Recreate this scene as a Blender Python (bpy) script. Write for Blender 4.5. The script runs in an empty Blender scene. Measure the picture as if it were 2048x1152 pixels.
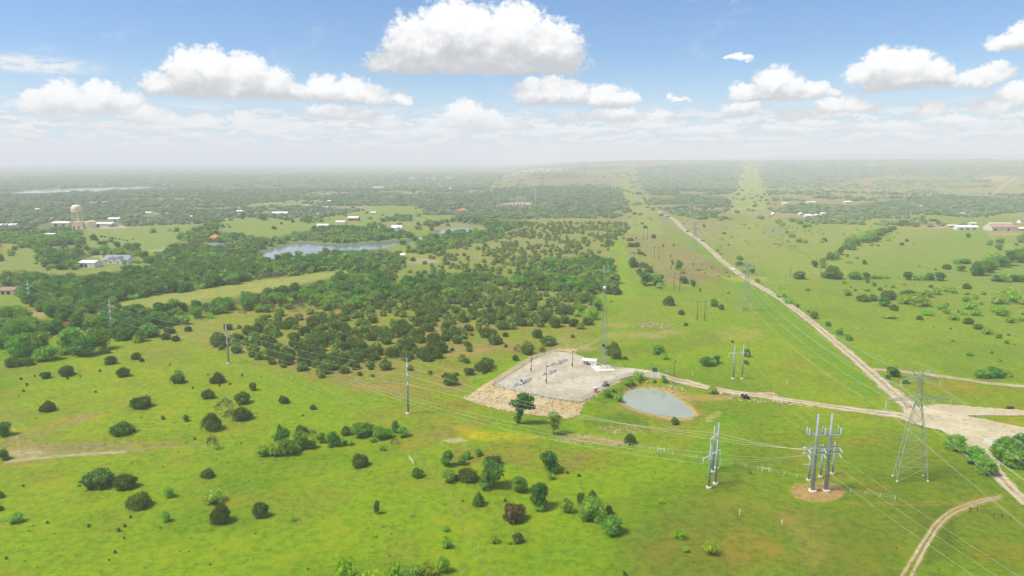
import bpy, math, random
import numpy as np
from mathutils import Vector, Matrix

random.seed(7)
rng = np.random.default_rng(7)
SC = bpy.context.scene
COL = SC.collection
R = math.radians

# ------------------------------------------------------------------ camera
CAM_H = 100.0          # drone altitude in metres
FPX = 1400.0           # focal length in pixels of a 2048 wide frame
PITCH = math.atan(254.0 / FPX)
cp, sp = math.cos(PITCH), math.sin(PITCH)
cam_d = bpy.data.cameras.new('camera')
cam = bpy.data.objects.new('camera', cam_d)
COL.objects.link(cam)
cam.location = (0, 0, CAM_H)
cam.rotation_euler = (math.pi / 2 - PITCH, 0, 0)
cam_d.sensor_width = 36.0
cam_d.lens = 36.0 * FPX / 2048.0
cam_d.clip_start = 1.0
cam_d.clip_end = 120000.0
SC.camera = cam

def s2l(c):
    c = np.asarray(c, float) / 255.0
    return np.where(c <= 0.04045, c / 12.92, ((c + 0.055) / 1.055) ** 2.4)

# ------------------------------------------------------------------ noise (value fbm on a hashed lattice)
_tab = np.random.default_rng(3).random((256, 256))
def vnoise(x, y):
    xi = np.floor(x).astype(np.int64); yi = np.floor(y).astype(np.int64)
    fx = x - xi; fy = y - yi
    fx = fx * fx * (3 - 2 * fx); fy = fy * fy * (3 - 2 * fy)
    a = _tab[xi & 255, yi & 255]; b = _tab[(xi + 1) & 255, yi & 255]
    c = _tab[xi & 255, (yi + 1) & 255]; d = _tab[(xi + 1) & 255, (yi + 1) & 255]
    return (a * (1 - fx) + b * fx) * (1 - fy) + (c * (1 - fx) + d * fx) * fy
def fbm(x, y, o=4):
    s = 0; a = 0.5; t = 0
    for i in range(o):
        s = s + a * vnoise(x * 2 ** i + 17.3 * i, y * 2 ** i - 9.1 * i); t += a; a *= 0.55
    return s / t
def sstep(a, b, x):
    t = np.clip((x - a) / (b - a), 0, 1)
    return t * t * (3 - 2 * t)

# ------------------------------------------------------------------ polygons
def inside(px, py, poly):
    r = np.zeros(px.shape, bool)
    n = len(poly)
    for i in range(n):
        x0, y0 = poly[i]; x1, y1 = poly[(i + 1) % n]
        if y0 == y1: continue
        c = ((y0 > py) != (y1 > py)) & (px < (x1 - x0) * (py - y0) / (y1 - y0) + x0)
        r ^= c
    return r
def seg_dist(px, py, pts, closed):
    d = np.full(px.shape, 1e9)
    n = len(pts)
    for i in range(n if closed else n - 1):
        x0, y0 = pts[i][:2]; x1, y1 = pts[(i + 1) % n][:2]
        dx, dy = x1 - x0, y1 - y0
        t = np.clip(((px - x0) * dx + (py - y0) * dy) / (dx * dx + dy * dy + 1e-12), 0, 1)
        d = np.minimum(d, (px - x0 - t * dx) ** 2 + (py - y0 - t * dy) ** 2)
    return np.sqrt(d)
def sdist(px, py, poly):
    d = seg_dist(px, py, poly, True)
    return np.where(inside(px, py, poly), -d, d)
def smooth_closed(pts, n=6):
    out = []
    m = len(pts)
    for i in range(m):
        p0, p1, p2, p3 = (np.array(pts[(i + k - 1) % m], float) for k in range(4))
        for j in range(n):
            t = j / n
            out.append(tuple(0.5 * ((2 * p1) + (-p0 + p2) * t + (2 * p0 - 5 * p1 + 4 * p2 - p3) * t * t + (-p0 + 3 * p1 - 3 * p2 + p3) * t ** 3)))
    return out
def smooth_open(pts, n=8):
    out = []
    m = len(pts)
    for i in range(m - 1):
        p0, p1, p2, p3 = (np.array(pts[min(max(i + k - 1, 0), m - 1)], float) for k in range(4))
        for j in range(n):
            t = j / n
            out.append(tuple(0.5 * ((2 * p1) + (-p0 + p2) * t + (2 * p0 - 5 * p1 + 4 * p2 - p3) * t * t + (-p0 + 3 * p1 - 3 * p2 + p3) * t ** 3)))
    out.append(tuple(np.array(pts[-1], float)))
    return out

# ------------------------------------------------------------------ picture point <-> ground point
def ray(px, py):
    cx = (np.asarray(px, float) - 1024) / FPX; cy = (576 - np.asarray(py, float)) / FPX
    return cx, cp + cy * sp, -sp + cy * cp
def flat(px, py, z=0.0):
    dx, dy, dz = ray(px, py)
    t = (z - CAM_H) / dz
    return dx * t, dy * t
def project(x, y, z):
    zz = z - CAM_H
    dep = y * cp - zz * sp
    dep = np.where(dep < 1, 1, dep)
    return 1024 + FPX * x / dep, 576 - FPX * (y * sp + zz * cp) / dep

PAD_PX = [(985, 770), (1035, 783), (1100, 797), (1163, 806), (1192, 789), (1232, 762), (1262, 754), (1325, 758), (1322, 745), (1262, 737), (1205, 731), (1150, 708), (1112, 703), (1072, 716), (1030, 742)]
PAD_Z = 2.2
PAD = [tuple(float(v) for v in flat(a, b, PAD_Z)) for a, b in PAD_PX]
POND_PX = smooth_closed([(1241, 801), (1247, 788), (1263, 778), (1296, 776), (1330, 783), (1357, 797), (1378, 815), (1391, 829), (1374, 835), (1345, 834), (1300, 827), (1265, 816)], 4)
POND = [tuple(float(v) for v in flat(a, b, -0.8)) for a, b in POND_PX]
LAKE_PX = smooth_closed([(508, 512), (528, 500), (560, 490), (600, 483), (650, 487), (700, 487), (780, 481), (830, 476), (855, 470), (880, 461), (945, 452), (948, 461), (905, 466), (880, 472), (852, 479), (800, 489), (740, 499), (660, 505), (560, 517), (520, 516)], 3)
LAKE = [tuple(float(v) for v in flat(a, b, -1.5)) for a, b in LAKE_PX]
RES_PX = smooth_closed([(10, 388), (60, 381), (110, 378), (180, 375.5), (296, 372.5), (306, 376), (270, 379.5), (215, 382), (165, 385), (120, 385.5), (70, 389), (20, 389)], 3)
RES = [tuple(float(v) for v in flat(a, b, -1.5)) for a, b in RES_PX]

def bbox_apply(x, y, poly, pad, fn, out):
    xs = [p[0] for p in poly]; ys = [p[1] for p in poly]
    m = (x > min(xs) - pad) & (x < max(xs) + pad) & (y > min(ys) - pad) & (y < max(ys) + pad)
    if m.any():
        out[m] += fn(sdist(x[m], y[m], poly))
def height(x, y):
    x = np.atleast_1d(np.asarray(x, float)); y = np.atleast_1d(np.asarray(y, float))
    r = np.hypot(x, y) + 1e-6
    az = np.degrees(np.arctan2(x, y))
    h = 5.0 * (fbm(x / 330 + 40, y / 330 + 40, 3) - 0.5) * sstep(300, 900, r) * (1 - 0.6 * sstep(3000, 6000, r))
    h += 0.8 * (fbm(x / 60 + 3, y / 60 + 8, 2) - 0.5) * sstep(150, 300, r)
    A = 104 * sstep(-2.5, 9.5, az) + 26 * sstep(9, 30, az) * (fbm(x / 2600, y / 2600, 2) - 0.3)
    A = A * (1 - sstep(80, 120, np.abs(az)))
    h += A * sstep(2600, 8200, r)
    h += 20 * np.exp(-((az - 2.5) / 4.0) ** 2 - ((r - 3900) / 1000) ** 2)
    h += 18 * sstep(9000, 16000, r) * sstep(-50, -20, az) * fbm(x / 3500 + 9, y / 3500, 2)
    h += 120 * sstep(11000, 17500, r) * sstep(13, 25, az) * (1 - sstep(60, 90, az)) * (0.55 + 0.75 * fbm(x / 4200 + 5, y / 4200, 3))
    for poly, lvl, w in ((LAKE, -1.5, 14.0), (RES, -1.5, 60.0)):
        xs = [p[0] for p in poly]; ys = [p[1] for p in poly]
        m = (x > min(xs) - 4 * w) & (x < max(xs) + 4 * w) & (y > min(ys) - 4 * w) & (y < max(ys) + 4 * w)
        if m.any():
            sd = sdist(x[m], y[m], poly)
            h[m] = h[m] * sstep(0, 4 * w, sd) + lvl * 2 * (1 - sstep(-w, w, sd))
    bbox_apply(x, y, PAD, 14, lambda s: PAD_Z * (1 - sstep(0.5, 8.0, s)), h)
    bbox_apply(x, y, POND, 14, lambda s: -1.6 * (1 - sstep(-3.5, 3.5, s)), h)
    return h
def hz(x, y):
    return float(height(x, y)[0])
_ts = np.exp(np.linspace(math.log(60), math.log(26000), 1500))
def at(px, py):
    """ground point (x, y, z) seen at a pixel of the photograph"""
    dx, dy, dz = ray(px, py)
    k = math.hypot(dx, dy)
    X = dx / k * _ts; Y = dy / k * _ts; Z = CAM_H + dz / k * _ts
    H = height(X, Y)
    hit = np.nonzero(Z <= H)[0]
    i = hit[0] if len(hit) else len(_ts) - 1
    if i == 0: t = _ts[0]
    else:
        a = Z[i - 1] - H[i - 1]; b = Z[i] - H[i]
        t = _ts[i - 1] + (_ts[i] - _ts[i - 1]) * a / (a - b + 1e-9)
    x, y = dx / k * t, dy / k * t
    return float(x), float(y), hz(x, y)
def mpp(p):
    """metres per photograph pixel at ground point p"""
    return math.sqrt(p[0] ** 2 + p[1] ** 2 + (CAM_H - p[2]) ** 2) / FPX

# ------------------------------------------------------------------ materials
def mat(name):
    m = bpy.data.materials.new(name); m.use_nodes = True
    nt = m.node_tree; nt.nodes.clear()
    out = nt.nodes.new('ShaderNodeOutputMaterial')
    return m, nt, out
def N(nt, t, **kw):
    n = nt.nodes.new(t)
    for k, v in kw.items():
        if k.startswith('i_'):
            key = k[2:]
            key = int(key) if key.isdigit() else key.replace('_', ' ')
            n.inputs[key].default_value = v
        else: setattr(n, k, v)
    return n
def noise_mat(name, c1, c2, scale=1.0, rough=0.8, metal=0.0, bump=0.0, spec=0.3, detail=4.0, coords='Object'):
    """two linear colours mixed by a noise in object space"""
    m, nt, out = mat(name)
    L = nt.links.new
    tc = N(nt, 'ShaderNodeTexCoord')
    nz = N(nt, 'ShaderNodeTexNoise', i_Scale=scale, i_Detail=detail)
    L(tc.outputs[coords], nz.inputs['Vector'])
    rp = N(nt, 'ShaderNodeValToRGB')
    rp.color_ramp.elements[0].position = 0.32; rp.color_ramp.elements[1].position = 0.68
    rp.color_ramp.elements[0].color = (*c1, 1); rp.color_ramp.elements[1].color = (*c2, 1)
    L(nz.outputs['Fac'], rp.inputs['Fac'])
    b = N(nt, 'ShaderNodeBsdfPrincipled', i_Roughness=rough, i_Metallic=metal)
    b.inputs['Specular IOR Level'].default_value = spec
    L(rp.outputs['Color'], b.inputs['Base Color'])
    if bump:
        bp = N(nt, 'ShaderNodeBump', i_Strength=bump, i_Distance=0.1)
        L(nz.outputs['Fac'], bp.inputs['Height']); L(bp.outputs['Normal'], b.inputs['Normal'])
    L(b.outputs['BSDF'], out.inputs['Surface'])
    return m
def plain(name, srgb, var=0.12, **kw):
    c = s2l(srgb)
    return noise_mat(name, tuple(c * (1 - var)), tuple(np.minimum(c * (1 + var), 0.95)), **kw)

# ------------------------------------------------------------------ mesh building
class MB:
    def __init__(s): s.v = []; s.f = []
    def add(s, vs, fs):
        o = len(s.v); s.v += [tuple(p) for p in vs]; s.f += [tuple(i + o for i in f) for f in fs]
    def box(s, c, d, rz=0.0, top=1.0):
        x, y, z = (k / 2 for k in d); ca, sa = math.cos(rz), math.sin(rz); vs = []
        for sz in (-1, 1):
            k = top if sz > 0 else 1.0
            for sx, sy in ((-1, -1), (1, -1), (1, 1), (-1, 1)):
                a, b = sx * x * k, sy * y * k
                vs.append((c[0] + a * ca - b * sa, c[1] + a * sa + b * ca, c[2] + sz * z))
        s.add(vs, [(3, 2, 1, 0), (4, 5, 6, 7), (0, 1, 5, 4), (1, 2, 6, 5), (2, 3, 7, 6), (3, 0, 4, 7)])
    def tube(s, pts, rad, n=8, cap=True):
        pts = [Vector(p) for p in pts]
        if not hasattr(rad, '__len__'): rad = [rad] * len(pts)
        rings = []; vs = []
        for i, p in enumerate(pts):
            d = (pts[min(i + 1, len(pts) - 1)] - pts[max(i - 1, 0)]).normalized()
            a = d.cross(Vector((0, 0, 1)) if abs(d.z) < 0.9 else Vector((1, 0, 0))).normalized(); b = d.cross(a)
            for k in range(n):
                t = 2 * math.pi * k / n
                vs.append(p + (a * math.cos(t) + b * math.sin(t)) * rad[i])
        fs = []
        for i in range(len(pts) - 1):
            for k in range(n):
                fs.append((i * n + k, i * n + (k + 1) % n, (i + 1) * n + (k + 1) % n, (i + 1) * n + k))
        if cap:
            fs.append(tuple(range(n))[::-1]); fs.append(tuple((len(pts) - 1) * n + k for k in range(n)))
        s.add(vs, fs)
    def lathe(s, prof, c=(0, 0, 0), n=16):
        vs = []; fs = []
        for r, z in prof:
            for k in range(n):
                t = 2 * math.pi * k / n
                vs.append((c[0] + r * math.cos(t), c[1] + r * math.sin(t), c[2] + z))
        for i in range(len(prof) - 1):
            for k in range(n):
                fs.append((i * n + k, i * n + (k + 1) % n, (i + 1) * n + (k + 1) % n, (i + 1) * n + k))
        fs.append(tuple(range(n))[::-1]); fs.append(tuple((len(prof) - 1) * n + k for k in range(n)))
        s.add(vs, fs)
    def quad(s, a, b, c, d): s.add([a, b, c, d], [(0, 1, 2, 3)])
    def build(s, name, m, parent=None, smooth=False):
        me = bpy.data.meshes.new(name); me.from_pydata(s.v, [], s.f); me.update()
        me.materials.append(m)
        if smooth: me.shade_smooth()
        o = bpy.data.objects.new(name, me); COL.objects.link(o)
        if parent is not None: o.parent = parent
        return o
def np_mesh(name, v, f, m, cols=None, smooth=False):
    """v (n,3), f (m,k) arrays"""
    me = bpy.data.meshes.new(name)
    v = np.asarray(v, np.float32); f = np.asarray(f, np.int32); k = f.shape[1]
    me.vertices.add(len(v)); me.vertices.foreach_set('co', v.ravel())
    me.loops.add(f.size); me.loops.foreach_set('vertex_index', f.ravel())
    me.polygons.add(len(f)); me.polygons.foreach_set('loop_start', np.arange(0, f.size, k, dtype=np.int32))
    me.polygons.foreach_set('loop_total', np.full(len(f), k, np.int32))
    if cols is not None:
        a = me.color_attributes.new('tone', 'FLOAT_COLOR', 'POINT')
        c = np.ones((len(v), 4), np.float32); c[:, :3] = cols
        a.data.foreach_set('color', c.ravel())
    me.update(calc_edges=True)
    if smooth: me.shade_smooth()
    me.materials.append(m)
    return me
def tag(o, label=None, cat=None, group=None, kind=None):
    if label: o['label'] = label
    if cat: o['category'] = cat
    if group: o['group'] = group
    if kind: o['kind'] = kind
    return o
def thing(name, label, cat, loc, rz=0.0, group=None):
    o = bpy.data.objects.new(name, None); COL.objects.link(o)
    o.location = loc; o.rotation_euler = (0, 0, rz); o.empty_display_size = 0.5
    return tag(o, label, cat, group)
def kids(o): return [c for c in bpy.data.objects if c.parent == o]
def dup(root, loc, rz=None, scale=None, label=None, group=None):
    r = root.copy(); COL.objects.link(r); r.location = loc
    if rz is not None: r.rotation_euler = (0, 0, rz)
    if scale is not None: r.scale = scale
    if label: r['label'] = label
    if group: r['group'] = group
    for ch in list(root.children):
        c = ch.copy(); COL.objects.link(c); c.parent = r
        for g in ch.children:
            d = g.copy(); COL.objects.link(d); d.parent = c
    return r
SKY_TINT = (0.76, 1.04, 1.30)
SKY_PALE = (5.6, 7.3, 8.6)
CL_LIT = (9.6, 9.6, 9.6)
CL_DARK = (5.0, 5.15, 5.5)
CL_SOFT = (8.3, 8.4, 8.45)
CL_MID = (5.9, 6.3, 6.8)
CL_TOP = (8.7, 8.75, 8.75)
CL_GEN = (8.5, 8.6, 8.8)
HORIZON = (7.2, 7.3, 7.4)
HAZE_COL = (0.95, 0.925, 0.985)
HAZE_DENSITY = 1.85e-4
EXPOSURE = 0.98
# ------------------------------------------------------------------ daylight
SUN_EL, SUN_AZ = R(57), R(-104)      # azimuth measured from +Y towards +X
SKY_STRENGTH = 0.057
sd_ = bpy.data.lights.new('sun', 'SUN'); sun = bpy.data.objects.new('sun', sd_); COL.objects.link(sun)
sd_.energy = 2.75; sd_.angle = R(16.0); sd_.color = (1.0, 0.95, 0.86)
to_sun = Vector((math.cos(SUN_EL) * math.sin(SUN_AZ), math.cos(SUN_EL) * math.cos(SUN_AZ), math.sin(SUN_EL)))
sun.rotation_euler = to_sun.to_track_quat('Z', 'Y').to_euler()
sun.location = (0, 0, 400)

W = bpy.data.worlds.new('World'); SC.world = W; W.use_nodes = True
wt = W.node_tree; wt.nodes.clear(); WL = wt.links.new
def wn(t, **kw): return N(wt, t, **kw)
def M(op, a, b=None, c=None, clamp=False):
    n = wn('ShaderNodeMath', operation=op, use_clamp=clamp)
    for i, v in enumerate((a, b, c)):
        if v is None: continue
        if isinstance(v, (int, float)): n.inputs[i].default_value = v
        else: WL(v, n.inputs[i])
    return n.outputs[0]
def V(op, a, b=None, c=None, out=0):
    n = wn('ShaderNodeVectorMath', operation=op)
    for i, v in enumerate((a, b, c)):
        if v is None: continue
        if isinstance(v, (tuple, list)): n.inputs[i].default_value = v
        else: WL(v, n.inputs[i])
    return n.outputs[out]
def MR(x, a, b, lo=0.0, hi=1.0, smooth=True):
    n = wn('ShaderNodeMapRange', interpolation_type='SMOOTHSTEP' if smooth else 'LINEAR', clamp=True)
    WL(x, n.inputs[0])
    for i, v in enumerate((a, b, lo, hi)): n.inputs[i + 1].default_value = v
    return n.outputs[0]
def MIX(f, a, b):
    n = wn('ShaderNodeMix', data_type='RGBA', clamp_factor=True)
    for i, v in ((0, f), (6, a), (7, b)):
        if isinstance(v, (int, float)): n.inputs[i].default_value = v
        elif isinstance(v, tuple): n.inputs[i].default_value = (*v, 1)
        else: WL(v, n.inputs[i])
    return n.outputs[2]
def NZ(vec, scale, detail=4.0, rough=0.55, dim='2D'):
    n = wn('ShaderNodeTexNoise', noise_dimensions=dim); WL(vec, n.inputs['Vector'])
    n.inputs['Scale'].default_value = scale; n.inputs['Detail'].default_value = detail; n.inputs['Roughness'].default_value = rough
    return n.outputs['Fac']
def C3(x, y, z=0.0):
    n = wn('ShaderNodeCombineXYZ')
    for i, v in enumerate((x, y, z)):
        if isinstance(v, (int, float)): n.inputs[i].default_value = v
        else: WL(v, n.inputs[i])
    return n.outputs[0]

sky = wn('ShaderNodeTexSky', sky_type='NISHITA', sun_disc=False)
sky.sun_elevation = SUN_EL; sky.sun_rotation = SUN_AZ
sky.altitude = 300; sky.air_density = 1.0; sky.dust_density = 0.6; sky.ozone_density = 3.0
tc = wn('ShaderNodeTexCoord')
D = V('NORMALIZE', tc.outputs['Generated'])
sx = wn('ShaderNodeSeparateXYZ'); WL(D, sx.inputs[0])
X, Y, Z = sx.outputs
az = M('ARCTAN2', X, Y); el = M('ARCSINE', Z)
def ae(px, py):
    dx, dy, dz = ray(px, py)
    return math.atan2(dx, dy), math.atan2(dz, math.hypot(dx, dy))
blue = V('MULTIPLY', sky.outputs[0], SKY_TINT)
zen = MR(Z, 0.0, 0.26)
blue = MIX(MR(Z, -0.01, 0.15, 1.0, 0.0), blue, SKY_PALE)

# cumulus listed as (base row, [(x, y, half width, half height) ...]) in photograph pixels, turned into directions of the sky
CLOUDS = [
    (152, [(795, 132, 62, 34), (835, 100, 66, 66), (900, 62, 66, 58), (948, 62, 52, 50), (1030, 66, 62, 58), (985, 100, 90, 60), (1085, 100, 62, 58), (1125, 105, 42, 52), (1000, 128, 165, 34), (880, 128, 120, 30)]),
    (200, [(330, 172, 48, 30), (375, 140, 46, 42), (420, 135, 48, 40), (490, 150, 50, 42), (545, 168, 44, 34), (440, 178, 130, 28), (590, 185, 34, 20)]),
    (212, [(650, 185, 44, 34), (700, 186, 42, 32), (745, 195, 46, 22), (800, 197, 26, 12), (700, 202, 90, 16)]),
    (230, [(75, 208, 40, 28), (120, 196, 44, 34), (205, 195, 44, 36), (165, 212, 90, 24), (255, 208, 36, 24), (60, 216, 26, 16)]),
    (250, [(300, 234, 42, 22), (340, 238, 30, 14), (130, 246, 70, 16), (70, 248, 40, 14)]),
    (213, [(1065, 186, 40, 28), (1110, 184, 50, 30), (1150, 190, 40, 24)]),
    (220, [(1205, 196, 38, 26), (1245, 200, 32, 18)]),
    (203, [(1490, 186, 34, 20), (1550, 164, 42, 30), (1585, 178, 36, 24), (1625, 178, 34, 18), (1560, 192, 90, 14), (1660, 188, 24, 9)]),
    (183, [(1720, 150, 36, 20), (1770, 126, 48, 30), (1825, 130, 46, 30), (1870, 145, 42, 24), (1800, 160, 100, 24), (1905, 160, 30, 14)]),
    (178, [(1950, 158, 46, 20), (1990, 146, 36, 20), (1920, 168, 40, 10)]),
    (104, [(2020, 86, 50, 20), (2060, 70, 50, 30)]),
    (123, [(1462, 118, 18, 7), (1480, 114, 18, 10), (1496, 116, 12, 9)]),
    (204, [(1345, 196, 12, 10), (1360, 200, 16, 7), (1374, 202, 12, 5)]),
    (228, [(1660, 214, 30, 15), (1700, 212, 40, 18), (1735, 218, 28, 11)]),
    (236, [(1490, 220, 46, 16)]),
    (262, [(930, 232, 42, 30), (975, 244, 46, 22), (1015, 252, 40, 14), (890, 250, 50, 16)]),
    (243, [(660, 228, 50, 16), (715, 232, 40, 12)]),
    (262, [(490, 240, 30, 18), (545, 248, 50, 14), (410, 244, 30, 16), (775, 246, 36, 16)]),
    (246, [(1135, 238, 30, 14), (1230, 232, 46, 16), (1320, 238, 36, 16)]),
    (240, [(1590, 231, 40, 11), (1860, 217, 36, 16), (1990, 210, 60, 18), (2030, 185, 40, 20)]),
    (275, [(250, 262, 110, 14), (620, 266, 90, 12), (860, 266, 80, 12), (1130, 262, 80, 12), (1420, 262, 90, 12), (1750, 258, 100, 14), (1980, 252, 80, 14)]),
    (262, [(360, 250, 60, 12), (1280, 252, 60, 10), (1640, 248, 60, 10), (1900, 244, 60, 12), (180, 262, 90, 10)]),
]
for x_, y_, w_ in ((40, 272, 34), (150, 284, 26), (225, 277, 40), (335, 270, 30), (420, 282, 44), (520, 276, 30), (600, 286, 36), (705, 272, 34), (800, 284, 40), (905, 279, 30), (1000, 286, 40), (1090, 276, 28), (1180, 270, 44), (1275, 282, 34), (1370, 270, 40), (1460, 284, 30), (1545, 264, 36), (1625, 280, 40), (1730, 282, 30), (1815, 268, 40), (1900, 280, 36), (1985, 270, 44)):
    CLOUDS.append((y_, [(x_, y_ - 5, w_, 9), (x_ - w_ * .35, y_ - 10, w_ * .4, 9), (x_ + w_ * .3, y_ - 8, w_ * .42, 7)]))
P0 = C3(az, el, 0.0)
w1 = wn('ShaderNodeTexNoise', noise_dimensions='2D'); WL(V('MULTIPLY', P0, (1, 1.25, 1)), w1.inputs['Vector'])
w1.inputs['Scale'].default_value = 34; w1.inputs['Detail'].default_value = 5; w1.inputs['Roughness'].default_value = 0.6
warp = V('MULTIPLY', V('SUBTRACT', w1.outputs['Color'], (0.5, 0.5, 0.5)), (0.020, 0.013, 0.0))
w2 = wn('ShaderNodeTexNoise', noise_dimensions='2D'); WL(V('MULTIPLY', P0, (1, 1.25, 1)), w2.inputs['Vector'])
w2.inputs['Scale'].default_value = 110; w2.inputs['Detail'].default_value = 5; w2.inputs['Roughness'].default_value = 0.6
P1 = V('ADD', V('ADD', P0, warp), V('MULTIPLY', V('SUBTRACT', w2.outputs['Color'], (0.5, 0.5, 0.5)), (0.012, 0.009, 0.0)))
def field(P, shade=False):
    tot = None; sh = None
    s = wn('ShaderNodeSeparateXYZ'); WL(P, s.inputs[0]); pe = s.outputs[1]
    for base, puffs in CLOUDS:
        best = None
        for (x, y, rx, ry) in puffs:
            a, e = ae(x, y)
            k = math.hypot((x - 1024) / FPX, 1.0)
            ra = rx * 1.12 / FPX / (k * k); re = ry * 1.12 / FPX / k
            q = V('MULTIPLY_ADD', P, (1 / ra, 1 / re, 0), (-a / ra, -e / re, 0))
            ln = V('LENGTH', q, out=1)
            best = ln if best is None else M('SMOOTH_MIN', best, ln, 0.22)
        xs = sum(p[0] for p in puffs) / len(puffs)
        be = ae(xs, base)[1]
        floor_ = M('MULTIPLY_ADD', pe, -95.0, 1.0 + be * 95.0)     # 1 on the flat base, rising below it
        v = M('SMOOTH_MAX', best, floor_, 0.30)
        if shade:
            top = max(ae(p[0], p[1] - p[3])[1] for p in puffs)
            s_ = M('MULTIPLY_ADD', pe, 1.0 / (top - be), -be / (top - be))
            sh = s_ if sh is None else M('MULTIPLY_ADD', M('LESS_THAN', v, tot), M('SUBTRACT', s_, sh), sh)
        tot = v if tot is None else M('MINIMUM', tot, v)
    return (M('SUBTRACT', 1.0, tot), sh) if shade else M('SUBTRACT', 1.0, tot)
f0, rel = field(P1, True)
n_edge = NZ(V('MULTIPLY', P0, (1, 1.2, 1)), 95, 6, 0.62)
n_big = NZ(V('MULTIPLY', P0, (1, 1.2, 1)), 42, 4, 0.55)
fe = M('ADD', f0, M('MULTIPLY_ADD', n_edge, 0.78, -0.39))
cov = MR(fe, -0.05, 0.32)
f1 = field(V('ADD', P1, (-0.004, 0.026, 0)))
n_big2 = NZ(V('ADD', V('MULTIPLY', P0, (1, 1.2, 1)), (-0.002, 0.008, 0)), 42, 4, 0.55)
n_edge2 = NZ(V('ADD', V('MULTIPLY', P0, (1, 1.2, 1)), (-0.001, 0.004, 0)), 95, 6, 0.62)
lit = M('SUBTRACT', f0, f1)
lit = M('ADD', lit, M('MULTIPLY', M('SUBTRACT', n_big, n_big2), 0.75))
lit = M('ADD', lit, M('MULTIPLY', M('SUBTRACT', n_edge, n_edge2), 0.4))
lit = M('ADD', M('MULTIPLY', lit, 0.55), M('MULTIPLY_ADD', rel, 1.15, -0.55))
lit = M('ADD', lit, M('MULTIPLY_ADD', n_big, 0.7, -0.35))
lit = MR(lit, -0.55, 0.62)
ccol = MIX(lit, CL_DARK, CL_LIT)
# thin cirrus and the layered small clouds towards the horizon
a4, e4 = ae(55, 128)
cq = V('LENGTH', V('MULTIPLY_ADD', V('ADD', P0, V('MULTIPLY', warp, (1.4, 0.5, 0))), (1 / 0.085, 1 / 0.0125, 0), (-a4 / 0.085, -e4 / 0.0125, 0)), out=1)
cir = M('MULTIPLY', MR(cq, 1.05, 0.35), MR(NZ(V('MULTIPLY', P0, (1, 4.0, 1)), 50, 5, 0.6), 0.25, 0.6))
wisp = MR(NZ(V('MULTIPLY', V('ADD', P0, V('MULTIPLY', warp, (1.5, 1.5, 0))), (1, 2.4, 1)), 9.0, 6, 0.68), 0.56, 0.90, 0.0, 0.45)
lay = NZ(V('MULTIPLY', V('ADD', P0, V('MULTIPLY', warp, (1.0, 0.3, 0))), (1, 4.2, 1)), 26, 6, 0.62)
layc = M('MULTIPLY', MR(lay, 0.45, 0.54), MR(el, 0.082, 0.045))
layc = M('MULTIPLY', layc, MR(el, 0.0, 0.02, 0.4, 1.0))
lay2 = NZ(V('ADD', V('MULTIPLY', V('ADD', P0, V('MULTIPLY', warp, (1.0, 0.3, 0))), (1, 4.2, 1)), (0, 0.018, 0)), 26, 6, 0.62)
lcol = MIX(MR(M('SUBTRACT', lay, lay2), -0.07, 0.05), CL_MID, CL_TOP)
c1 = MIX(wisp, blue, CL_SOFT)
c1 = MIX(M('MULTIPLY', cir, 0.85), c1, CL_SOFT)
c1 = MIX(layc, c1, lcol)
fade = MR(el, 0.02, 0.07, 0.45, 1.0)
c1 = MIX(M('MULTIPLY', cov, fade), c1, MIX(MR(el, 0.03, 0.09, 0.45, 0.0), ccol, CL_SOFT))
low = MR(el, 0.030, 0.0, 0.0, 0.80)
c1 = MIX(low, c1, HORIZON)
# elsewhere in the sky: the same kind of broken cumulus, seen from below
zz = M('MAXIMUM', Z, 0.05)
PP = C3(M('DIVIDE', X, zz), M('DIVIDE', Y, zz), 0.0)
gen = MR(NZ(PP, 1.3, 4, 0.6), 0.46, 0.62)
c2 = MIX(gen, blue, CL_GEN)
c2 = MIX(low, c2, HORIZON)
bgA = wn('ShaderNodeBackground'); WL(c1, bgA.inputs[0]); bgA.inputs[1].default_value = SKY_STRENGTH
bgB = wn('ShaderNodeBackground'); WL(c2, bgB.inputs[0]); bgB.inputs[1].default_value = SKY_STRENGTH
band = M('MULTIPLY', M('LESS_THAN', el, 0.27), M('LESS_THAN', M('ABSOLUTE', az), 0.95))
band = M('MULTIPLY', band, M('GREATER_THAN', el, -0.02))
ms = wn('ShaderNodeMixShader'); WL(band, ms.inputs[0]); WL(bgB.outputs[0], ms.inputs[1]); WL(bgA.outputs[0], ms.inputs[2])
wo = wn('ShaderNodeOutputWorld'); WL(ms.outputs[0], wo.inputs[0])
W.cycles.sampling_method = 'MANUAL'; W.cycles.sample_map_resolution = 512

# ------------------------------------------------------------------ air
hb = MB(); hb.box((0, 0, 145), (64000, 64000, 306))
hm, hnt, hout = mat('haze_air')
pv = N(hnt, 'ShaderNodeVolumePrincipled')
pv.inputs['Color'].default_value = (*HAZE_COL, 1); pv.inputs['Density'].default_value = HAZE_DENSITY
pv.inputs['Anisotropy'].default_value = 0.0
hnt.links.new(pv.outputs[0], hout.inputs['Volume'])
haze = hb.build('haze', hm); tag(haze, 'pale haze in the air over the whole plain', 'haze', kind='stuff')

vs = SC.view_settings
vs.view_transform = 'Standard'; vs.look = 'None'; vs.exposure = EXPOSURE; vs.gamma = 1.0; vs.use_curve_mapping = False
cy = SC.cycles
cy.volume_bounces = 1; cy.max_bounces = 6; cy.diffuse_bounces = 2; cy.glossy_bounces = 2; cy.transmission_bounces = 2; cy.transparent_max_bounces = 16
cy.use_denoising = True
cy.sample_clamp_indirect = 6.0
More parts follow.
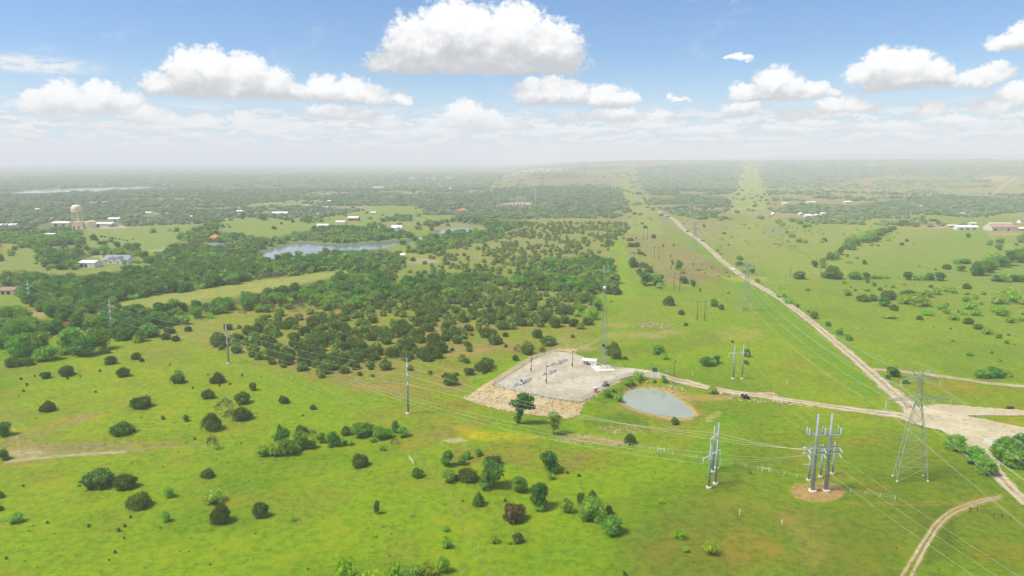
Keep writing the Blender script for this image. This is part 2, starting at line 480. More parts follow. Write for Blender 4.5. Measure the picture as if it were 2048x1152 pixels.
# ------------------------------------------------------------------ ground sheet
def ground_grid():
    azs = np.concatenate([np.linspace(-180, -62, 24)[:-1], np.linspace(-62, -41, 60)[:-1], np.linspace(-41, 41, 900)[:-1], np.linspace(41, 62, 60)[:-1], np.linspace(62, 180, 24)[:-1]])
    rr = [2.0, 20.0, 60.0, 100.0, 125.0]
    r = 135.0
    while r < 26500:
        rr.append(r); r *= 1.0034 if r < 330 else 1.0056 if r < 1600 else (1.0075 if r < 5000 else 1.014)
    return np.radians(azs), np.array(rr)
g_az, g_r = ground_grid()
GA, GR = np.meshgrid(g_az, g_r)
gx = (GR * np.sin(GA)).ravel(); gy = (GR * np.cos(GA)).ravel()
gz = height(gx, gy)
qx, qy = project(gx, gy, gz)
front = gy > 30
# colours, with tree shade painted into the woodland floors: picked as sRGB of the grass or soil and scaled to reflectance
ALB = 0.64
def alb(c): return s2l(c) * ALB * np.array([1.0, 1.0, 0.72 if c[1] > c[0] * 1.05 else 0.92])
n1 = fbm(gx / 45, gy / 45, 4); n2 = fbm(gx / 14 + 50, gy / 14, 3); n3 = fbm(gx / 160 + 9, gy / 160 + 70, 4)
gr = np.hypot(gx, gy)
G = np.empty((gx.size, 3))
def lerp(a, b, t): return a * (1 - t[:, None]) + b * t[:, None]
G[:] = alb((140, 172, 32))
G = lerp(G, alb((122, 156, 34)), sstep(0.42, 0.66, n1))
G = lerp(G, alb((154, 174, 44)), 0.7 * sstep(0.48, 0.7, n3))
G = lerp(G, alb((146, 154, 64)), 0.55 * sstep(0.50, 0.72, n2))
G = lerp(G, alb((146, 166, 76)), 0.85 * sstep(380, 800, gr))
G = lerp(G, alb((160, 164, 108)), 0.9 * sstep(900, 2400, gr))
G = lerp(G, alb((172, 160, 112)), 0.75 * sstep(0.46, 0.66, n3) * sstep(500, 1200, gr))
wx = (fbm(gx / (gr * 0.05 + 4) + 3, gy / (gr * 0.12 + 9) + 5, 4) - 0.5); wy = (fbm(gx / (gr * 0.05 + 4) + 33, gy / (gr * 0.12 + 9) + 25, 4) - 0.5)
GP = {'c': G}
def paint(poly, col, st=1.0, feather=8.0, warp=14.0, mottle=0.0, ms=20.0):
    G = GP['c']
    xs = [p[0] for p in poly]; ys = [p[1] for p in poly]; pd = feather + warp
    m = front & (qx > min(xs) - pd) & (qx < max(xs) + pd) & (qy > min(ys) - pd) & (qy < max(ys) + pd)
    if not m.any(): return
    s = sdist(qx[m] + wx[m] * 2 * warp, (qy[m] + wy[m] * warp) , poly)
    t = st * (1 - sstep(-feather, feather, s))
    if mottle:
        t = t * (1 - mottle + mottle * sstep(0.40, 0.62, fbm(gx[m] / ms + 7, gy[m] / ms + 3, 4)))
    G[m] = G[m] * (1 - t[:, None]) + alb(col) * t[:, None]
def blob(cx, cy, rx, ry, col, st=1.0, **kw):
    p = [(cx + rx * math.cos(k * math.pi / 6), cy + ry * math.sin(k * math.pi / 6)) for k in range(12)]
    kw.setdefault('feather', min(rx, ry) * 0.6); kw.setdefault('warp', min(rx, ry) * 0.9)
    paint(p, col, st, **kw)
def stroke(pts, w, col, st=1.0, feather=1.5, warp=3.0, mottle=0.0, ms=10.0):
    G = GP['c']
    xs = [p[0] for p in pts]; ys = [p[1] for p in pts]; pd = w + feather + warp
    m = front & (qx > min(xs) - pd) & (qx < max(xs) + pd) & (qy > min(ys) - pd) & (qy < max(ys) + pd)
    if not m.any(): return
    d = seg_dist(qx[m] + wx[m] * 2 * warp, qy[m] + wy[m] * warp, pts, False)
    t = st * (1 - sstep(w / 2 - feather, w / 2 + feather, d))
    if mottle: t = t * (1 - mottle + mottle * sstep(0.42, 0.6, fbm(gx[m] / ms + 1, gy[m] / ms + 2, 3)))
    G[m] = G[m] * (1 - t[:, None]) + alb(col) * t[:, None]

# woodland regions (picture coordinates): used for the floor darkened with painted tree shade here and for the trees later
SHADED_FLOOR = (88, 104, 58)
WOODS = {
 'river_a': [(0, 548), (40, 540), (100, 548), (180, 552), (235, 538), (330, 524), (420, 508), (510, 520), (600, 512), (690, 500), (770, 499), (805, 512), (800, 528), (700, 536), (640, 543), (520, 558), (420, 573), (330, 588), (232, 603), (165, 622), (112, 626), (78, 606), (45, 590), (28, 570), (0, 572)],
 'creek_b': [(0, 612), (40, 612), (60, 636), (98, 640), (142, 655), (140, 668), (60, 668), (0, 678)],
 'creek_c': [(150, 642), (178, 616), (230, 610), (292, 604), (318, 620), (330, 636), (302, 648), (300, 662), (258, 668), (185, 652)],
 'creek_d': [(292, 620), (340, 608), (440, 596), (530, 582), (620, 566), (690, 548), (770, 538), (790, 560), (760, 590), (740, 603), (600, 606), (480, 612), (400, 626), (350, 640), (318, 640)],
 'mid_e': [(790, 582), (792, 560), (840, 545), (900, 548), (1000, 545), (1010, 560), (960, 570), (900, 586)],
 'mid_f': [(1020, 552), (1060, 530), (1110, 515), (1180, 512), (1220, 515), (1234, 545), (1232, 572), (1170, 576), (1040, 566)],
 'left_g': [(0, 462), (60, 460), (130, 452), (165, 458), (180, 466), (170, 474), (100, 476), (90, 498), (60, 496), (38, 486), (0, 488)],
 'left_h': [(82, 520), (82, 502), (130, 492), (160, 500), (186, 512), (150, 528), (90, 530)],
 'left_i': [(174, 512), (196, 498), (220, 495), (250, 498), (280, 488), (284, 504), (230, 510)],
 'bank_j': [(330, 500), (352, 486), (400, 488), (440, 492), (470, 500), (520, 505), (512, 520), (430, 515), (380, 512), (320, 525), (300, 522)],
 'bank_k': [(350, 470), (380, 452), (410, 450), (440, 462), (500, 470), (545, 478), (540, 488), (500, 492), (450, 486), (400, 482)],
 'bank_l': [(545, 480), (590, 463), (620, 455), (660, 450), (720, 452), (790, 462), (830, 466), (790, 478), (700, 484), (640, 484), (600, 480), (560, 488)],
 'shore_m': [(830, 488), (850, 478), (900, 470), (945, 465), (975, 458), (1010, 450), (1000, 470), (950, 478), (880, 492), (845, 500)],
}
for k, p in WOODS.items(): paint(p, SHADED_FLOOR, 0.85, 4, 5)
# open pastures among the woods
HAY = [(160, 640), (240, 604), (330, 590), (420, 575), (520, 560), (640, 545), (688, 540), (690, 550), (600, 568), (520, 588), (400, 610), (300, 622), (240, 622), (200, 640)]
paint(HAY, (172, 178, 92), 0.9, 5, 5, 0.25)
FIELDS = [
 [(0, 486), (30, 488), (80, 502), (76, 514), (50, 524), (0, 524)],
 [(165, 462), (270, 455), (390, 445), (430, 452), (345, 478), (330, 500), (280, 506), (200, 506), (175, 490), (160, 476)],
 [(430, 440), (500, 430), (560, 432), (610, 442), (642, 455), (600, 466), (545, 476), (480, 468), (440, 460)],
 [(690, 424), (780, 408), (850, 414), (848, 424), (760, 438), (690, 438)],
 [(640, 440), (700, 432), (745, 440), (730, 452), (660, 452)],
 [(480, 406), (560, 400), (640, 395), (645, 402), (560, 410), (500, 412)],
 [(820, 428), (900, 424), (920, 430), (900, 440), (830, 442)],
 [(205, 548), (220, 530), (330, 522), (330, 528), (240, 542)],
]
# far woodland floor, painted dark to stand for shade between the trees
FARW = [
 [(-400, 322), (1000, 322), (1000, 345), (960, 352), (900, 362), (700, 372), (560, 392), (430, 400), (300, 408), (120, 430), (0, 440), (-400, 450)],
 [(0, 436), (140, 440), (200, 436), (300, 430), (430, 415), (470, 425), (440, 440), (300, 446), (0, 458)],
 [(640, 392), (760, 398), (860, 402), (1000, 378), (1110, 370), (1240, 372), (1250, 390), (1260, 415), (1200, 420), (1100, 420), (1080, 432), (1000, 452), (960, 452), (880, 440), (850, 420), (790, 408), (700, 420), (640, 430), (560, 430), (560, 410)],
 [(1275, 335), (1480, 323), (1486, 345), (1465, 385), (1455, 416), (1400, 434), (1345, 425), (1295, 385)],
 [(1528, 324), (1700, 321), (2048, 326), (2300, 326), (2300, 348), (2048, 348), (1800, 345), (1600, 372), (1530, 374)],
 [(1520, 428), (1600, 408), (1700, 412), (1800, 398), (1900, 388), (1990, 392), (2060, 395), (2300, 395), (2300, 420), (2048, 420), (1950, 432), (1830, 425), (1760, 430), (1690, 445), (1580, 440), (1540, 432)],
 [(1040, 352), (1080, 345), (1140, 346), (1200, 352), (1200, 356), (1100, 358)],
]
for p in FARW: paint(p, (98, 116, 80), 0.9, 3, 4, 0.25, 200)
for p in FIELDS: paint(p, (146, 168, 84), 0.9, 3, 4)
paint([(0, 487), (60, 492), (60, 500), (0, 505)], (176, 160, 90), 0.6, 4, 3)
for p in ([(500, 398), (640, 388), (645, 396), (540, 402)], [(700, 366), (810, 364), (808, 370), (700, 372)], [(480, 406), (560, 402), (560, 407), (480, 411)]): paint(p, (176, 172, 130), 0.8, 2, 3)
# hills with pale grass behind the substation
paint([(960, 378), (1010, 350), (1060, 340), (1200, 338), (1250, 345), (1250, 368), (1150, 370), (1040, 372), (980, 382)], (156, 158, 100), 0.75, 4, 8, 0.4, 120)
paint([(1000, 348), (1040, 338), (1140, 334), (1140, 339), (1080, 342), (1020, 352), (930, 362)], (205, 192, 140), 0.85, 2, 3)
# dry olive ground through the juniper thicket
paint([(330, 650), (420, 630), (560, 604), (760, 590), (800, 566), (1000, 535), (1200, 540), (1190, 600), (1180, 660), (1120, 690), (1050, 700), (960, 745), (930, 790), (830, 800), (700, 775), (560, 740), (440, 705)], (160, 150, 78), 0.85, 14, 16, 0.5, 26)
paint([(820, 500), (1000, 470), (1230, 430), (1260, 460), (1230, 520), (1100, 515), (900, 545), (800, 560), (760, 540)], (158, 160, 84), 0.8, 10, 10, 0.4, 30)
for c in [(860, 660, 70, 12), (620, 640, 40, 12), (920, 700, 60, 14), (680, 620, 60, 8), (1000, 690, 40, 10)]: blob(*c, (176, 154, 92), 0.7)
blob(790, 575, 16, 8, (206, 184, 130), 0.9); blob(775, 555, 6, 10, (206, 180, 120), 0.9); blob(845, 522, 34, 6, (190, 178, 140), 0.9); blob(795, 568, 26, 7, (165, 178, 60), 0.8)
blob(830, 508, 30, 6, (160, 176, 70), 0.8)
# mown corridors
paint([(400, 712), (440, 704), (560, 745), (700, 782), (800, 800), (930, 796), (960, 822), (935, 845), (860, 850), (780, 836), (640, 800), (520, 765)], (140, 172, 44), 0.8, 12, 12, 0.4, 30)
paint([(1206, 478), (1240, 474), (1256, 510), (1262, 560), (1280, 600), (1205, 600), (1225, 560)], (146, 180, 52), 0.9, 8, 8)
paint([(1250, 462), (1300, 455), (1400, 510), (1450, 545), (1400, 572), (1300, 560), (1262, 520)], (166, 150, 100), 0.8, 12, 10, 0.5, 24)
paint([(1212, 500), (1240, 500), (1235, 545), (1240, 575), (1215, 575)], (158, 146, 96), 0.5, 6, 5, 0.3, 20)
paint([(1376, 478), (1404, 486), (1470, 545), (1560, 610), (1660, 690), (1780, 790), (1730, 800), (1600, 700), (1500, 610), (1440, 545)], (126, 168, 44), 0.85, 10, 8)
paint([(1520, 566), (1560, 580), (1690, 680), (1790, 740), (1760, 742), (1640, 650)], (122, 166, 46), 0.75, 9, 8)
paint([(1455, 400), (1475, 360), (1490, 324), (1510, 324), (1526, 360), (1532, 420), (1460, 425)], (166, 184, 98), 0.95, 5, 4)
paint([(1225, 350), (1250, 345), (1275, 390), (1310, 425), (1330, 470), (1250, 470), (1258, 420), (1240, 380)], (162, 172, 100), 0.9, 5, 4)
stroke([(1405, 545), (1480, 560), (1530, 556)], 6, (196, 190, 60), 0.7, 3, 4, 0.5)
blob(1480, 556, 40, 6, (180, 184, 50), 0.7); blob(1690, 545, 20, 5, (180, 184, 50), 0.6)
paint([(1310, 555), (1420, 520), (1470, 548), (1420, 560)], (156, 132, 92), 0.7, 6, 6, 0.5, 14)
# plains to the right
paint([(1520, 430), (1800, 432), (1900, 440), (1660, 560), (1560, 560), (1480, 500), (1430, 470)], (160, 176, 84), 0.75, 20, 14, 0.3, 80)
paint([(1690, 540), (1900, 450), (2100, 440), (2100, 560), (1700, 560)], (142, 172, 72), 0.7, 20, 12, 0.3, 60)
paint([(1600, 580), (2100, 580), (2100, 760), (1850, 740), (1680, 640)], (142, 166, 62), 0.6, 24, 14, 0.5, 40)
paint([(1660, 440), (1760, 440), (1790, 450), (1700, 465)], (166, 178, 92), 0.6, 6, 6)
blob(1545, 460, 22, 8, (150, 156, 120), 0.6)
paint([(1880, 385), (2060, 358), (2300, 356), (2300, 390), (1960, 392)], (178, 176, 96), 0.7, 4, 4)
paint([(1970, 352), (2020, 353), (2010, 362), (1960, 362)], (206, 190, 104), 0.8, 2, 3)
paint([(1990, 408), (2060, 402), (2300, 402), (2300, 410), (2000, 412)], (208, 186, 104), 0.8, 2, 3)
paint([(1700, 380), (1900, 372), (1900, 380), (1700, 392)], (176, 172, 116), 0.6, 3, 4)
for c in [(1700, 430, 36, 3), (1870, 454, 46, 2.5), (1900, 452, 20, 3), (2030, 455, 30, 4), (2010, 468, 34, 3), (1625, 434, 16, 2)]: blob(*c, (205, 168, 128), 0.9)
stroke([(1580, 450), (1572, 462), (1563, 474), (1566, 486), (1580, 496), (1610, 506), (1625, 520)], 3, (110, 140, 60), 0.6, 1.2, 1)
stroke([(1966, 454), (1978, 470), (1992, 482)], 2.2, (190, 186, 120), 0.8, 0.8, 1); stroke([(1972, 454), (1984, 470), (1996, 481)], 2.2, (190, 186, 120), 0.8, 0.8, 1)
for a in (1928, 1937): stroke([(a, 455), (a + 2, 462), (a + 8, 470)], 0.1, (190, 180, 110), 0.1)
for a in (2012, 2019): stroke([(a, 488), (a + 2, 495)], 2.5, (206, 190, 120), 0.9, 0.8, 0.5)
# bare stony ground behind the pad
for c in [(1270, 672, 60, 9), (1345, 664, 28, 7), (1150, 676, 40, 10), (1150, 695, 50, 9), (1225, 650, 40, 5), (1310, 672, 30, 5), (1470, 670, 60, 12)]: blob(*c, (188, 172, 116), 0.65, mottle=0.6, ms=7)
paint([(1200, 700), (1240, 690), (1420, 660), (1440, 680), (1380, 700), (1260, 712)], (128, 146, 46), 0.6, 8, 8, 0.4)
stroke([(1150, 700), (1190, 684), (1205, 672)], 5, (186, 176, 112), 0.7, 2, 2); stroke([(1215, 640), (1262, 622), (1290, 618)], 3, (176, 176, 84), 0.5, 2, 2)
paint([(1260, 590), (1420, 590), (1440, 600), (1420, 640), (1300, 650), (1240, 640)], (150, 166, 66), 0.6, 14, 12, 0.4)
# pond surroundings
paint([(1225, 800), (1240, 780), (1275, 768), (1330, 772), (1370, 782), (1410, 806), (1420, 832), (1390, 850), (1330, 846), (1270, 836), (1232, 818)], (150, 146, 70), 0.8, 5, 4, 0.4, 8)
paint([(1236, 805), (1240, 788), (1262, 774), (1300, 772), (1340, 780), (1362, 796), (1384, 812), (1398, 830), (1380, 841), (1340, 840), (1300, 832), (1262, 820)], (206, 178, 120), 0.9, 2.5, 2.5)
paint([(1330, 776), (1385, 790), (1450, 792), (1470, 800), (1380, 802), (1350, 792)], (196, 166, 106), 0.8, 4, 4, 0.3, 8)
paint([(1410, 836), (1436, 822), (1444, 826), (1425, 842), (1412, 843)], (212, 186, 118), 0.95, 2, 1.5)
paint([(1240, 850), (1330, 855), (1400, 850), (1440, 835), (1440, 842), (1380, 864), (1250, 866)], (168, 152, 80), 0.6, 6, 5, 0.3)
paint([(1160, 836), (1240, 822), (1300, 845), (1300, 860), (1220, 866), (1170, 858)], (98, 130, 44), 0.7, 6, 6, 0.3, 10)
paint([(1195, 800), (1235, 775), (1250, 790), (1232, 830), (1190, 830)], (126, 158, 40), 0.8, 6, 5)
# dry wash and bare bank, right of centre
paint([(1105, 880), (1140, 868), (1180, 870), (1245, 880), (1260, 888), (1230, 893), (1180, 888), (1120, 884)], (196, 168, 126), 0.85, 3, 4, 0.3, 8)
paint([(1180, 855), (1260, 850), (1300, 864), (1240, 872)], (178, 160, 120), 0.6, 4, 5, 0.6, 6)
paint([(880, 880), (920, 876), (936, 882), (900, 886)], (214, 196, 166), 0.9, 2, 2)
# yellow flower meadow and rusty grass
paint([(920, 868), (950, 862), (1040, 866), (1090, 874), (1040, 884), (950, 880)], (196, 190, 36), 0.85, 5, 4, 0.35, 12)
blob(930, 856, 26, 8, (186, 192, 40), 0.7); blob(640, 892, 60, 4, (176, 180, 60), 0.5)
paint([(790, 880), (880, 860), (960, 836), (980, 846), (920, 870), (850, 896), (800, 905)], (166, 142, 74), 0.75, 8, 8, 0.4, 14)
paint([(900, 888), (1060, 880), (1110, 895), (1180, 905), (1140, 960), (1000, 925), (900, 930)], (158, 142, 70), 0.65, 12, 12, 0.5, 14)
paint([(1120, 900), (1260, 900), (1260, 925), (1130, 940)], (150, 146, 58), 0.5, 12, 12, 0.6, 12)
paint([(700, 830), (800, 800), (930, 820), (900, 850), (800, 870)], (152, 150, 62), 0.6, 12, 10, 0.5, 14)
paint([(830, 795), (930, 800), (950, 815), (900, 825)], (156, 126, 62), 0.5, 6, 6, 0.6, 10)
# left bank: pale cut of the stream
paint([(0, 880), (60, 852), (160, 826), (215, 828), (150, 848), (60, 884), (120, 886), (240, 880), (350, 882), (360, 892), (240, 905), (110, 918), (40, 932), (0, 934)], (164, 150, 96), 0.85, 6, 8, 0.35, 14)
stroke([(10, 923), (50, 918), (110, 912), (180, 908), (250, 903)], 5, (204, 188, 152), 0.8, 2.0, 4)
stroke([(250, 903), (300, 896), (350, 893), (420, 893)], 2.5, (178, 164, 120), 0.8, 1.2, 2, 0.3)
stroke([(24, 850), (34, 874), (36, 900)], 4, (196, 172, 118), 0.7, 2, 2)
blob(55, 905, 40, 9, (206, 186, 140), 0.7)
paint([(200, 800), (290, 790), (330, 800), (250, 815)], (160, 150, 76), 0.5, 8, 8)
paint([(0, 800), (60, 820), (60, 845), (0, 850)], (150, 156, 76), 0.5, 10, 8)
paint([(230, 695), (330, 690), (380, 705), (300, 715)], (152, 146, 80), 0.6, 6, 6, 0.4, 14)
blob(80, 625, 26, 12, (196, 176, 130), 0.8); blob(70, 612, 36, 8, (150, 158, 70), 0.7); blob(85, 600, 20, 5, (206, 180, 130), 0.8)
paint([(118, 642), (150, 640), (164, 648), (150, 654), (120, 652)], (136, 84, 54), 0.9, 2, 2)
paint([(140, 650), (180, 650), (200, 662), (160, 668)], (190, 164, 104), 0.7, 4, 4)
paint([(240, 640), (330, 640), (440, 640), (520, 620), (520, 640), (420, 690), (320, 690), (240, 670)], (158, 164, 72), 0.6, 12, 10, 0.4, 26)
# right foreground: olive and orange meadow
paint([(1480, 870), (1620, 850), (1850, 880), (2060, 1010), (2060, 1170), (1200, 1170), (1350, 1000)], (112, 132, 44), 0.65, 50, 40, 0.45, 16)
paint([(1240, 1060), (1420, 1000), (1600, 1020), (1820, 1060), (1780, 1170), (1220, 1170)], (134, 136, 58), 0.6, 30, 30, 0.6, 12)
for c in [(1740, 975, 40, 12), (1660, 950, 60, 10), (1960, 785, 70, 8), (1900, 770, 60, 10), (2030, 812, 40, 10), (1990, 1100, 60, 24), (1500, 1100, 60, 40), (1720, 880, 60, 10), (2000, 842, 60, 5)]: blob(*c, (168, 142, 44), 0.6, mottle=0.6, ms=5)
for c in [(1440, 880, 40, 60), (1420, 930, 50, 16)]: blob(*c, (122, 168, 36), 0.6)
blob(1630, 1080, 36, 50, (168, 156, 88), 0.55, mottle=0.5, ms=6); blob(1580, 1040, 24, 30, (160, 152, 90), 0.5, mottle=0.5, ms=6)
paint([(1740, 740), (1800, 745), (1900, 775), (2060, 790), (2060, 830), (1900, 815), (1840, 800)], (140, 152, 50), 0.6, 8, 8, 0.5, 12)
paint([(2040, 960), (2060, 1000), (2060, 1160), (1960, 1100), (1960, 1040)], (128, 150, 46), 0.6, 16, 12, 0.5, 12)
paint([(1830, 1000), (1930, 1010), (1900, 1120), (1850, 1130)], (94, 112, 40), 0.6, 12, 12, 0.5, 8)
paint([(980, 1050), (1180, 1070), (1300, 1120), (1250, 1170), (1000, 1170)], (120, 158, 38), 0.5, 30, 24, 0.3)
# faint wheel tracks, darker fence lines
for o in (0, 11): stroke([(850 + o, 925), (880 + o, 970), (905 + o, 1015), (940 + o, 1070), (985 + o * 1.3, 1130), (1010 + o * 1.5, 1170)], 3.0, (158, 166, 80), 0.75, 1.5, 2)
stroke([(430, 695), (560, 752), (690, 803), (800, 850), (832, 905), (870, 958), (915, 1040), (960, 1110), (985, 1160)], 2.2, (112, 138, 46), 0.2, 1.2, 2)
stroke([(245, 795), (300, 770), (340, 752), (380, 765), (420, 795)], 2, (110, 128, 60), 0.4, 1.2, 3)
stroke([(1655, 820), (1700, 828), (1830, 850), (1860, 858)], 3, (150, 128, 72), 0.3, 2, 2)
paint([(1578, 978), (1592, 966), (1640, 962), (1680, 968), (1692, 984), (1670, 1000), (1630, 1003), (1590, 994)], (205, 166, 108), 0.95, 2.5, 9, 0.2, 3)
stroke([(560, 905), (700, 880), (800, 884)], 2, (180, 190, 60), 0.4, 2, 3)
# far lanes and a few pale specks of bare soil
for pts, w in (([(250, 505), (290, 502), (345, 499)], 2.0), ([(425, 443), (480, 434)], 1.5), ([(200, 512), (205, 520), (196, 532)], 5), ([(186, 513), (200, 512)], 3), ([(62, 482), (66, 476), (95, 476)], 4), ([(1280, 420), (1325, 420)], 1.2), ([(1400, 418), (1530, 416)], 1.2), ([(775, 408), (850, 416)], 1.4), ([(60, 480), (90, 498)], 3)): stroke(pts, w, (206, 194, 160), 0.85, 0.8, 0.5)
paint([(150, 455), (185, 450), (250, 452), (255, 456), (150, 458)], (212, 206, 192), 0.9, 1.5, 1)
paint([(992, 412), (1020, 404), (1066, 404), (1060, 410), (1030, 418), (1012, 418)], (210, 190, 168), 0.95, 1.5, 1.5)
for _ in range(70):
    a, b = rng.uniform(0, 1000), rng.uniform(336, 440)
    if rng.random() < 0.5: a = rng.uniform(1250, 2048); b = rng.uniform(330, 420)
    blob(a, b, rng.uniform(3, 12) * (b - 315) / 60, rng.uniform(0.5, 1.6), [(176, 168, 128), (150, 166, 92), (205, 192, 160)][rng.integers(3)], 0.75)
for o in (0, 9): stroke([(2000, 993 + o * .4), (1960, 1000 + o * .6), (1905, 1020 + o), (1870 + o, 1048 + o * .5), (1845 + o * 1.4, 1085), (1820 + o * 1.8, 1125), (1795 + o * 2.2, 1170)], 9, (186, 172, 96), 0.75, 4, 2)
for o in (0, 6): stroke([(1690, 1006 + o), (1800, 1005 + o), (1880, 1003 + o), (1950, 999 + o)], 3.0, (172, 160, 84), 0.55, 2, 2)
FARCLEAR = []
for _ in range(150):
    b_ = 324 + 110 * rng.random() ** 1.5; a_ = rng.uniform(-60, 1010) if rng.random() < .62 else rng.uniform(1540, 2100)
    if rng.random() < .15: a_ = rng.uniform(1280, 1480); b_ = rng.uniform(330, 420)
    k_ = (b_ - 312) / 60; FARCLEAR.append((a_, b_, rng.uniform(8, 40) * (0.4 + k_), rng.uniform(0.6, 2.6) * k_ + .3))
for a_, b_, c_, d_ in FARCLEAR: blob(a_, b_, c_, d_, [(164, 168, 116), (150, 166, 96), (176, 170, 124)][rng.integers(3)], 0.8)
G = np.clip(GP['c'], 0.004, 0.8)

na = len(g_az); nr = len(g_r)
ii = np.arange(nr - 1)[:, None] * na; jj = np.arange(na)[None, :]; j2 = (jj + 1) % na
faces = np.stack([ii + jj, ii + j2, ii + na + j2, ii + na + jj], -1).reshape(-1, 4)[:, ::-1]
gm, gnt, gout = mat('grass_ground')
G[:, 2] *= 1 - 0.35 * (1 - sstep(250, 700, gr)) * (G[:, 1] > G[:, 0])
GL = gnt.links.new
tcg = N(gnt, 'ShaderNodeNewGeometry')
att = N(gnt, 'ShaderNodeAttribute', attribute_name='tone')
def gnoise(scale, detail, rough=0.6):
    n = N(gnt, 'ShaderNodeTexNoise', i_Scale=scale, i_Detail=detail, i_Roughness=rough); GL(tcg.outputs['Position'], n.inputs['Vector']); return n
def gmix(f, a, b, blend='MIX'):
    n = N(gnt, 'ShaderNodeMix', data_type='RGBA', blend_type=blend)
    for i, v in ((0, f), (6, a), (7, b)):
        if isinstance(v, (int, float)): n.inputs[i].default_value = v
        elif isinstance(v, tuple): n.inputs[i].default_value = (*v, 1)
        else: GL(v, n.inputs[i])
    return n.outputs[2]
def gramp(fac, a, b, lo, hi):
    n = N(gnt, 'ShaderNodeMapRange', interpolation_type='SMOOTHSTEP'); GL(fac, n.inputs[0])
    for i, v in enumerate((a, b, lo, hi)): n.inputs[i + 1].default_value = v
    return n.outputs[0]
na_, nb_, nc_ = gnoise(0.38, 6, 0.75), gnoise(0.075, 5, 0.65), gnoise(0.9, 4, 0.75)
c_ = gmix(gramp(na_.outputs['Fac'], 0.40, 0.62, 0.0, 0.9), att.outputs['Color'], gmix(1.0, att.outputs['Color'], (0.60, 0.66, 0.60), 'MULTIPLY'))
c_ = gmix(gramp(nb_.outputs['Fac'], 0.47, 0.70, 0.0, 0.7), c_, gmix(1.0, att.outputs['Color'], (1.30, 0.96, 1.1), 'MULTIPLY'))
c_ = gmix(gramp(nc_.outputs['Fac'], 0.54, 0.70, 0.0, 0.6), c_, gmix(1.0, att.outputs['Color'], (1.55, 1.36, 1.5), 'MULTIPLY'))
gb = N(gnt, 'ShaderNodeBsdfPrincipled', i_Roughness=0.9); gb.inputs['Specular IOR Level'].default_value = 0.12
GL(c_, gb.inputs['Base Color'])
bp_ = N(gnt, 'ShaderNodeBump', i_Strength=0.55, i_Distance=0.5); GL(na_.outputs['Fac'], bp_.inputs['Height']); GL(bp_.outputs['Normal'], gb.inputs['Normal'])
GL(gb.outputs['BSDF'], gout.inputs['Surface'])
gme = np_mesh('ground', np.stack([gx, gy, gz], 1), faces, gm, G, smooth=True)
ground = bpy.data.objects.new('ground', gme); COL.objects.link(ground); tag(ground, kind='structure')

# ------------------------------------------------------------------ water
def water_mat(name, col, rough):
    m, nt, out = mat(name)
    g = N(nt, 'ShaderNodeNewGeometry')
    nz = N(nt, 'ShaderNodeTexNoise', i_Scale=0.9, i_Detail=3.0); nt.links.new(g.outputs['Position'], nz.inputs['Vector'])
    nz2 = N(nt, 'ShaderNodeTexNoise', i_Scale=0.05, i_Detail=3.0); nt.links.new(g.outputs['Position'], nz2.inputs['Vector'])
    rp = N(nt, 'ShaderNodeValToRGB'); nt.links.new(nz2.outputs['Fac'], rp.inputs['Fac'])
    rp.color_ramp.elements[0].position = 0.35; rp.color_ramp.elements[1].position = 0.7
    rp.color_ramp.elements[0].color = (*col, 1); rp.color_ramp.elements[1].color = (*[k * 1.15 for k in col], 1)
    b = N(nt, 'ShaderNodeBsdfPrincipled', i_Roughness=rough, i_IOR=1.33); nt.links.new(rp.outputs['Color'], b.inputs['Base Color'])
    bp = N(nt, 'ShaderNodeBump', i_Strength=0.08, i_Distance=0.05); nt.links.new(nz.outputs['Fac'], bp.inputs['Height']); nt.links.new(bp.outputs['Normal'], b.inputs['Normal'])
    nt.links.new(b.outputs['BSDF'], out.inputs['Surface'])
    return m
def sheet(name, poly, z, m):
    """a level water sheet a little larger than the hollow it fills"""
    cx = sum(p[0] for p in poly) / len(poly); cy_ = sum(p[1] for p in poly) / len(poly)
    b = MB(); b.add([(p[0], p[1], z) for p in poly], [tuple(range(len(poly)))])
    o = b.build(name, m); tag(o, kind='structure'); return o
def grow(poly, d):
    out = []; n = len(poly)
    area = sum(poly[i][0] * poly[(i + 1) % n][1] - poly[(i + 1) % n][0] * poly[i][1] for i in range(n))
    sg = 1 if area > 0 else -1
    for i in range(n):
        a = np.array(poly[i - 1]); b = np.array(poly[(i + 1) % n]); t = (b - a) / (np.linalg.norm(b - a) + 1e-9)
        out.append((poly[i][0] + sg * t[1] * d, poly[i][1] - sg * t[0] * d))
    return out
sheet('pond_water', grow(POND, 0.8), -0.8, water_mat('pond_water', (0.27, 0.30, 0.24), 0.06))
lake_m = water_mat('lake_water', (0.17, 0.19, 0.19), 0.10)
sheet('lake_water', grow(LAKE, 6), -1.7, lake_m)
sheet('reservoir_water', grow(RES, 25), -1.7, lake_m)

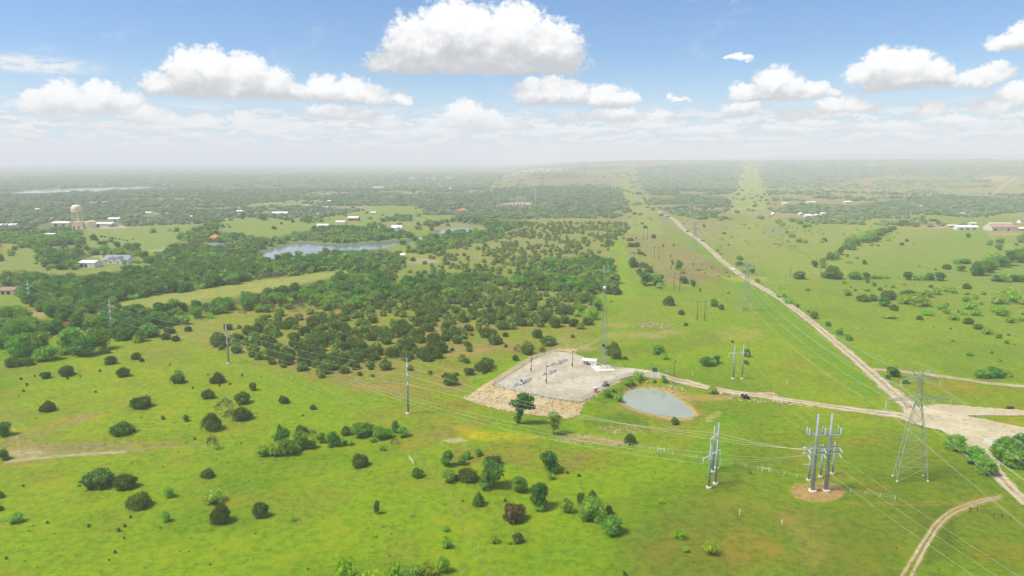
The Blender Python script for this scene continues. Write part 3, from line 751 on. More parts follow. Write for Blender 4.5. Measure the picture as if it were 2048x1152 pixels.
# ------------------------------------------------------------------ gravel roads, tracks and pad
def gravel_mat(name, c1, c2, dark):
    m, nt, out = mat(name); L = nt.links.new
    g = N(nt, 'ShaderNodeNewGeometry')
    def nz(s, d, r=0.6):
        n = N(nt, 'ShaderNodeTexNoise', i_Scale=s, i_Detail=d, i_Roughness=r); L(g.outputs['Position'], n.inputs['Vector']); return n.outputs['Fac']
    def rng_(f, a, b, lo, hi):
        n = N(nt, 'ShaderNodeMapRange', interpolation_type='SMOOTHSTEP'); L(f, n.inputs[0])
        for i, v in enumerate((a, b, lo, hi)): n.inputs[i + 1].default_value = v
        return n.outputs[0]
    def mx(f, a, b):
        n = N(nt, 'ShaderNodeMix', data_type='RGBA'); L(f, n.inputs[0])
        for i, v in ((6, a), (7, b)):
            if isinstance(v, tuple): n.inputs[i].default_value = (*v, 1)
            else: L(v, n.inputs[i])
        return n.outputs[2]
    c = mx(rng_(nz(0.09, 5), 0.40, 0.62, 0, 1), tuple(c1), tuple(c2))
    c = mx(rng_(nz(0.45, 5, 0.7), 0.48, 0.66, 0, 0.65), c, tuple(dark))
    c = mx(rng_(nz(2.5, 3, 0.7), 0.52, 0.72, 0, 0.30), c, tuple(c2))
    at_ = N(nt, 'ShaderNodeAttribute', attribute_name='tone'); sp_ = N(nt, 'ShaderNodeSeparateColor'); L(at_.outputs['Color'], sp_.inputs[0])
    a_ = N(nt, 'ShaderNodeMath', operation='SUBTRACT'); L(sp_.outputs[0], a_.inputs[0]); a_.inputs[1].default_value = 0.5
    b_ = N(nt, 'ShaderNodeMath', operation='ABSOLUTE'); L(a_.outputs[0], b_.inputs[0])
    e_ = N(nt, 'ShaderNodeMath', operation='MULTIPLY'); L(rng_(b_.outputs[0], 0.16, 0.36, 0.0, 1.0), e_.inputs[0]); L(sp_.outputs[1], e_.inputs[1])
    w_ = N(nt, 'ShaderNodeMath', operation='MULTIPLY'); L(e_.outputs[0], w_.inputs[0]); L(rng_(nz(0.25, 4, 0.7), 0.34, 0.62, 0.15, 0.85), w_.inputs[1])
    c = mx(w_.outputs[0], c, tuple(np.array(dark) * np.array([0.72, 0.74, 0.62])))
    b = N(nt, 'ShaderNodeBsdfPrincipled', i_Roughness=0.92); b.inputs['Specular IOR Level'].default_value = 0.15
    L(c, b.inputs['Base Color']); L(b.outputs['BSDF'], out.inputs['Surface'])
    return m
road_m = gravel_mat('road_gravel', s2l((204, 188, 150)) * .70, s2l((222, 208, 174)) * .70, s2l((172, 152, 116)) * .66)
pad_m = gravel_mat('pad_gravel', s2l((200, 188, 160)) * .66, s2l((222, 212, 188)) * .66, s2l((174, 158, 134)) * .6)
dirt_m = gravel_mat('road_dirt', s2l((204, 184, 146)) * .64, s2l((220, 204, 170)) * .64, s2l((178, 152, 112)) * .64)
bank_m = gravel_mat('bank_rock', s2l((206, 182, 132)) * .62, s2l((222, 202, 156)) * .64, s2l((168, 138, 92)) * .6)
def ribbon(name, px, halfw, m, lift=0.12, ragged=0.35, step=3.0):
    """a draped strip along picture points; halfw in metres, one value or one per point"""
    g = [at(*p)[:2] for p in px]
    if not hasattr(halfw, '__len__'): halfw = [halfw] * len(px)
    pts = smooth_open([(a[0], a[1], h) for a, h in zip(g, halfw)], 24)
    P = np.array(pts); seg = np.hypot(*np.diff(P[:, :2], axis=0).T); s = np.concatenate([[0], np.cumsum(seg)])
    n = max(8, int(s[-1] / step)); q = np.linspace(0, s[-1], n)
    x = np.interp(q, s, P[:, 0]); y = np.interp(q, s, P[:, 1]); w = np.interp(q, s, P[:, 2])
    tx, ty = np.gradient(x), np.gradient(y); k = np.hypot(tx, ty); nx, ny = ty / k, -tx / k
    V_ = []
    ts_ = (-1, -0.72, -0.5, -0.25, 0, 0.25, 0.5, 0.72, 1)
    for j, t in enumerate(ts_):
        ww = w * t * (1 + (ragged * (vnoise(q / 4.0 + 31 * j, q * 0 + 3.3 * j) - 0.5) * 2 if abs(t) == 1 else 0))
        X_, Y_ = x + nx * ww, y + ny * ww
        lf = lift * (0.35 if abs(t) == 1 else 1.0)
        V_.append(np.stack([X_, Y_, height(X_, Y_) + lf], 1))
    V_ = np.stack(V_, 1).reshape(-1, 3)
    i = np.arange(n - 1)[:, None] * 9; j = np.arange(8)[None, :]
    F = np.stack([i + j, i + j + 9, i + j + 10, i + j + 1], -1).reshape(-1, 4)
    lane = np.zeros((n, 9, 3)); lane[:, :, 0] = np.abs(np.array(ts_))[None, :]; lane[:, :, 1] = 1.0
    me = np_mesh(name, V_, F, m, lane.reshape(-1, 3), smooth=True); o = bpy.data.objects.new(name, me); COL.objects.link(o); tag(o, kind='structure'); return o
def drape(name, poly, m, lift=0.16, cell=1.2, ragged=0.8):
    """a draped patch inside a ground polygon"""
    xs = [p[0] for p in poly]; ys = [p[1] for p in poly]
    ax = np.arange(min(xs) - 2, max(xs) + 2, cell); ay = np.arange(min(ys) - 2, max(ys) + 2, cell)
    XX, YY = np.meshgrid(ax, ay); x, y = XX.ravel(), YY.ravel()
    s = sdist(x, y, poly)
    keep = (s + ragged * 3 * (fbm(x / 3, y / 3, 2) - 0.5)) < 0
    nx_ = len(ax); idx = np.arange(len(x)).reshape(XX.shape)
    q = np.stack([idx[:-1, :-1], idx[:-1, 1:], idx[1:, 1:], idx[1:, :-1]], -1).reshape(-1, 4)
    q = q[keep[q].sum(1) >= 3]
    z = height(x, y) + lift
    used, inv = np.unique(q, return_inverse=True)
    me = np_mesh(name, np.stack([x, y, z], 1)[used], inv.reshape(-1, 4), m, smooth=True)
    o = bpy.data.objects.new(name, me); COL.objects.link(o); tag(o, kind='structure'); return o
def gp(px): return [at(*p)[:2] for p in px]
ribbon('main_gravel_road', [(1318, 422), (1326, 428), (1345, 437), (1372, 462), (1400, 482), (1450, 526), (1500, 562), (1560, 597), (1605, 630), (1652, 668), (1700, 709), (1745, 748), (1792, 790), (1835, 826), (1868, 848)], [4, 4, 4.0, 3.6, 3.4, 3.4, 3.2, 3.1, 3.0, 3.0, 3.1, 3.4, 3.8, 4.6, 6], road_m)
ribbon('right_branch_road', [(1742, 738), (1790, 742), (1850, 748), (1920, 758), (1990, 768), (2090, 776)], [2.0, 2.4, 2.4, 2.4, 2.2, 2.2], dirt_m, 0.14)
ribbon('pad_access_road', [(1262, 745), (1320, 752), (1360, 762), (1400, 772), (1450, 782), (1520, 792), (1600, 804), (1680, 816), (1760, 826), (1850, 838)], [4, 4.5, 4.2, 3.4, 3.0, 3.0, 3.0, 3.2, 3.6, 5.0], road_m, 0.2)
ribbon('far_right_road', [(1984, 391), (2000, 378), (2014, 367), (2032, 355)], [5, 6, 7, 9], dirt_m, 0.6)
drape('road_junction', gp([(1800, 838), (1810, 818), (1850, 812), (1880, 808), (1960, 815), (2080, 822), (2080, 834), (2000, 832), (1930, 832), (1985, 842), (2080, 864), (2080, 886), (2040, 884), (2020, 894), (1985, 900), (1968, 910), (1950, 905), (1920, 884), (1880, 862), (1830, 850)]), road_m, 0.22, 0.9, 0.5)
ribbon('lower_gravel_road', [(1950, 892), (1978, 915), (1994, 945), (2022, 978), (2060, 1012)], [4.5, 2.8, 2.2, 2.4, 2.4], road_m, 0.16)
for o in (0, 9): ribbon('dirt_track', [(2000, 993 + o * .4), (1960, 1000 + o * .6), (1905, 1020 + o), (1870 + o, 1048 + o * .5), (1845 + o * 1.4, 1085), (1820 + o * 1.8, 1125), (1795 + o * 2.2, 1170), (1778 + o * 2.6, 1240)], .34, dirt_m, .05, .4, .5)
drape('gravel_pad', PAD, pad_m, 0.22, 1.0, 0.1)
BANK_PX = [(925, 797), (968, 812), (1020, 824), (1080, 832), (1140, 838), (1158, 828), (1185, 806), (1222, 784), (1250, 766), (1262, 754), (1232, 762), (1192, 789), (1163, 806), (1100, 797), (1035, 783), (985, 770), (1030, 742), (1072, 716), (1112, 703), (1150, 704), (1155, 698), (1120, 697), (1070, 708), (1030, 732), (985, 760)]
BANK = [tuple(float(v) for v in flat(a, b, PAD_Z if 8 < i < 20 else 0.0)) for i, (a, b) in enumerate(BANK_PX)]
drape('rock_bank', BANK, bank_m, 0.12, 0.8, 0.6)
# ------------------------------------------------------------------ foliage
def foliage(name, srgb, var=0.16, trans=0.25, hue=0.03):
    m, nt, out = mat(name); L = nt.links.new
    base = s2l(srgb)
    att = N(nt, 'ShaderNodeAttribute', attribute_name='tone'); oi = N(nt, 'ShaderNodeObjectInfo')
    mx = N(nt, 'ShaderNodeMix', data_type='RGBA', blend_type='MULTIPLY'); mx.inputs[0].default_value = 1.0
    mx.inputs[6].default_value = (*base, 1); L(att.outputs['Color'], mx.inputs[7])
    h = N(nt, 'ShaderNodeHueSaturation')
    mr = N(nt, 'ShaderNodeMapRange'); L(oi.outputs['Random'], mr.inputs[0]); mr.inputs[3].default_value = 0.5 - hue; mr.inputs[4].default_value = 0.5 + hue
    ml = N(nt, 'ShaderNodeMath', operation='MULTIPLY'); L(oi.outputs['Random'], ml.inputs[0]); ml.inputs[1].default_value = 7.31
    fr = N(nt, 'ShaderNodeMath', operation='FRACT'); L(ml.outputs[0], fr.inputs[0])
    mv = N(nt, 'ShaderNodeMapRange'); L(fr.outputs[0], mv.inputs[0]); mv.inputs[3].default_value = 1 - var; mv.inputs[4].default_value = 1 + var
    L(mr.outputs[0], h.inputs['Hue']); L(mv.outputs[0], h.inputs['Value']); L(mx.outputs[2], h.inputs['Color'])
    d = N(nt, 'ShaderNodeBsdfDiffuse'); t = N(nt, 'ShaderNodeBsdfTranslucent'); s = N(nt, 'ShaderNodeMixShader'); s.inputs[0].default_value = trans
    L(h.outputs[0], d.inputs[0]); L(h.outputs[0], t.inputs[0]); L(d.outputs[0], s.inputs[1]); L(t.outputs[0], s.inputs[2]); L(s.outputs[0], out.inputs['Surface'])
    return m
FM = {
 'J': foliage('juniper_foliage', (114, 138, 60), 0.22, 0.25, 0.016), 'B': foliage('broadleaf_foliage', (126, 166, 66), 0.20, 0.32, 0.02),
 'L': foliage('light_foliage', (150, 188, 70), 0.14, 0.35, 0.02), 'G': foliage('grey_twigs', (126, 124, 94), 0.14, 0.15, 0.015),
 'Y': foliage('bright_foliage', (150, 186, 46), 0.1, 0.35), 'K': foliage('deep_foliage', (102, 144, 62), 0.18, 0.3, 0.02), 'R': foliage('rusty_juniper_foliage', (118, 108, 62), 0.1, 0.25, 0.01),
}
FM['FK'] = foliage('far_deep_foliage', (128, 150, 112), 0.14, 0.2, 0.012); FM['FB'] = foliage('far_foliage', (146, 166, 118), 0.14, 0.2, 0.012)  # paler, bluish copies for distant trees: haze put into the leaf colour
bark_m = noise_mat('bark', tuple(s2l((96, 82, 66))), tuple(s2l((66, 56, 44))), 3.0, 0.95)
def ico():
    t = (1 + 5 ** .5) / 2
    v = [(-1, t, 0), (1, t, 0), (-1, -t, 0), (1, -t, 0), (0, -1, t), (0, 1, t), (0, -1, -t), (0, 1, -t), (t, 0, -1), (t, 0, 1), (-t, 0, -1), (-t, 0, 1)]
    f = [(0, 11, 5), (0, 5, 1), (0, 1, 7), (0, 7, 10), (0, 10, 11), (1, 5, 9), (5, 11, 4), (11, 10, 2), (10, 7, 6), (7, 1, 8), (3, 9, 4), (3, 4, 2), (3, 2, 6), (3, 6, 8), (3, 8, 9), (4, 9, 5), (2, 4, 11), (6, 2, 10), (8, 6, 7), (9, 8, 1)]
    v = [np.array(p) / np.linalg.norm(p) for p in v]; cache = {}; nf = []
    def mid(a, b):
        k = (min(a, b), max(a, b))
        if k not in cache:
            p = v[a] + v[b]; v.append(p / np.linalg.norm(p)); cache[k] = len(v) - 1
        return cache[k]
    for a, b, c in f:
        ab, bc, ca = mid(a, b), mid(b, c), mid(c, a); nf += [(a, ab, ca), (b, bc, ab), (c, ca, bc), (ab, bc, ca)]
    return np.array(v), np.array(nf)
ICO_V, ICO_F = ico()
def crown(lobes, nleaf, leaf, rg, up=0.4, core=0.86, spread=0.16, pointy=1.6, zmin=0.0):
    """lobes (n,6) centre and radii; returns verts, triangles, tones"""
    vs, fs, cs = [], [], []; o = 0
    lobes = np.asarray(lobes, float)
    for l in lobes:
        if core > 0:
            j = 1 + 0.16 * (rg.random(len(ICO_V)) - 0.5) * 2
            v = l[:3] + ICO_V * l[3:] * core * j[:, None]; v[:, 2] = np.maximum(v[:, 2], zmin)
            vs.append(v); fs.append(ICO_F + o); cs.append(np.repeat(0.88 + 0.24 * rg.random((1, 1)), len(v), 0) * np.ones((1, 3))); o += len(v)
    area = (lobes[:, 3] * lobes[:, 4] + lobes[:, 4] * lobes[:, 5]); cnt = rg.multinomial(nleaf, area / area.sum())
    P, Dn = [], []
    for l, c in zip(lobes, cnt):
        d = rg.normal(size=(c, 3)); d[:, 2] = np.where(d[:, 2] < -0.3, -d[:, 2], d[:, 2]); d /= np.linalg.norm(d, axis=1)[:, None]
        P.append(l[:3] + d * l[3:] * (1 - spread + 2 * spread * rg.random((c, 1)))); Dn.append(d)
    P = np.concatenate(P); Dn = np.concatenate(Dn)
    depth = np.min(np.linalg.norm((P[:, None] - lobes[None, :, :3]) / lobes[None, :, 3:], axis=2), axis=1)
    k = (depth > 0.80) & (P[:, 2] > zmin); P, Dn = P[k], Dn[k]; n = len(P)
    tip = Dn + np.array([0, 0, up]) + 0.5 * rg.normal(size=(n, 3)); tip /= np.linalg.norm(tip, axis=1)[:, None]
    side = np.cross(tip, rg.normal(size=(n, 3))); side /= np.linalg.norm(side, axis=1)[:, None]
    sz = leaf * (0.6 + 0.8 * rg.random((n, 1)))
    v = np.stack([P - side * sz * 0.5, P + side * sz * 0.5, P + tip * sz * pointy], 1).reshape(-1, 3)
    t = 0.72 + 0.56 * rg.random((n, 1)); tc_ = np.concatenate([t * (0.90 + 0.16 * rg.random((n, 1))), t, t * (0.8 + 0.3 * rg.random((n, 1)))], 1)
    vs.append(v); fs.append(np.arange(n * 3).reshape(-1, 3) + o); cs.append(np.repeat(tc_, 3, 0))
    return np.concatenate(vs), np.concatenate(fs), np.concatenate(cs)
def dome_lobes(n, rg, w=0.5, h=0.62, r=0.2, squash=1.0):
    L_ = []
    for i in range(n):
        a = rg.uniform(0, 2 * math.pi); q = math.sqrt(rg.random()) * (w - r * 0.85)
        k = 1 - (q / w) ** 2
        z = rg.uniform(0.25, 1.0) * h * math.sqrt(max(k, 0.1)) - r * 0.55
        rr = r * rg.uniform(0.75, 1.2)
        L_.append((q * math.cos(a), q * math.sin(a), max(z, rr * 0.5), rr, rr, rr * squash))
    L_.append((0, 0, h * 0.4, w * 0.72, w * 0.72, h * 0.5))
    return L_
def proto(name, kind, lobes, nleaf, leaf, rg, **kw):
    v, f, c = crown(lobes, nleaf, leaf, rg, **kw)
    s = 1.0 / max(np.ptp(v[:, 0]), np.ptp(v[:, 1])) * 1.04
    v = v * s; v[:, 2] -= v[:, 2].min()
    return np_mesh(name, v, f, FM[kind], c)
PR = {}
def tree_lobes(rg, n=9, w=0.42, z0=0.28, z1=0.75, r=0.2):
    L_ = []
    for i in range(n):
        a = 2.4 * i + rg.uniform(-.5, .5); t = (i + .5) / n; z = z0 + (z1 - z0) * rg.random()
        q = (w - r * .7) * math.sqrt(rg.random()) * (1 - 0.5 * max(0, (z - 0.5 * (z0 + z1)) / (z1 - z0)))
        rr = r * rg.uniform(0.75, 1.25); L_.append((q * math.cos(a), q * math.sin(a), z, rr, rr, rr * 0.85))
    L_.append((0, 0, 0.5 * (z0 + z1), w * 0.6, w * 0.6, (z1 - z0) * 0.6))
    return L_
for i in range(6):
    g = np.random.default_rng(100 + i)
    PR['J', i] = proto('juniper_bush', 'J', dome_lobes(17, g, 0.5, 0.60, 0.165, 1.25), 2100, 0.050, g, up=0.9, pointy=2.4, spread=0.21)
for i in range(3):
    g = np.random.default_rng(140 + i)
    PR['G', i] = proto('grey_shrub', 'G', dome_lobes(12, g, 0.5, 0.7, 0.18, 1.2), 1100, 0.035, g, up=0.8, core=0.0, spread=0.5, pointy=3.0)
    PR['L', i] = proto('light_shrub', 'L', dome_lobes(12, g, 0.5, 0.6, 0.2), 1300, 0.05, g, up=0.3, core=0.7, spread=0.28, pointy=1.3)
    PR['Y', i] = proto('bright_shrub', 'Y', dome_lobes(9, g, 0.48, 0.55, 0.2), 1000, 0.05, g, up=0.2, core=0.55, spread=0.4, pointy=1.2)
    PR['P', i] = proto('pointed_tree', 'K', [(0, 0, 0.12 + 0.115 * k, 0.44 * (1 - k / 9.5) + .03, 0.44 * (1 - k / 9.5) + .03, 0.12) for k in range(9)] + [(g.uniform(-.25, .25), g.uniform(-.25, .25), g.uniform(.15, .5), .14, .14, .14) for k in range(6)], 1100, 0.06, g, up=0.2, spread=0.25)
for i in range(5):
    g = np.random.default_rng(180 + i)
    PR['B', i] = proto('broadleaf_tree', 'B', tree_lobes(g, 12, 0.48, 0.12, 0.68, 0.19), 2200, 0.05, g, up=0.15, core=0.74, spread=0.28, pointy=1.2)
    PR['K', i] = proto('dark_broadleaf_tree', 'K', tree_lobes(g, 12, 0.48, 0.12, 0.72, 0.18), 2200, 0.05, g, up=0.2, core=0.74, spread=0.28, pointy=1.2)
PR['R', 0] = proto('rusty_juniper', 'R', dome_lobes(14, np.random.default_rng(9), 0.5, 0.62, 0.17, 1.2), 1500, 0.055, np.random.default_rng(9), up=0.9, pointy=2.0)
for i in range(3):
    g = np.random.default_rng(220 + i)
    PR['S', i] = proto('juniper_seedling', 'J', dome_lobes(4, g, 0.4, 0.7, 0.2, 1.2), 160, 0.14, g, up=0.8)
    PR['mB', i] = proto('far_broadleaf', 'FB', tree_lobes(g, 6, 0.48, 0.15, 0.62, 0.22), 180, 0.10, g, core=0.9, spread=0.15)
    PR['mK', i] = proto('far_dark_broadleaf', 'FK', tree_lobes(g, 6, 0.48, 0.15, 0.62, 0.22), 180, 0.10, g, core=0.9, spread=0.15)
    PR['nB', i] = proto('mid_broadleaf', 'B', tree_lobes(g, 7, 0.48, 0.15, 0.64, 0.21), 260, 0.09, g, core=0.88, spread=0.2)
    PR['nK', i] = proto('mid_dark_broadleaf', 'K', tree_lobes(g, 7, 0.48, 0.15, 0.64, 0.21), 260, 0.09, g, core=0.88, spread=0.2)
    PR['mJ', i] = proto('far_juniper', 'J', dome_lobes(7, g, 0.5, 0.55, 0.2, 1.1), 200, 0.09, g, up=0.8, core=0.9)
    PR['mG', i] = proto('far_grey_shrub', 'G', dome_lobes(7, g, 0.5, 0.65, 0.2), 190, 0.08, g, core=0.6, spread=0.4, pointy=2.2)
    PR['mL', i] = proto('far_light_shrub', 'L', dome_lobes(6, g, 0.5, 0.55, 0.22), 170, 0.09, g, core=0.75, spread=0.25)
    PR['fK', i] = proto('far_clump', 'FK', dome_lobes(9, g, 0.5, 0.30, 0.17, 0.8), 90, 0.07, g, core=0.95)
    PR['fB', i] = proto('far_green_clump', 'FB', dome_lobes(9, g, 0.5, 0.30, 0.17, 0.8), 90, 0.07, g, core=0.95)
NV = {}
for k, i in PR: NV[k] = max(NV.get(k, 0), i + 1)
KNAME = {'J': 'juniper_bush', 'G': 'grey_shrub', 'L': 'light_shrub', 'Y': 'bright_shrub', 'P': 'pointed_tree', 'B': 'broadleaf_tree', 'K': 'dark_broadleaf_tree', 'R': 'rusty_juniper', 'S': 'juniper_seedling'}
KCAT = {'J': 'bush', 'G': 'shrub', 'L': 'shrub', 'Y': 'shrub', 'P': 'tree', 'B': 'tree', 'K': 'tree', 'R': 'bush', 'S': 'seedling'}
def plant(kind, p, w, h=None, label=None, group=None, rz=None, depth=None):
    """one plant standing at ground point p, w metres wide, h metres tall"""
    me = PR[kind, int(rng.integers(NV[kind]))]
    o = bpy.data.objects.new(KNAME[kind], me); COL.objects.link(o)
    o.location = (p[0], p[1], p[2] - 0.04 * w)
    zh = max(v.co.z for v in me.vertices[:200]) if False else None
    rat = HT[me.name]
    o.scale = (w, w if depth is None else depth, w if h is None else h / rat)
    o.rotation_euler = (0, 0, rng.uniform(0, 6.283) if rz is None else rz)
    return tag(o, label, KCAT[kind], group)
HT = {}
for me in PR.values():
    a = np.empty(len(me.vertices) * 3, np.float32); me.vertices.foreach_get('co', a); HT[me.name] = float(a[2::3].max())
PLANTED = []      # (x, y, radius) so that scattered plants keep clear
ORD = ['first', 'second', 'third', 'fourth', 'fifth', 'sixth', 'seventh', 'eighth', 'ninth', 'tenth', 'eleventh', 'twelfth', 'thirteenth', 'fourteenth', 'fifteenth', 'sixteenth', 'seventeenth', 'eighteenth', 'nineteenth', 'twentieth']
for t_ in ('twenty', 'thirty', 'forty', 'fifty'): ORD += [t_[:-1] + 'ieth'] * (t_ != 'twenty') + [t_ + '-' + o_ for o_ in ORD[:9]]
def ordinal(i, n):
    return 'leftmost' if i == 0 else 'rightmost' if i == n - 1 else ORD[i] + ' from left'
KW = {'J': 'dark juniper bush', 'G': 'grey twiggy shrub', 'L': 'light green shrub', 'Y': 'bright yellow-green shrub', 'P': 'pointed green tree', 'B': 'leafy green tree', 'K': 'deep green tree', 'R': 'rust-tinged juniper bush'}
def plural(w): return w + ('es' if w.endswith('h') else 's')
def hand(where, rows, group=None, off=(0, 0, 1.0), split=True):
    """rows of 'kind x base_y width [height]' read off the photograph; labels count them from the left in their area"""
    ox, oy, s = off; items = []
    for row in rows.strip().split(';'):
        t = row.split()
        if not t: continue
        k = t[0]; v = [float(q) for q in t[1:]]
        x, y, w = ox + v[0] / s, oy + v[1] / s, v[2] / s
        p = at(x, y); m = mpp(p); wm = w * m
        hm = None
        if len(v) > 3:
            an = math.atan2(CAM_H, math.hypot(p[0], p[1]))
            hm = max((v[3] / s * m - 0.22 * wm * math.sin(an)) / math.cos(an), 0.35 * wm)
        # the row gives the visible foot: move the centre back by most of a radius
        d = math.hypot(p[0], p[1]); q = wm * 0.36; x_, y_ = p[0] * (1 + q / d), p[1] * (1 + q / d)
        items.append((k, x, (x_, y_, hz(x_, y_)), wm, hm))
    byk = {}
    for it in items: byk.setdefault(it[0], []).append(it)
    for k, L_ in byk.items():
        L_.sort(key=lambda t: t[1]); n = len(L_)
        for i, (k, x, p, wm, hm) in enumerate(L_):
            if k == 'S': lab = 'tiny dark juniper seedling dotted in the grass ' + where
            elif n == 1: lab = 'only ' + KW[k] + ' ' + where
            else: lab = ordinal(i, n) + ' ' + KW[k] + ' of those ' + where
            plant(k, p, wm, hm, lab, ('seedlings ' if k == 'S' else plural(KW[k]) + ' ') + where)
            PLANTED.append((p[0], p[1], wm * 0.5))
hand('on the open left pasture', '''
J 29.5 735 27;J 202 979 62 37;J 252 983 45 29;J 277.6 1021 44 31;J 244 874 46 28;J 423 864 41 38;J 415 958 25;J 442 1051 38 40;J 522 1039 34 31;J 272 720 20;J 284 724 10;
J 222 730 22;J 93 758 19;J 132 754 29;J 247 755 25;J 97 825 27;J 282 819 42 25;J 358 768 29;J 486 810 33;J 486 843 38;J 417 799 26;J 437 768 30''')
hand('on the rise near the steel poles', 'J 339 668 22;J 332 680 20;J 353 683 16;J 376 664 16;J 457 661 20;J 436 690 34;J 568 808 22;J 507 782 15 19;J 627 820 14;J 460 770 6')
hand('along the left pasture edge', 'K 10 874 28;K 8 922 22;J 1 997 15;J 2 1022 12;L 34 1049 24 18;L 338 997 21 22;L 333 1045 16 21;L 428 1011 42 28;B 372 844 12 14;B 326 840 8 9')
hand('on the open left pasture', 'G 357 754 19;G 450 833 40 36;G 425 901 25 30;G 458 836 20')
hand('in the left pasture', '''S 42 760 5;S 54 772 6;S 47 784 5;S 191 786 5;S 161 754 4;S 135 759 7;S 200 744 5;S 416 750 4;S 386 778 5;S 439 773 5;S 484 753 6;S 340 731 4;S 95 1048 6;S 178 1055 6;S 261 1037 6;S 250 1055 6;S 238 1064 9;S 248 1078 5;
S 230 1107 6;S 13 1119 6;S 218 1122 4;S 321 1057 4;S 389 880 6;S 47 974 4;S 482 888 4;S 145 736 3;S 70 754 4;S 500 770 4;S 657 885 4;S 605 833 5;S 1500 948 6''')
hand('clumped left of the pasture', 'B 38 715 46 42;B 72 712 52 44;B 92 724 42 30;K 55 722 34;J 57 732 22;B 146 700 46 42;K 168 715 52 40;B 202 702 38 40;L 129 711 22;L 186 695 32;J 212 708 17')
hand('in the leafy row across the pasture', '''L 525 915 32 24;L 552 915 30 30;B 577 914 30 34;L 590 908 26;K 565 895 44 34;B 603 902 34 40;B 623 898 22;J 604 870 26 20;G 626 880 20 22;B 643 888 20 22;K 666 896 30 30;B 684 893 20;L 700 892 18;J 694 872 26;B 718 878 36 30;K 738 876 32 28;
B 758 882 30 28;L 745 886 18;B 776 878 24;K 790 868 17 26;B 806 876 26 22;G 790 890 18 14;L 765 903 14 12;P 559 860 11 13''')
hand('in the middle foreground pasture', 'J 720 937 38 27;J 834 958 27 20;K 754 1030 14 27;Y 750 1076 11;Y 893 1065 18;L 894 1099 20 22;Y 987 1090 24 22;Y 1018 1090 12;Y 586 1045 12 12;G 825 1036 12 6;G 765 1056 10 5')
hand('right of the foreground wheel tracks', 'K 895 935 28 34;B 925 932 20 22;B 934 920 18 18;B 958 914 16 16;J 988 935 38 24;J 937 966 50 28;K 984 984 62 58;B 897 968 30 26;B 912 960 12;P 958 1015 34 29;R 1029 1050 54 38;J 1036 1089 24 22;S 925 1004 5;S 1010 1004 7')
hand('in the centre foreground clump', 'K 1099 949 50 44;L 1103 960 19;B 1040 989 34 34;K 1079 1023 48 54;L 1080 1026 22;L 1135 1030 28 32;J 1161 1012 18 28;J 1186 1010 22 30;L 1183 1048 58 54;B 1172 1046 26 30;J 1218 1030 16 18;B 1222 1075 47 40;J 1135 948 8;J 1158 954 8')
hand('in the lower right meadow', 'J 1261 890 29 22;Y 1420 1114 34 30;L 1372 1106 16;Y 1360 1082 28 20;S 1249 1152 9;Y 1322 1008 16;G 1605 1090 10 4')
hand('along the bottom edge of the view', 'Y 696 1166 48 44;Y 736 1180 54 30;Y 792 1166 36 40;B 826 1168 42 34;Y 858 1162 34 34;L 888 1150 28 34;Y 950 1172 22;B 1000 1172 18;Y 770 1180 34')
hand('around the pond', 'Y 1254 775 18;Y 1276 768 26 22;L 1224 784 14;B 1214 795 18;L 1236 804 22 20;B 1328 768 12 16;B 1309 768 8;L 1425 789 20 18;J 1350 850 18 16;B 1262 772 14')
hand('on the grass right of the pad', 'J 1337 612 24 22;B 1428 614 18;J 1442 620 13 13;J 1363 630 16;J 1372 652 10;B 1318 711 30 22;Y 1330 720 24;K 1410 735 28;L 1424 732 20;K 1432 728 19;J 1494 715 16 20;J 1492 729 12;J 1465 686 8;J 1231 719 29 26;J 1219 712 20;J 1228 698 20;J 1215 700 14;J 1251 720 11;L 1400 580 4;K 1400 584 5 8')
hand('just left of the pad', 'J 1031 722 17;G 1036 704 20;G 1056 701 28 22;J 1085 706 17;J 1097 693 39 24;J 1073 677 24 22;J 939 752 25;J 963 744 32 26;G 985 742 24 14;J 968 748 12;J 933 727 16;J 972 745 26;J 913 752 11;J 892 752 10;J 886 756 9;J 860 750 12')
hand('at the front edge of the juniper thicket', '''J 648 750 30;J 690 748 26;J 712 740 20;J 720 752 12;J 742 728 20;J 742 740 14;J 772 742 30;J 745 754 8;J 690 722 18;J 820 742 15;J 855 724 26;J 846 720 34;J 880 708 36;J 830 708 20;J 866 700 26;J 905 702 10;J 938 704 16;J 990 690 34;J 1012 695 10;J 872 719 30;J 935 694 18;J 985 672 20;
J 973 676 36 24;J 890 683 20;J 937 663 22;J 1010 674 14;J 1145 676 10;J 813 724 15;J 800 690 16''')
hand('at the right end of the juniper thicket', 'J 1109 656 33;J 1146 654 26;J 1128 648 26;J 1090 643 30;J 1070 642 20;J 1120 630 28;L 1180 641 32 30;Y 1160 626 20 26;B 1194 622 26 26;L 1154 634 18;J 1140 630 18;J 1037 615 18;J 1066 620 24;J 1052 636 14;J 1231 590 26;L 1222 604 8')
Z4 = (1536, 300, 4.0); Z8 = (1536, 560, 4.0); Z5b = (1240, 400, 6.4); Z7c = (1780, 380, 7.53)
hand('in the hedge below the farm field', 'K 250 1037 110 70;K 505 1037 140 110;B 550 1035 90;B 690 1037 115 62;K 785 1036 72 56;B 840 1033 36;B 870 1034 32;B 902 1034 36;L 950 1034 46;K 1115 1044 78 70;B 1180 1038 36;L 1240 1044 60;K 1290 1046 72 60;K 1372 1048 92 66;L 1210 1046 60', off=Z4)
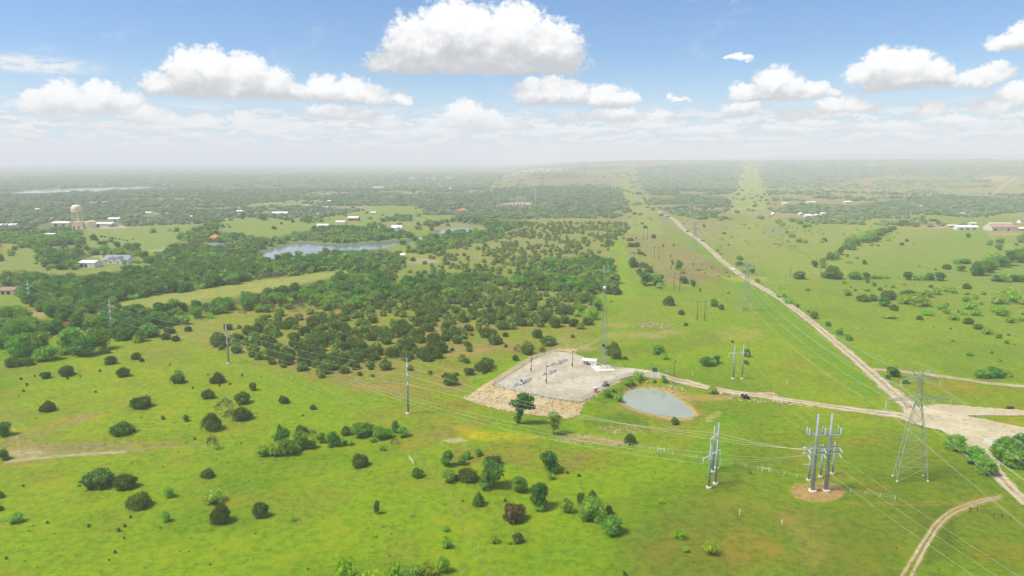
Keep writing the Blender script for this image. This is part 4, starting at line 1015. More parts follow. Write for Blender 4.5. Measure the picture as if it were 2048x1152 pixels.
hand('dotted over the right farm field', 'J 1430 958 65 42;B 1540 972 75 54;K 770 918 40 40;L 710 870 34;K 636 860 26 26;J 1110 733 32;J 1068 764 34;L 955 725 55;L 1004 705 20;L 880 770 30;L 828 768 40;K 1600 705 38 36;B 1770 762 48 40;B 1845 804 50 44;B 1855 748 62 40;B 1985 768 30;B 2025 740 70 60;B 1745 540 26 24;L 1500 915 50;B 1570 912 110 36;J 1340 962 18;G 650 910 60 14;L 1210 938 30', off=Z4)
hand('in the diagonal hedge over the plain', 'K 370 940 66 60;B 432 915 56 56;K 495 885 80 66;B 540 875 70 66;K 580 840 66 66;B 440 945 50;L 615 780 60;B 650 800 110 70;L 640 740 70;L 690 730 80;B 700 770 90 66;L 740 735 90;B 780 745 90 70;L 800 700 90;B 830 735 90 70;L 850 690 70;B 880 690 80 60;K 905 685 70 60;B 935 672 60 50;B 965 656 60 46;B 1000 640 50 36;K 1062 608 66 46;L 1150 600 60 20;B 880 735 60', off=Z4)
hand('in the hedge at the right edge', 'K 1650 1010 90 100;B 1700 1005 100 110;K 1760 985 90 90;B 1800 960 80 70;L 1780 900 90 70;B 1860 940 110 90;K 1930 930 100 110;B 1990 905 100 100;K 2040 900 80 110;L 1840 880 80;K 1830 1055 70 50;B 1880 1058 80 60;L 1920 1060 50;K 1960 1056 80 56;B 2010 1058 90 56', off=Z4)
hand('on the plain above the long road', 'L 110 610 60;J 450 734 46;L 430 742 40;L 190 700 60;J 290 625 40;L 320 615 60;L 250 595 70;L 160 740 34;L 240 740 60;L 290 745 50;L 210 775 24;L 385 600 30;L 400 660 20;J 155 665 24;J 40 757 10;L 735 600 36;J 20 535 20;L 80 590 60;L 560 590 50;L 640 560 60;L 450 590 60', off=Z4)
hand('beside the long gravel road', 'L 100 142 92 54;Y 155 192 92 54;B 232 222 38;B 322 262 30;B 370 312 68;K 480 372 56 40;B 570 442 60;B 645 487 62;K 1000 782 128 84;B 1090 832 60;K 955 800 50', off=Z8)
hand('scattered over the near right plain', '''J 755 178 110 66;B 840 172 60;K 925 217 112 80;J 960 162 120 80;J 1010 247 66;Y 1115 167 84;J 1140 137 150 54;L 1210 217 150;L 1090 197 110;Y 965 312 118 44;J 1215 322 50;L 1275 287 92;L 1270 142 90;L 1390 245 82;J 1430 207 30;L 1480 325 82;J 1535 268 40;J 1600 357 72 54;B 1680 398 76 44;L 1620 242 100;L 1750 438 80;
B 1865 292 92 60;Y 1850 270 130 66;L 1940 347 70;L 2010 332 60;L 1845 197 120;L 1960 187 110;J 1910 512 34;B 1845 467 42;J 1925 447 22;J 1790 586 20;B 1700 787 110 60;K 1810 790 120 80;L 1900 775 80;L 1580 180 70;L 1350 120 80;L 1480 110 60;L 1590 120 50;L 1660 155 50;L 1720 120 40;L 1440 100 90;B 635 127 62;L 790 92 50;J 895 86 40;B 845 50 40;J 795 24 36;L 610 30 40;
L 1090 42 30;J 1300 62 34;J 1590 74 60;L 1000 65 40;L 940 55 30;J 700 88 24;J 665 62 16;L 1930 150 120;L 2030 200 60;J 2036 280 20;L 1560 280 60;L 1660 290 80;L 1420 270 60;L 1700 200 40;J 1325 382 12;J 1460 396 16;J 1970 520 12;L 1850 655 40;L 1470 495 40;L 1610 610 50''', off=Z8)
hand('on the strip left of the long road', '''K 150 870 130 150;B 200 860 110 100;K 275 870 80 80;B 330 865 90 70;K 250 960 110 90;K 370 935 140 100;B 330 1105 200 190;B 480 1090 170 160;K 520 1050 100 100;L 505 1130 100 80;J 528 1142 26 20;K 755 895 112 130;B 675 828 46 46;B 665 795 30 36;L 790 945 80 70;K 800 1075 110 110;B 850 1070 80 80;K 930 1110 100 100;
J 265 700 100 50;J 320 718 40;J 240 650 50 26;G 170 696 100 34;J 170 605 180 70;J 215 598 90;J 130 525 100 50;J 210 500 30;J 47 500 40;J 430 490 70 60;K 555 605 30 46;B 648 735 20 36;J 325 360 64 40;J 285 310 50 30;J 820 715 14;J 1040 828 20;J 935 828 30;J 1000 905 60 20;B 650 870 26;K 1075 355 46 50;J 1330 438 64 30;J 990 284 16;J 1060 284 18;L 810 310 30;L 1240 660 60 50;L 1290 700 40;B 1530 770 110 62;K 1530 848 130 66;K 1690 945 90 80;L 1750 1055 70 60;J 620 218 50 20''', off=Z5b)
hand('along the lower right gravel road', 'B 1910 906 38 32;B 1948 932 38 34;B 1973 954 38 32;B 2014 912 46 34;K 2040 920 50 44;B 2000 924 40;K 2044 938 44;B 2024 938 34;L 1996 914 26')
hand('on open grass near the left houses', '''K 1205 590 100 86;B 1270 635 60;B 1340 632 90 50;B 1420 602 80 50;K 1500 670 105 74;B 1330 755 130 110;B 1200 770 130 90;K 1660 740 160 120;K 1740 745 150 130;B 1500 750 150 70;K 1000 665 110 80;B 1010 610 60;B 1060 590 80 60;K 700 650 170 80;B 740 640 90;J 1300 540 36;J 1345 545 30;J 1412 555 24;J 1445 560 30;J 1480 565 24;J 1532 575 24;J 1580 582 20;J 1628 590 26;J 1704 575 20;K 330 405 110 60;B 55 1080 60 100;B 970 770 110 100;K 780 960 180 80;B 680 940 120 60''', off=(0, 390, 6.4))
hand('on the green fields by the left farms', 'K 1065 325 120 90;K 810 310 90 90;K 920 265 80 70;B 370 400 60 60;J 605 385 20 24;L 628 420 60;J 450 412 36;J 1205 440 66;J 1302 375 44;K 1500 250 60;K 1565 235 76;J 1445 355 60 50;J 290 620 20;L 525 400 40;J 1300 450 14;B 1660 200 60', off=(360, 390, 6.4))

hand('along the near shore of the lake', 'B 1060 640 130 90;K 1140 690 60;B 1310 690 180 130;K 1430 690 100;K 1480 600 100 110;B 1560 600 160 120;K 1680 605 130 70;K 1800 596 90 60;L 2000 580 120 180;K 1540 665 70;J 1600 630 50;J 1300 760 90 50;K 1190 850 90 60', off=(640, 390, 6.4))
# the tall bare-stemmed oak standing in front of the rock bank
def skin_tree(name, label, px, wpx, hpx, stems, lobes, kind, leafn, leaf, group=None):
    """trunk with limbs and a crown; coordinates in fractions of the height"""
    p = at(*px); m = mpp(p); h = hpx * m / math.cos(math.atan2(CAM_H, math.hypot(p[0], p[1])))
    t = thing(name, label, 'tree', p, 0, group)
    b = MB()
    for pts, r0, r1 in stems:
        n = len(pts); b.tube([tuple(c * h for c in q) for q in pts], [h * (r0 + (r1 - r0) * i / (n - 1)) for i in range(n)], 7)
    b.build('trunk', bark_m, t, True)
    v, f, c = crown(np.array(lobes) * h, leafn, leaf * h, np.random.default_rng(5), up=0.2, core=0.75, spread=0.3, pointy=1.2, zmin=0.02 * h)
    o = bpy.data.objects.new('crown', np_mesh('crown', v, f, FM[kind], c)); COL.objects.link(o); o.parent = t
    PLANTED.append((p[0], p[1], h * .3)); return t
skin_tree('oak_tree', 'tall ivy-clad oak with lumpy crown in front of the rock bank', (1036, 847), 42, 55,
  [([(0, 0, -.02), (.03, 0, .2), (.08, 0, .42), (.14, 0, .6)], .06, .04), ([(.08, 0, .42), (.0, .03, .62), (-.04, 0, .8)], .035, .015), ([(.14, 0, .6), (.26, -.03, .68), (.33, 0, .74)], .03, .015), ([(.14, 0, .55), (.3, .02, .55), (.42, 0, .5)], .03, .012)],
  [(.0, 0, .12, .09, .09, .14), (.05, 0, .32, .08, .08, .16), (.1, 0, .5, .14, .13, .12), (-.08, 0, .66, .17, .15, .12), (.12, 0, .72, .15, .14, .12), (.14, 0, .9, .13, .12, .11), (.33, 0, .8, .17, .15, .14), (.4, 0, .55, .14, .12, .09), (-.02, 0, .58, .12, .1, .09), (.28, 0, .6, .1, .1, .08)], 'K', 2200, .05)
skin_tree('young_elm', 'loose light green tree with thin trunk below the rock bank', (1107, 868), 30, 42,
  [([(0, 0, -.02), (.02, 0, .4), (.0, 0, .8)], .025, .008), ([(.02, 0, .4), (.16, 0, .66)], .014, .006), ([(.02, 0, .35), (-.15, 0, .6)], .014, .006)],
  [(0, 0, .8, .2, .2, .15), (.18, 0, .66, .17, .16, .14), (-.17, 0, .6, .18, .17, .14), (0, 0, .5, .2, .2, .14), (.05, 0, .28, .15, .15, .12)], 'L', 900, .055)

# ------------------------------------------------------------------ woods and thickets
KEEPOUT = [PAD, POND, LAKE, RES, grow(BANK, 1)]
ROADS_G = []
for o in COL.objects:
    if o.name in ('main_gravel_road', 'right_branch_road', 'pad_access_road', 'lower_gravel_road', 'far_right_road'):
        a = np.empty(len(o.data.vertices) * 3, np.float32); o.data.vertices.foreach_get('co', a); a = a.reshape(-1, 9, 3)[:, 4, :2]
        ROADS_G.append([tuple(q) for q in a[::4]])
CLEAR_PX = [(130, 455, 45, 12), (195, 522, 40, 12), (160, 448, 60, 8), (560, 426, 26, 8), (648, 449, 14, 6), (682, 443, 16, 6), (708, 437, 16, 6), (794, 458, 18, 7), (925, 420, 12, 5), (430, 490, 18, 7), (430, 474, 14, 6), (85, 472, 22, 6), (20, 452, 18, 5), (205, 449, 36, 6), (1030, 410, 38, 9), (240, 520, 34, 10), (20, 582, 20, 9), (1735, 415, 8, 5), (1632, 434, 50, 5), (230, 442, 20, 4), (205, 463, 48, 12), (160, 462, 16, 12)]
CLEAR = []
CLEAR.append(grow(RES, 60))
for a, b, c, d in CLEAR_PX: CLEAR.append([at(a - c, b + d * .5)[:2], at(a + c, b + d * .5)[:2], at(a + c, b - d * .6)[:2], at(a - c, b - d * .6)[:2]])
def free(x, y, rad=2.5):
    ok = np.ones(len(x), bool)
    for poly in KEEPOUT + CLEAR:
        xs = [p[0] for p in poly]; ys = [p[1] for p in poly]
        m = (x > min(xs) - 9) & (x < max(xs) + 9) & (y > min(ys) - 9) & (y < max(ys) + 9)
        if m.any(): ok[m] &= sdist(x[m], y[m], poly) > rad
    for line in ROADS_G:
        xs = [p[0] for p in line]; ys = [p[1] for p in line]
        m = (x > min(xs) - 9) & (x < max(xs) + 9) & (y > min(ys) - 9) & (y < max(ys) + 9)
        if m.any(): ok[m] &= seg_dist(x[m], y[m], line, False) > 5.5
    return ok
def lattice(r0, r1, sp, azl=46, up=0.0):
    """jittered points over the sector seen, spacing sp metres"""
    w = r1 * math.sin(R(azl)); ax = np.arange(-w, w, sp); ay = np.arange(r0 * math.cos(R(azl)), r1, sp * 0.87)
    XX, YY = np.meshgrid(ax, ay); XX = XX + (np.arange(len(ay)) % 2)[:, None] * sp / 2
    x = (XX + rng.uniform(-.36, .36, XX.shape) * sp).ravel(); y = (YY + rng.uniform(-.36, .36, XX.shape) * sp).ravel()
    r = np.hypot(x, y); k = (r > r0) & (r < r1) & (np.abs(np.degrees(np.arctan2(x, y))) < azl)
    x, y = x[k], y[k]; z = height(x, y); px, py = project(x, y, z + up)
    return x, y, z, px, py
JUNI = [([(432, 690), (470, 668), (520, 640), (640, 628), (700, 612), (760, 598), (800, 584), (880, 588), (960, 575), (1040, 570), (1180, 578), (1205, 600), (1180, 650), (1130, 652), (1090, 660), (1040, 648), (1000, 655), (960, 672), (930, 668), (900, 690), (850, 712), (800, 712), (740, 724), (700, 742), (640, 748), (600, 735), (540, 720), (500, 712)], 0.66),
        ([(700, 745), (860, 712), (960, 672), (1130, 652), (1110, 690), (1000, 730), (930, 760), (800, 775)], 0.05),
        ([(800, 560), (900, 545), (1020, 548), (1040, 572), (960, 576), (880, 590), (800, 585)], 0.5),
        ([(780, 505), (850, 492), (960, 470), (1080, 440), (1230, 428), (1262, 450), (1248, 468), (1215, 500), (1100, 518), (1020, 545), (900, 548), (840, 545), (770, 540), (740, 530)], 0.27),
        ([(1000, 440), (1080, 425), (1200, 420), (1255, 432), (1230, 440), (1080, 450)], 0.26),
        ([(700, 545), (790, 520), (800, 580), (740, 604), (620, 610), (640, 590)], 0.7),
        ([(450, 660), (520, 625), (640, 615), (560, 650)], 0.10)]
BARE = [(860, 662, 30, 6), (612, 636, 12, 12), (790, 576, 18, 9), (985, 660, 24, 8), (940, 640, 14, 5), (890, 715, 10, 10), (1062, 668, 20, 10), (845, 522, 40, 7), (830, 509, 34, 6), (920, 500, 40, 5), (1040, 478, 50, 5), (1150, 470, 30, 4), (700, 640, 26, 5), (770, 560, 8, 14)]
def pick(x, y, px, py, polys):
    pr = np.zeros(len(x))
    for poly, d in polys: pr = np.where(inside(px, py, poly), np.maximum(pr, d), pr)
    return pr
def clear_of_planted(x, y):
    P_ = np.array(PLANTED); ok = np.ones(len(x), bool)
    for i in range(0, len(P_), 60):
        q = P_[i:i + 60]; ok &= (np.hypot(x[:, None] - q[None, :, 0], y[:, None] - q[None, :, 1]) > q[None, :, 2] * 0.9 + 2.2).all(1)
    return ok
POOL = {}
def add_pool(kind, x, y, z, w, h, extra=None):
    POOL.setdefault(kind, []).append(np.stack([x, y, z, w, h], 1))
# junipers
x, y, z, px, py = lattice(240, 1150, 6.6, 46, 2.2)
pr = pick(x, y, px, py, JUNI) * (0.55 + 0.9 * sstep(0.36, 0.56, fbm(x / 24 + 5, y / 24, 3)))
for a, b, c, d in BARE: pr = np.where(((px - a) / c) ** 2 + ((py - b) / d) ** 2 < 1, pr * 0.06, pr)
k = (rng.random(len(x)) < pr) & free(x, y) & clear_of_planted(x, y)
w = rng.uniform(4.6, 9.6, k.sum()) * (0.75 + 0.3 * rng.random(k.sum())) * np.where(py[k] < 560, 0.85, 1.0)
add_pool('J', x[k], y[k], z[k], w, w * rng.uniform(0.62, 0.82, k.sum()))
# riverside woods
x, y, z, px, py = lattice(330, 1250, 6.4, 46, 5.5)
inw = np.zeros(len(x), bool)
for p in WOODS.values(): inw |= inside(px, py, p)
k = inw & (rng.random(len(x)) < 0.60 + 0.5 * sstep(0.36, 0.5, fbm(x / 30, y / 30 + 60, 3))) & free(x, y, 4) & clear_of_planted(x, y)
bx, by = project(x, y, z)
for f_ in FIELDS + [HAY]: k &= ~inside(bx, by, f_)
xs_, ys_, zs_, ps_ = x[k], y[k], z[k], px[k]
u = rng.random(len(xs_)); patch = fbm(xs_ / 60 + 8, ys_ / 60, 3)
gk = ((ps_ > 300) & (patch > 0.54) & (u < 0.45)) | (u < 0.07); lk = ~gk & (u > 0.78); kk = ~gk & ~lk & (patch < 0.52) & (u < 0.62); jk = ~gk & ~lk & ~kk & (ps_ > 320) & (u < 0.5) & (ys_ < 620); bk = ~gk & ~lk & ~kk & ~jk
for kd, mm, lo, hi, q in (('G', gk, 5, 8, .85), ('L', lk, 5, 9, .75), ('K', kk, 7, 11.5, .85), ('B', bk, 7, 11.5, .85), ('J', jk, 5, 8, .75)):
    n = int(mm.sum()); w = rng.uniform(lo, hi, n); add_pool(kd, xs_[mm], ys_[mm], zs_[mm], w, w * q * rng.uniform(.8, 1.15, n))
# loose trees over the rest of the near country
x, y, z, px, py = lattice(420, 1300, 9, 46, 4.0)
nz = fbm(x / 70 + 12, y / 70 + 4, 4)
right = px > 1270 + (py - 420) * 0.9
pr = np.where(right, 0.16 * sstep(0.56, 0.66, nz), np.where(py < 520, 0.55 * sstep(0.47, 0.6, nz), 0.0))
pr = np.where((px > 1200) & ~right, 0.0, pr)
pr = np.where(right & (py > 560), pr * 0.35, pr)
for p, d in JUNI: pr = np.where(inside(px, py, p), 0, pr)
for p in list(WOODS.values()) + [HAY]: pr = np.where(inside(px, py, p), 0, pr)
for p in FIELDS: pr = np.where(inside(px, py, p), pr * 0.03, pr)
pr = np.where((px > 1660) & (py > 436) & (py < 560) & (px - 1660 > (560 - py) * 1.6), pr * 0.1, pr)
k = (rng.random(len(x)) < pr) & free(x, y, 4) & clear_of_planted(x, y)
xs_, ys_, zs_, rt = x[k], y[k], z[k], right[k]; u = rng.random(len(xs_))
for kd, mm, lo, hi, q in (('L', rt & (u < 0.7), 2.5, 6, .5), ('J', rt & (u >= 0.7), 2, 4.5, .65), ('K', ~rt & (u < 0.4), 7, 12, .8), ('B', ~rt & (u >= 0.4) & (u < .8), 7, 12, .8), ('L', ~rt & (u >= 0.8), 5, 8, .7)):
    n = int(mm.sum()); w = rng.uniform(lo, hi, n); add_pool(kd, xs_[mm], ys_[mm], zs_[mm], w, w * q)
# the farther country, coarser with distance
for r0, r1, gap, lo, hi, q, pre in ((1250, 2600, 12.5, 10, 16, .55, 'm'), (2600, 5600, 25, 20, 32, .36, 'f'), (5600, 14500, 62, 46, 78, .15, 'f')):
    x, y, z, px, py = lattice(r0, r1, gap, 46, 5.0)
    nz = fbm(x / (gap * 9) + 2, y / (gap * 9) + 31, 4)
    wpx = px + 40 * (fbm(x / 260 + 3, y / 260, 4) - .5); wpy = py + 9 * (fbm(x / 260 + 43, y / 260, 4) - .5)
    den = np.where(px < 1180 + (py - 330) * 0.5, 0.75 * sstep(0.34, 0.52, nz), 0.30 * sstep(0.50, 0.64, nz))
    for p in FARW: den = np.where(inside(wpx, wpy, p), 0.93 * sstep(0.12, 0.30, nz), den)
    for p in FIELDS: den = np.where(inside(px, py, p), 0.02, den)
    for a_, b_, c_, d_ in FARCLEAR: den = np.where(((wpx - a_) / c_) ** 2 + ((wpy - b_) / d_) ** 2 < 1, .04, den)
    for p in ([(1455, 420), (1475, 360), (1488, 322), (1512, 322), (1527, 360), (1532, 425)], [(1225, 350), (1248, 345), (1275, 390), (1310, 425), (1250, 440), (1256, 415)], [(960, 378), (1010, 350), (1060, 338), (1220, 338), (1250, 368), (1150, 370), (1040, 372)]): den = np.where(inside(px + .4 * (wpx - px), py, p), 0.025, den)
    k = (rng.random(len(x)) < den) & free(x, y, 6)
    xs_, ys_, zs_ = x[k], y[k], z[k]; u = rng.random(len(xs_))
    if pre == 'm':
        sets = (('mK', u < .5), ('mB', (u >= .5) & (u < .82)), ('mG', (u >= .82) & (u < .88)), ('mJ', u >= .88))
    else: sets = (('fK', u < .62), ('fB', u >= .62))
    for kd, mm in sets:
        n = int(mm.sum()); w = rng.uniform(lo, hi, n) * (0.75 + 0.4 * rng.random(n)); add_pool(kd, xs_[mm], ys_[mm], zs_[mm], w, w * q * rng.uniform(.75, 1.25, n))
for k in POOL: POOL[k] = np.concatenate(POOL[k])
# the largest in view stand as single plants, the rest becomes ground cover of its own
LIMIT = {'J': 118, 'B': 170, 'K': 170, 'L': 60, 'G': 150}
def zone(p):
    px, py = project(p[0], p[1], p[2])
    for n, w in (('river_a', 'in the river wood beyond the hayfield'), ('creek_b', 'in the creek wood at the left edge'), ('creek_c', 'in the creek clump beside the slender pole'), ('creek_d', 'in the long wood between hayfield and thicket'), ('mid_e', 'in the green grove behind the thicket'), ('mid_f', 'in the green grove behind the lattice mast')):
        if inside(np.array([px]), np.array([py]), WOODS[n])[0]: return w
    for i, w in enumerate(('packed in the juniper thicket', 'dotted below the juniper thicket', 'on the upper thicket slope', 'dotted over the scrub behind the grove', 'on the far scrub slope', 'in the long wood between hayfield and thicket', 'left of the juniper thicket')):
        if inside(np.array([px]), np.array([py]), JUNI[i][0])[0]: return w
    return 'scattered over the right plain' if px > 1270 else 'among the farms beyond the river wood'
rest = {}
for kd, lim in LIMIT.items():
    a = POOL[kd]; px, py = project(a[:, 0], a[:, 1], a[:, 2]); vis = (px > -10) & (px < 2058) & (py < 1160)
    score = np.where(vis, a[:, 3] / np.hypot(a[:, 0], a[:, 1]), 0); o = np.argsort(-score)
    for i in o[:lim]:
        zn = zone(a[i]); lab = KW[kd] + ' ' + zn
        plant(kd, a[i, :3], a[i, 3], a[i, 4], lab, plural(KW[kd]) + ' ' + zn)
    rest[kd] = a[o[lim:]]
MASS = {'juniper_scrub': [('mJ', rest['J'])], 'woodland': [('nB', rest['B']), ('nK', rest['K']), ('mL', rest['L']), ('mG', rest['G'])] + [(k, POOL[k]) for k in POOL if len(k) == 2]}
def mass(name, sets, label):
    """one ground-cover object: points that carry tree meshes of several shapes"""
    P_, Sc, Rt, Ix = [], [], [], []; src = []
    for kd, a in sets:
        base = len(src); src += [PR[kd, i] for i in range(NV[kd])]
        ht = np.array([HT[PR[kd, i].name] for i in range(NV[kd])])
        ix = rng.integers(0, NV[kd], len(a))
        P_.append(a[:, :3] - np.array([0, 0, 0.05]) * a[:, 3:4]); Sc.append(np.stack([a[:, 3], a[:, 3], a[:, 4] / ht[ix]], 1)); Rt.append(rng.uniform(0, 6.283, len(a))); Ix.append(ix + base)
    P_ = np.concatenate(P_); Sc = np.concatenate(Sc); Rt = np.concatenate(Rt); Ix = np.concatenate(Ix)
    me = bpy.data.meshes.new(name); me.vertices.add(len(P_)); me.vertices.foreach_set('co', P_.astype(np.float32).ravel())
    for n, t, d in (('spread', 'FLOAT_VECTOR', Sc), ('turn', 'FLOAT', Rt)):
        at_ = me.attributes.new(n, t, 'POINT'); at_.data.foreach_set('vector' if t == 'FLOAT_VECTOR' else 'value', d.astype(np.float32).ravel())
    at_ = me.attributes.new('shape', 'INT', 'POINT'); at_.data.foreach_set('value', Ix.astype(np.int32))
    ob = bpy.data.objects.new(name, me); COL.objects.link(ob); tag(ob, label, name.replace('_', ' '), kind='stuff')
    ng = bpy.data.node_groups.new(name + '_scatter', 'GeometryNodeTree')
    ng.interface.new_socket('Geometry', in_out='INPUT', socket_type='NodeSocketGeometry'); ng.interface.new_socket('Geometry', in_out='OUTPUT', socket_type='NodeSocketGeometry')
    gi = ng.nodes.new('NodeGroupInput'); go = ng.nodes.new('NodeGroupOutput'); L = ng.links.new
    join = ng.nodes.new('GeometryNodeGeometryToInstance')
    for m_ in reversed(src):
        so = bpy.data.objects.new(m_.name + '_source', m_)
        oi = ng.nodes.new('GeometryNodeObjectInfo'); oi.inputs['Object'].default_value = so; oi.inputs['As Instance'].default_value = False
        L(oi.outputs['Geometry'], join.inputs[0])
    ip = ng.nodes.new('GeometryNodeInstanceOnPoints'); ip.inputs['Pick Instance'].default_value = True
    def na(n, t):
        q = ng.nodes.new('GeometryNodeInputNamedAttribute'); q.data_type = t; q.inputs['Name'].default_value = n
        return next(s for s in q.outputs if s.enabled)
    L(gi.outputs[0], ip.inputs['Points']); L(join.outputs[0], ip.inputs['Instance']); L(na('shape', 'INT'), ip.inputs['Instance Index']); L(na('spread', 'FLOAT_VECTOR'), ip.inputs['Scale'])
    cx = ng.nodes.new('ShaderNodeCombineXYZ'); L(na('turn', 'FLOAT'), cx.inputs[2])
    L(cx.outputs[0], ip.inputs['Rotation']); L(ip.outputs[0], go.inputs[0])
    md = ob.modifiers.new('scatter', 'NODES'); md.node_group = ng
    print('MASS', name, len(P_))
    return ob
# low weeds and tufts that break up the near meadow
x, y, z, px, py = lattice(135, 430, 3.4)
nz = fbm(x / 26 + 4, y / 26 + 9, 4); pr = 0.03 + 0.55 * sstep(0.50, 0.68, nz) * sstep(0.4, 0.7, fbm(x / 90, y / 90 + 7, 3) + 0.12)
k = (rng.random(len(x)) < pr) & free(x, y, 1.0)
x, y, z = x[k], y[k], z[k]; u = rng.random(len(x)); W_ = []
for kd, mm, lo, hi, q in (('nB', u < .45, .4, 1.2, .35), ('mG', (u >= .45) & (u < .80), .4, 1.3, .35), ('S', u >= .80, .3, .9, .5)):
    n = int(mm.sum()); w = lo + (hi - lo) * rng.random(n) ** 2; W_.append((kd, np.stack([x[mm], y[mm], z[mm], w, w * q], 1)))
mass('weeds', W_, 'low weeds and grass tufts scattered over the near meadow')
mass('juniper_scrub', MASS['juniper_scrub'], 'dark junipers of the thicket and scrub too many to tell apart')
mass('woodland', MASS['woodland'], 'far woods and hedgerows fading into the haze')
print('POOL', {k: len(v) for k, v in POOL.items()})
# ------------------------------------------------------------------ power lines, pad equipment, vehicles and buildings
steel = plain('galvanised_steel', (146, 156, 158), 0.08, scale=0.8, rough=0.6)
steel_l = plain('pale_steel', (196, 202, 198), 0.08, scale=1.2, rough=0.6)
lattice_m = plain('lattice_steel', (148, 158, 140), 0.10, scale=1.0, rough=0.6)
conc = plain('concrete', (206, 196, 178), 0.08, scale=2.0, rough=0.9)
wood_m = plain('pole_wood', (104, 78, 58), 0.18, scale=1.5, rough=0.9)
white_m = plain('white_paint', (222, 222, 216), 0.05, scale=0.6, rough=0.5)
porc = plain('grey_porcelain', (206, 210, 208), 0.06, scale=3.0, rough=0.3)
wire_m = plain('wire_aluminium', (176, 180, 168), 0.05, scale=0.05, rough=0.5, metal=0.2)
dark_m = plain('dark_rubber', (34, 34, 36), 0.2, scale=4, rough=0.8)
glass_m = plain('dark_glass', (40, 48, 56), 0.1, scale=1, rough=0.08, spec=0.6)
yellow_m = plain('valve_yellow', (222, 182, 50), 0.08, scale=2, rough=0.45)
blue_m = plain('valve_blue', (64, 84, 122), 0.1, scale=2, rough=0.45)
pipe_m = plain('pipe_grey', (186, 194, 198), 0.08, scale=1.5, rough=0.45)
rust_m = plain('rusty_iron', (150, 92, 66), 0.22, scale=0.8, rough=0.85)
green_m = plain('green_paint', (52, 84, 58), 0.12, scale=1.5, rough=0.5)
red_m = plain('red_cloth', (206, 62, 40), 0.08, scale=3, rough=0.7)
tan_m = plain('tan_plastic', (196, 152, 112), 0.06, scale=2, rough=0.5)

def px_h(p, top_y):
    """height above ground point p that reaches picture row top_y"""
    d = math.hypot(p[0], p[1]) ; v = (576 - top_y) / FPX
    yy = p[1]
    # solve row for z: (576-row)/f = (y*sp + (z-H)*cp)/(y*cp - (z-H)*sp)
    q = (v * yy * cp - yy * sp) / (cp + v * sp)
    return q + CAM_H - p[2]
def catenary(a, b, sag, n=14):
    a, b = Vector(a), Vector(b)
    return [a.lerp(b, i / n) - Vector((0, 0, sag * 4 * (i / n) * (1 - i / n))) for i in range(n + 1)]
def wire(name, label, group, anchors, sag=0.028, r=0.022, cat='wire'):
    b = MB(); pts = []
    for a, c in zip(anchors, anchors[1:]):
        L_ = (Vector(a) - Vector(c)).length
        pts += catenary(a, c, sag * L_)[(1 if pts else 0):]
    b.tube(pts, r, 4); o = b.build(name, wire_m); return tag(o, label, cat, group)

# --- steel monopoles striding over the left pasture
MONO = []
def monopole(px, top, label, rz):
    p = at(*px); h = px_h(p, top); t = thing('steel_monopole', label, 'power pole', p, rz, 'steel monopoles across the pasture')
    b = MB(); b.tube([(0, 0, 0.3), (0, 0, h * .5), (0, 0, h)], [0.50, 0.36, 0.20], 12); b.build('pole', steel, t, True)
    b = MB(); b.lathe([(1.0, -.3), (1.0, .45), (.9, .5)], n=14); b.build('footing', conc, t)
    b = MB(); b.lathe([(.24, h), (.24, h + .12), (.1, h + .2)], n=10); b.build('cap', steel_l, t)
    anc = []
    for i, f in enumerate((.878, .718, .553)):
        for s in (-1, 1):
            z = h * f; b = MB()
            b.tube([(0, .25 * s, z + .75), (0, 1.45 * s, z)], 0.11, 6); b.tube([(0, .25 * s, z - .75), (0, 1.45 * s, z)], 0.11, 6)
            for k in range(5): q = .35 + k * .22; b.tube([(0, q * s, z - .75 + .75 * (q - .25) / 1.2 - .02), (0, (q + .06) * s, z - .75 + .75 * (q - .19) / 1.2)], 0.19, 8)
            b.build('insulator', porc, t)
        anc.append((Matrix.Rotation(rz, 3, 'Z') @ Vector((0, -1.45, h * f))) + Vector(p))
    anc.append(Vector(p) + Vector((0, 0, h)))
    MONO.append((t, anc, p, h)); return t
monopole((816.5, 827), 717, 'nearest grey steel monopole with braced insulators, left of the rock bank', 0.25)
monopole((457.5, 727), 648, 'grey steel monopole at the left tip of the juniper thicket', 0.2)
monopole((226, 679), 600, 'slender steel monopole beside the creek clump of trees', 0.15)
monopole((61, 614), 561, 'farthest steel monopole, by the bare bank at the left edge', 0.1)

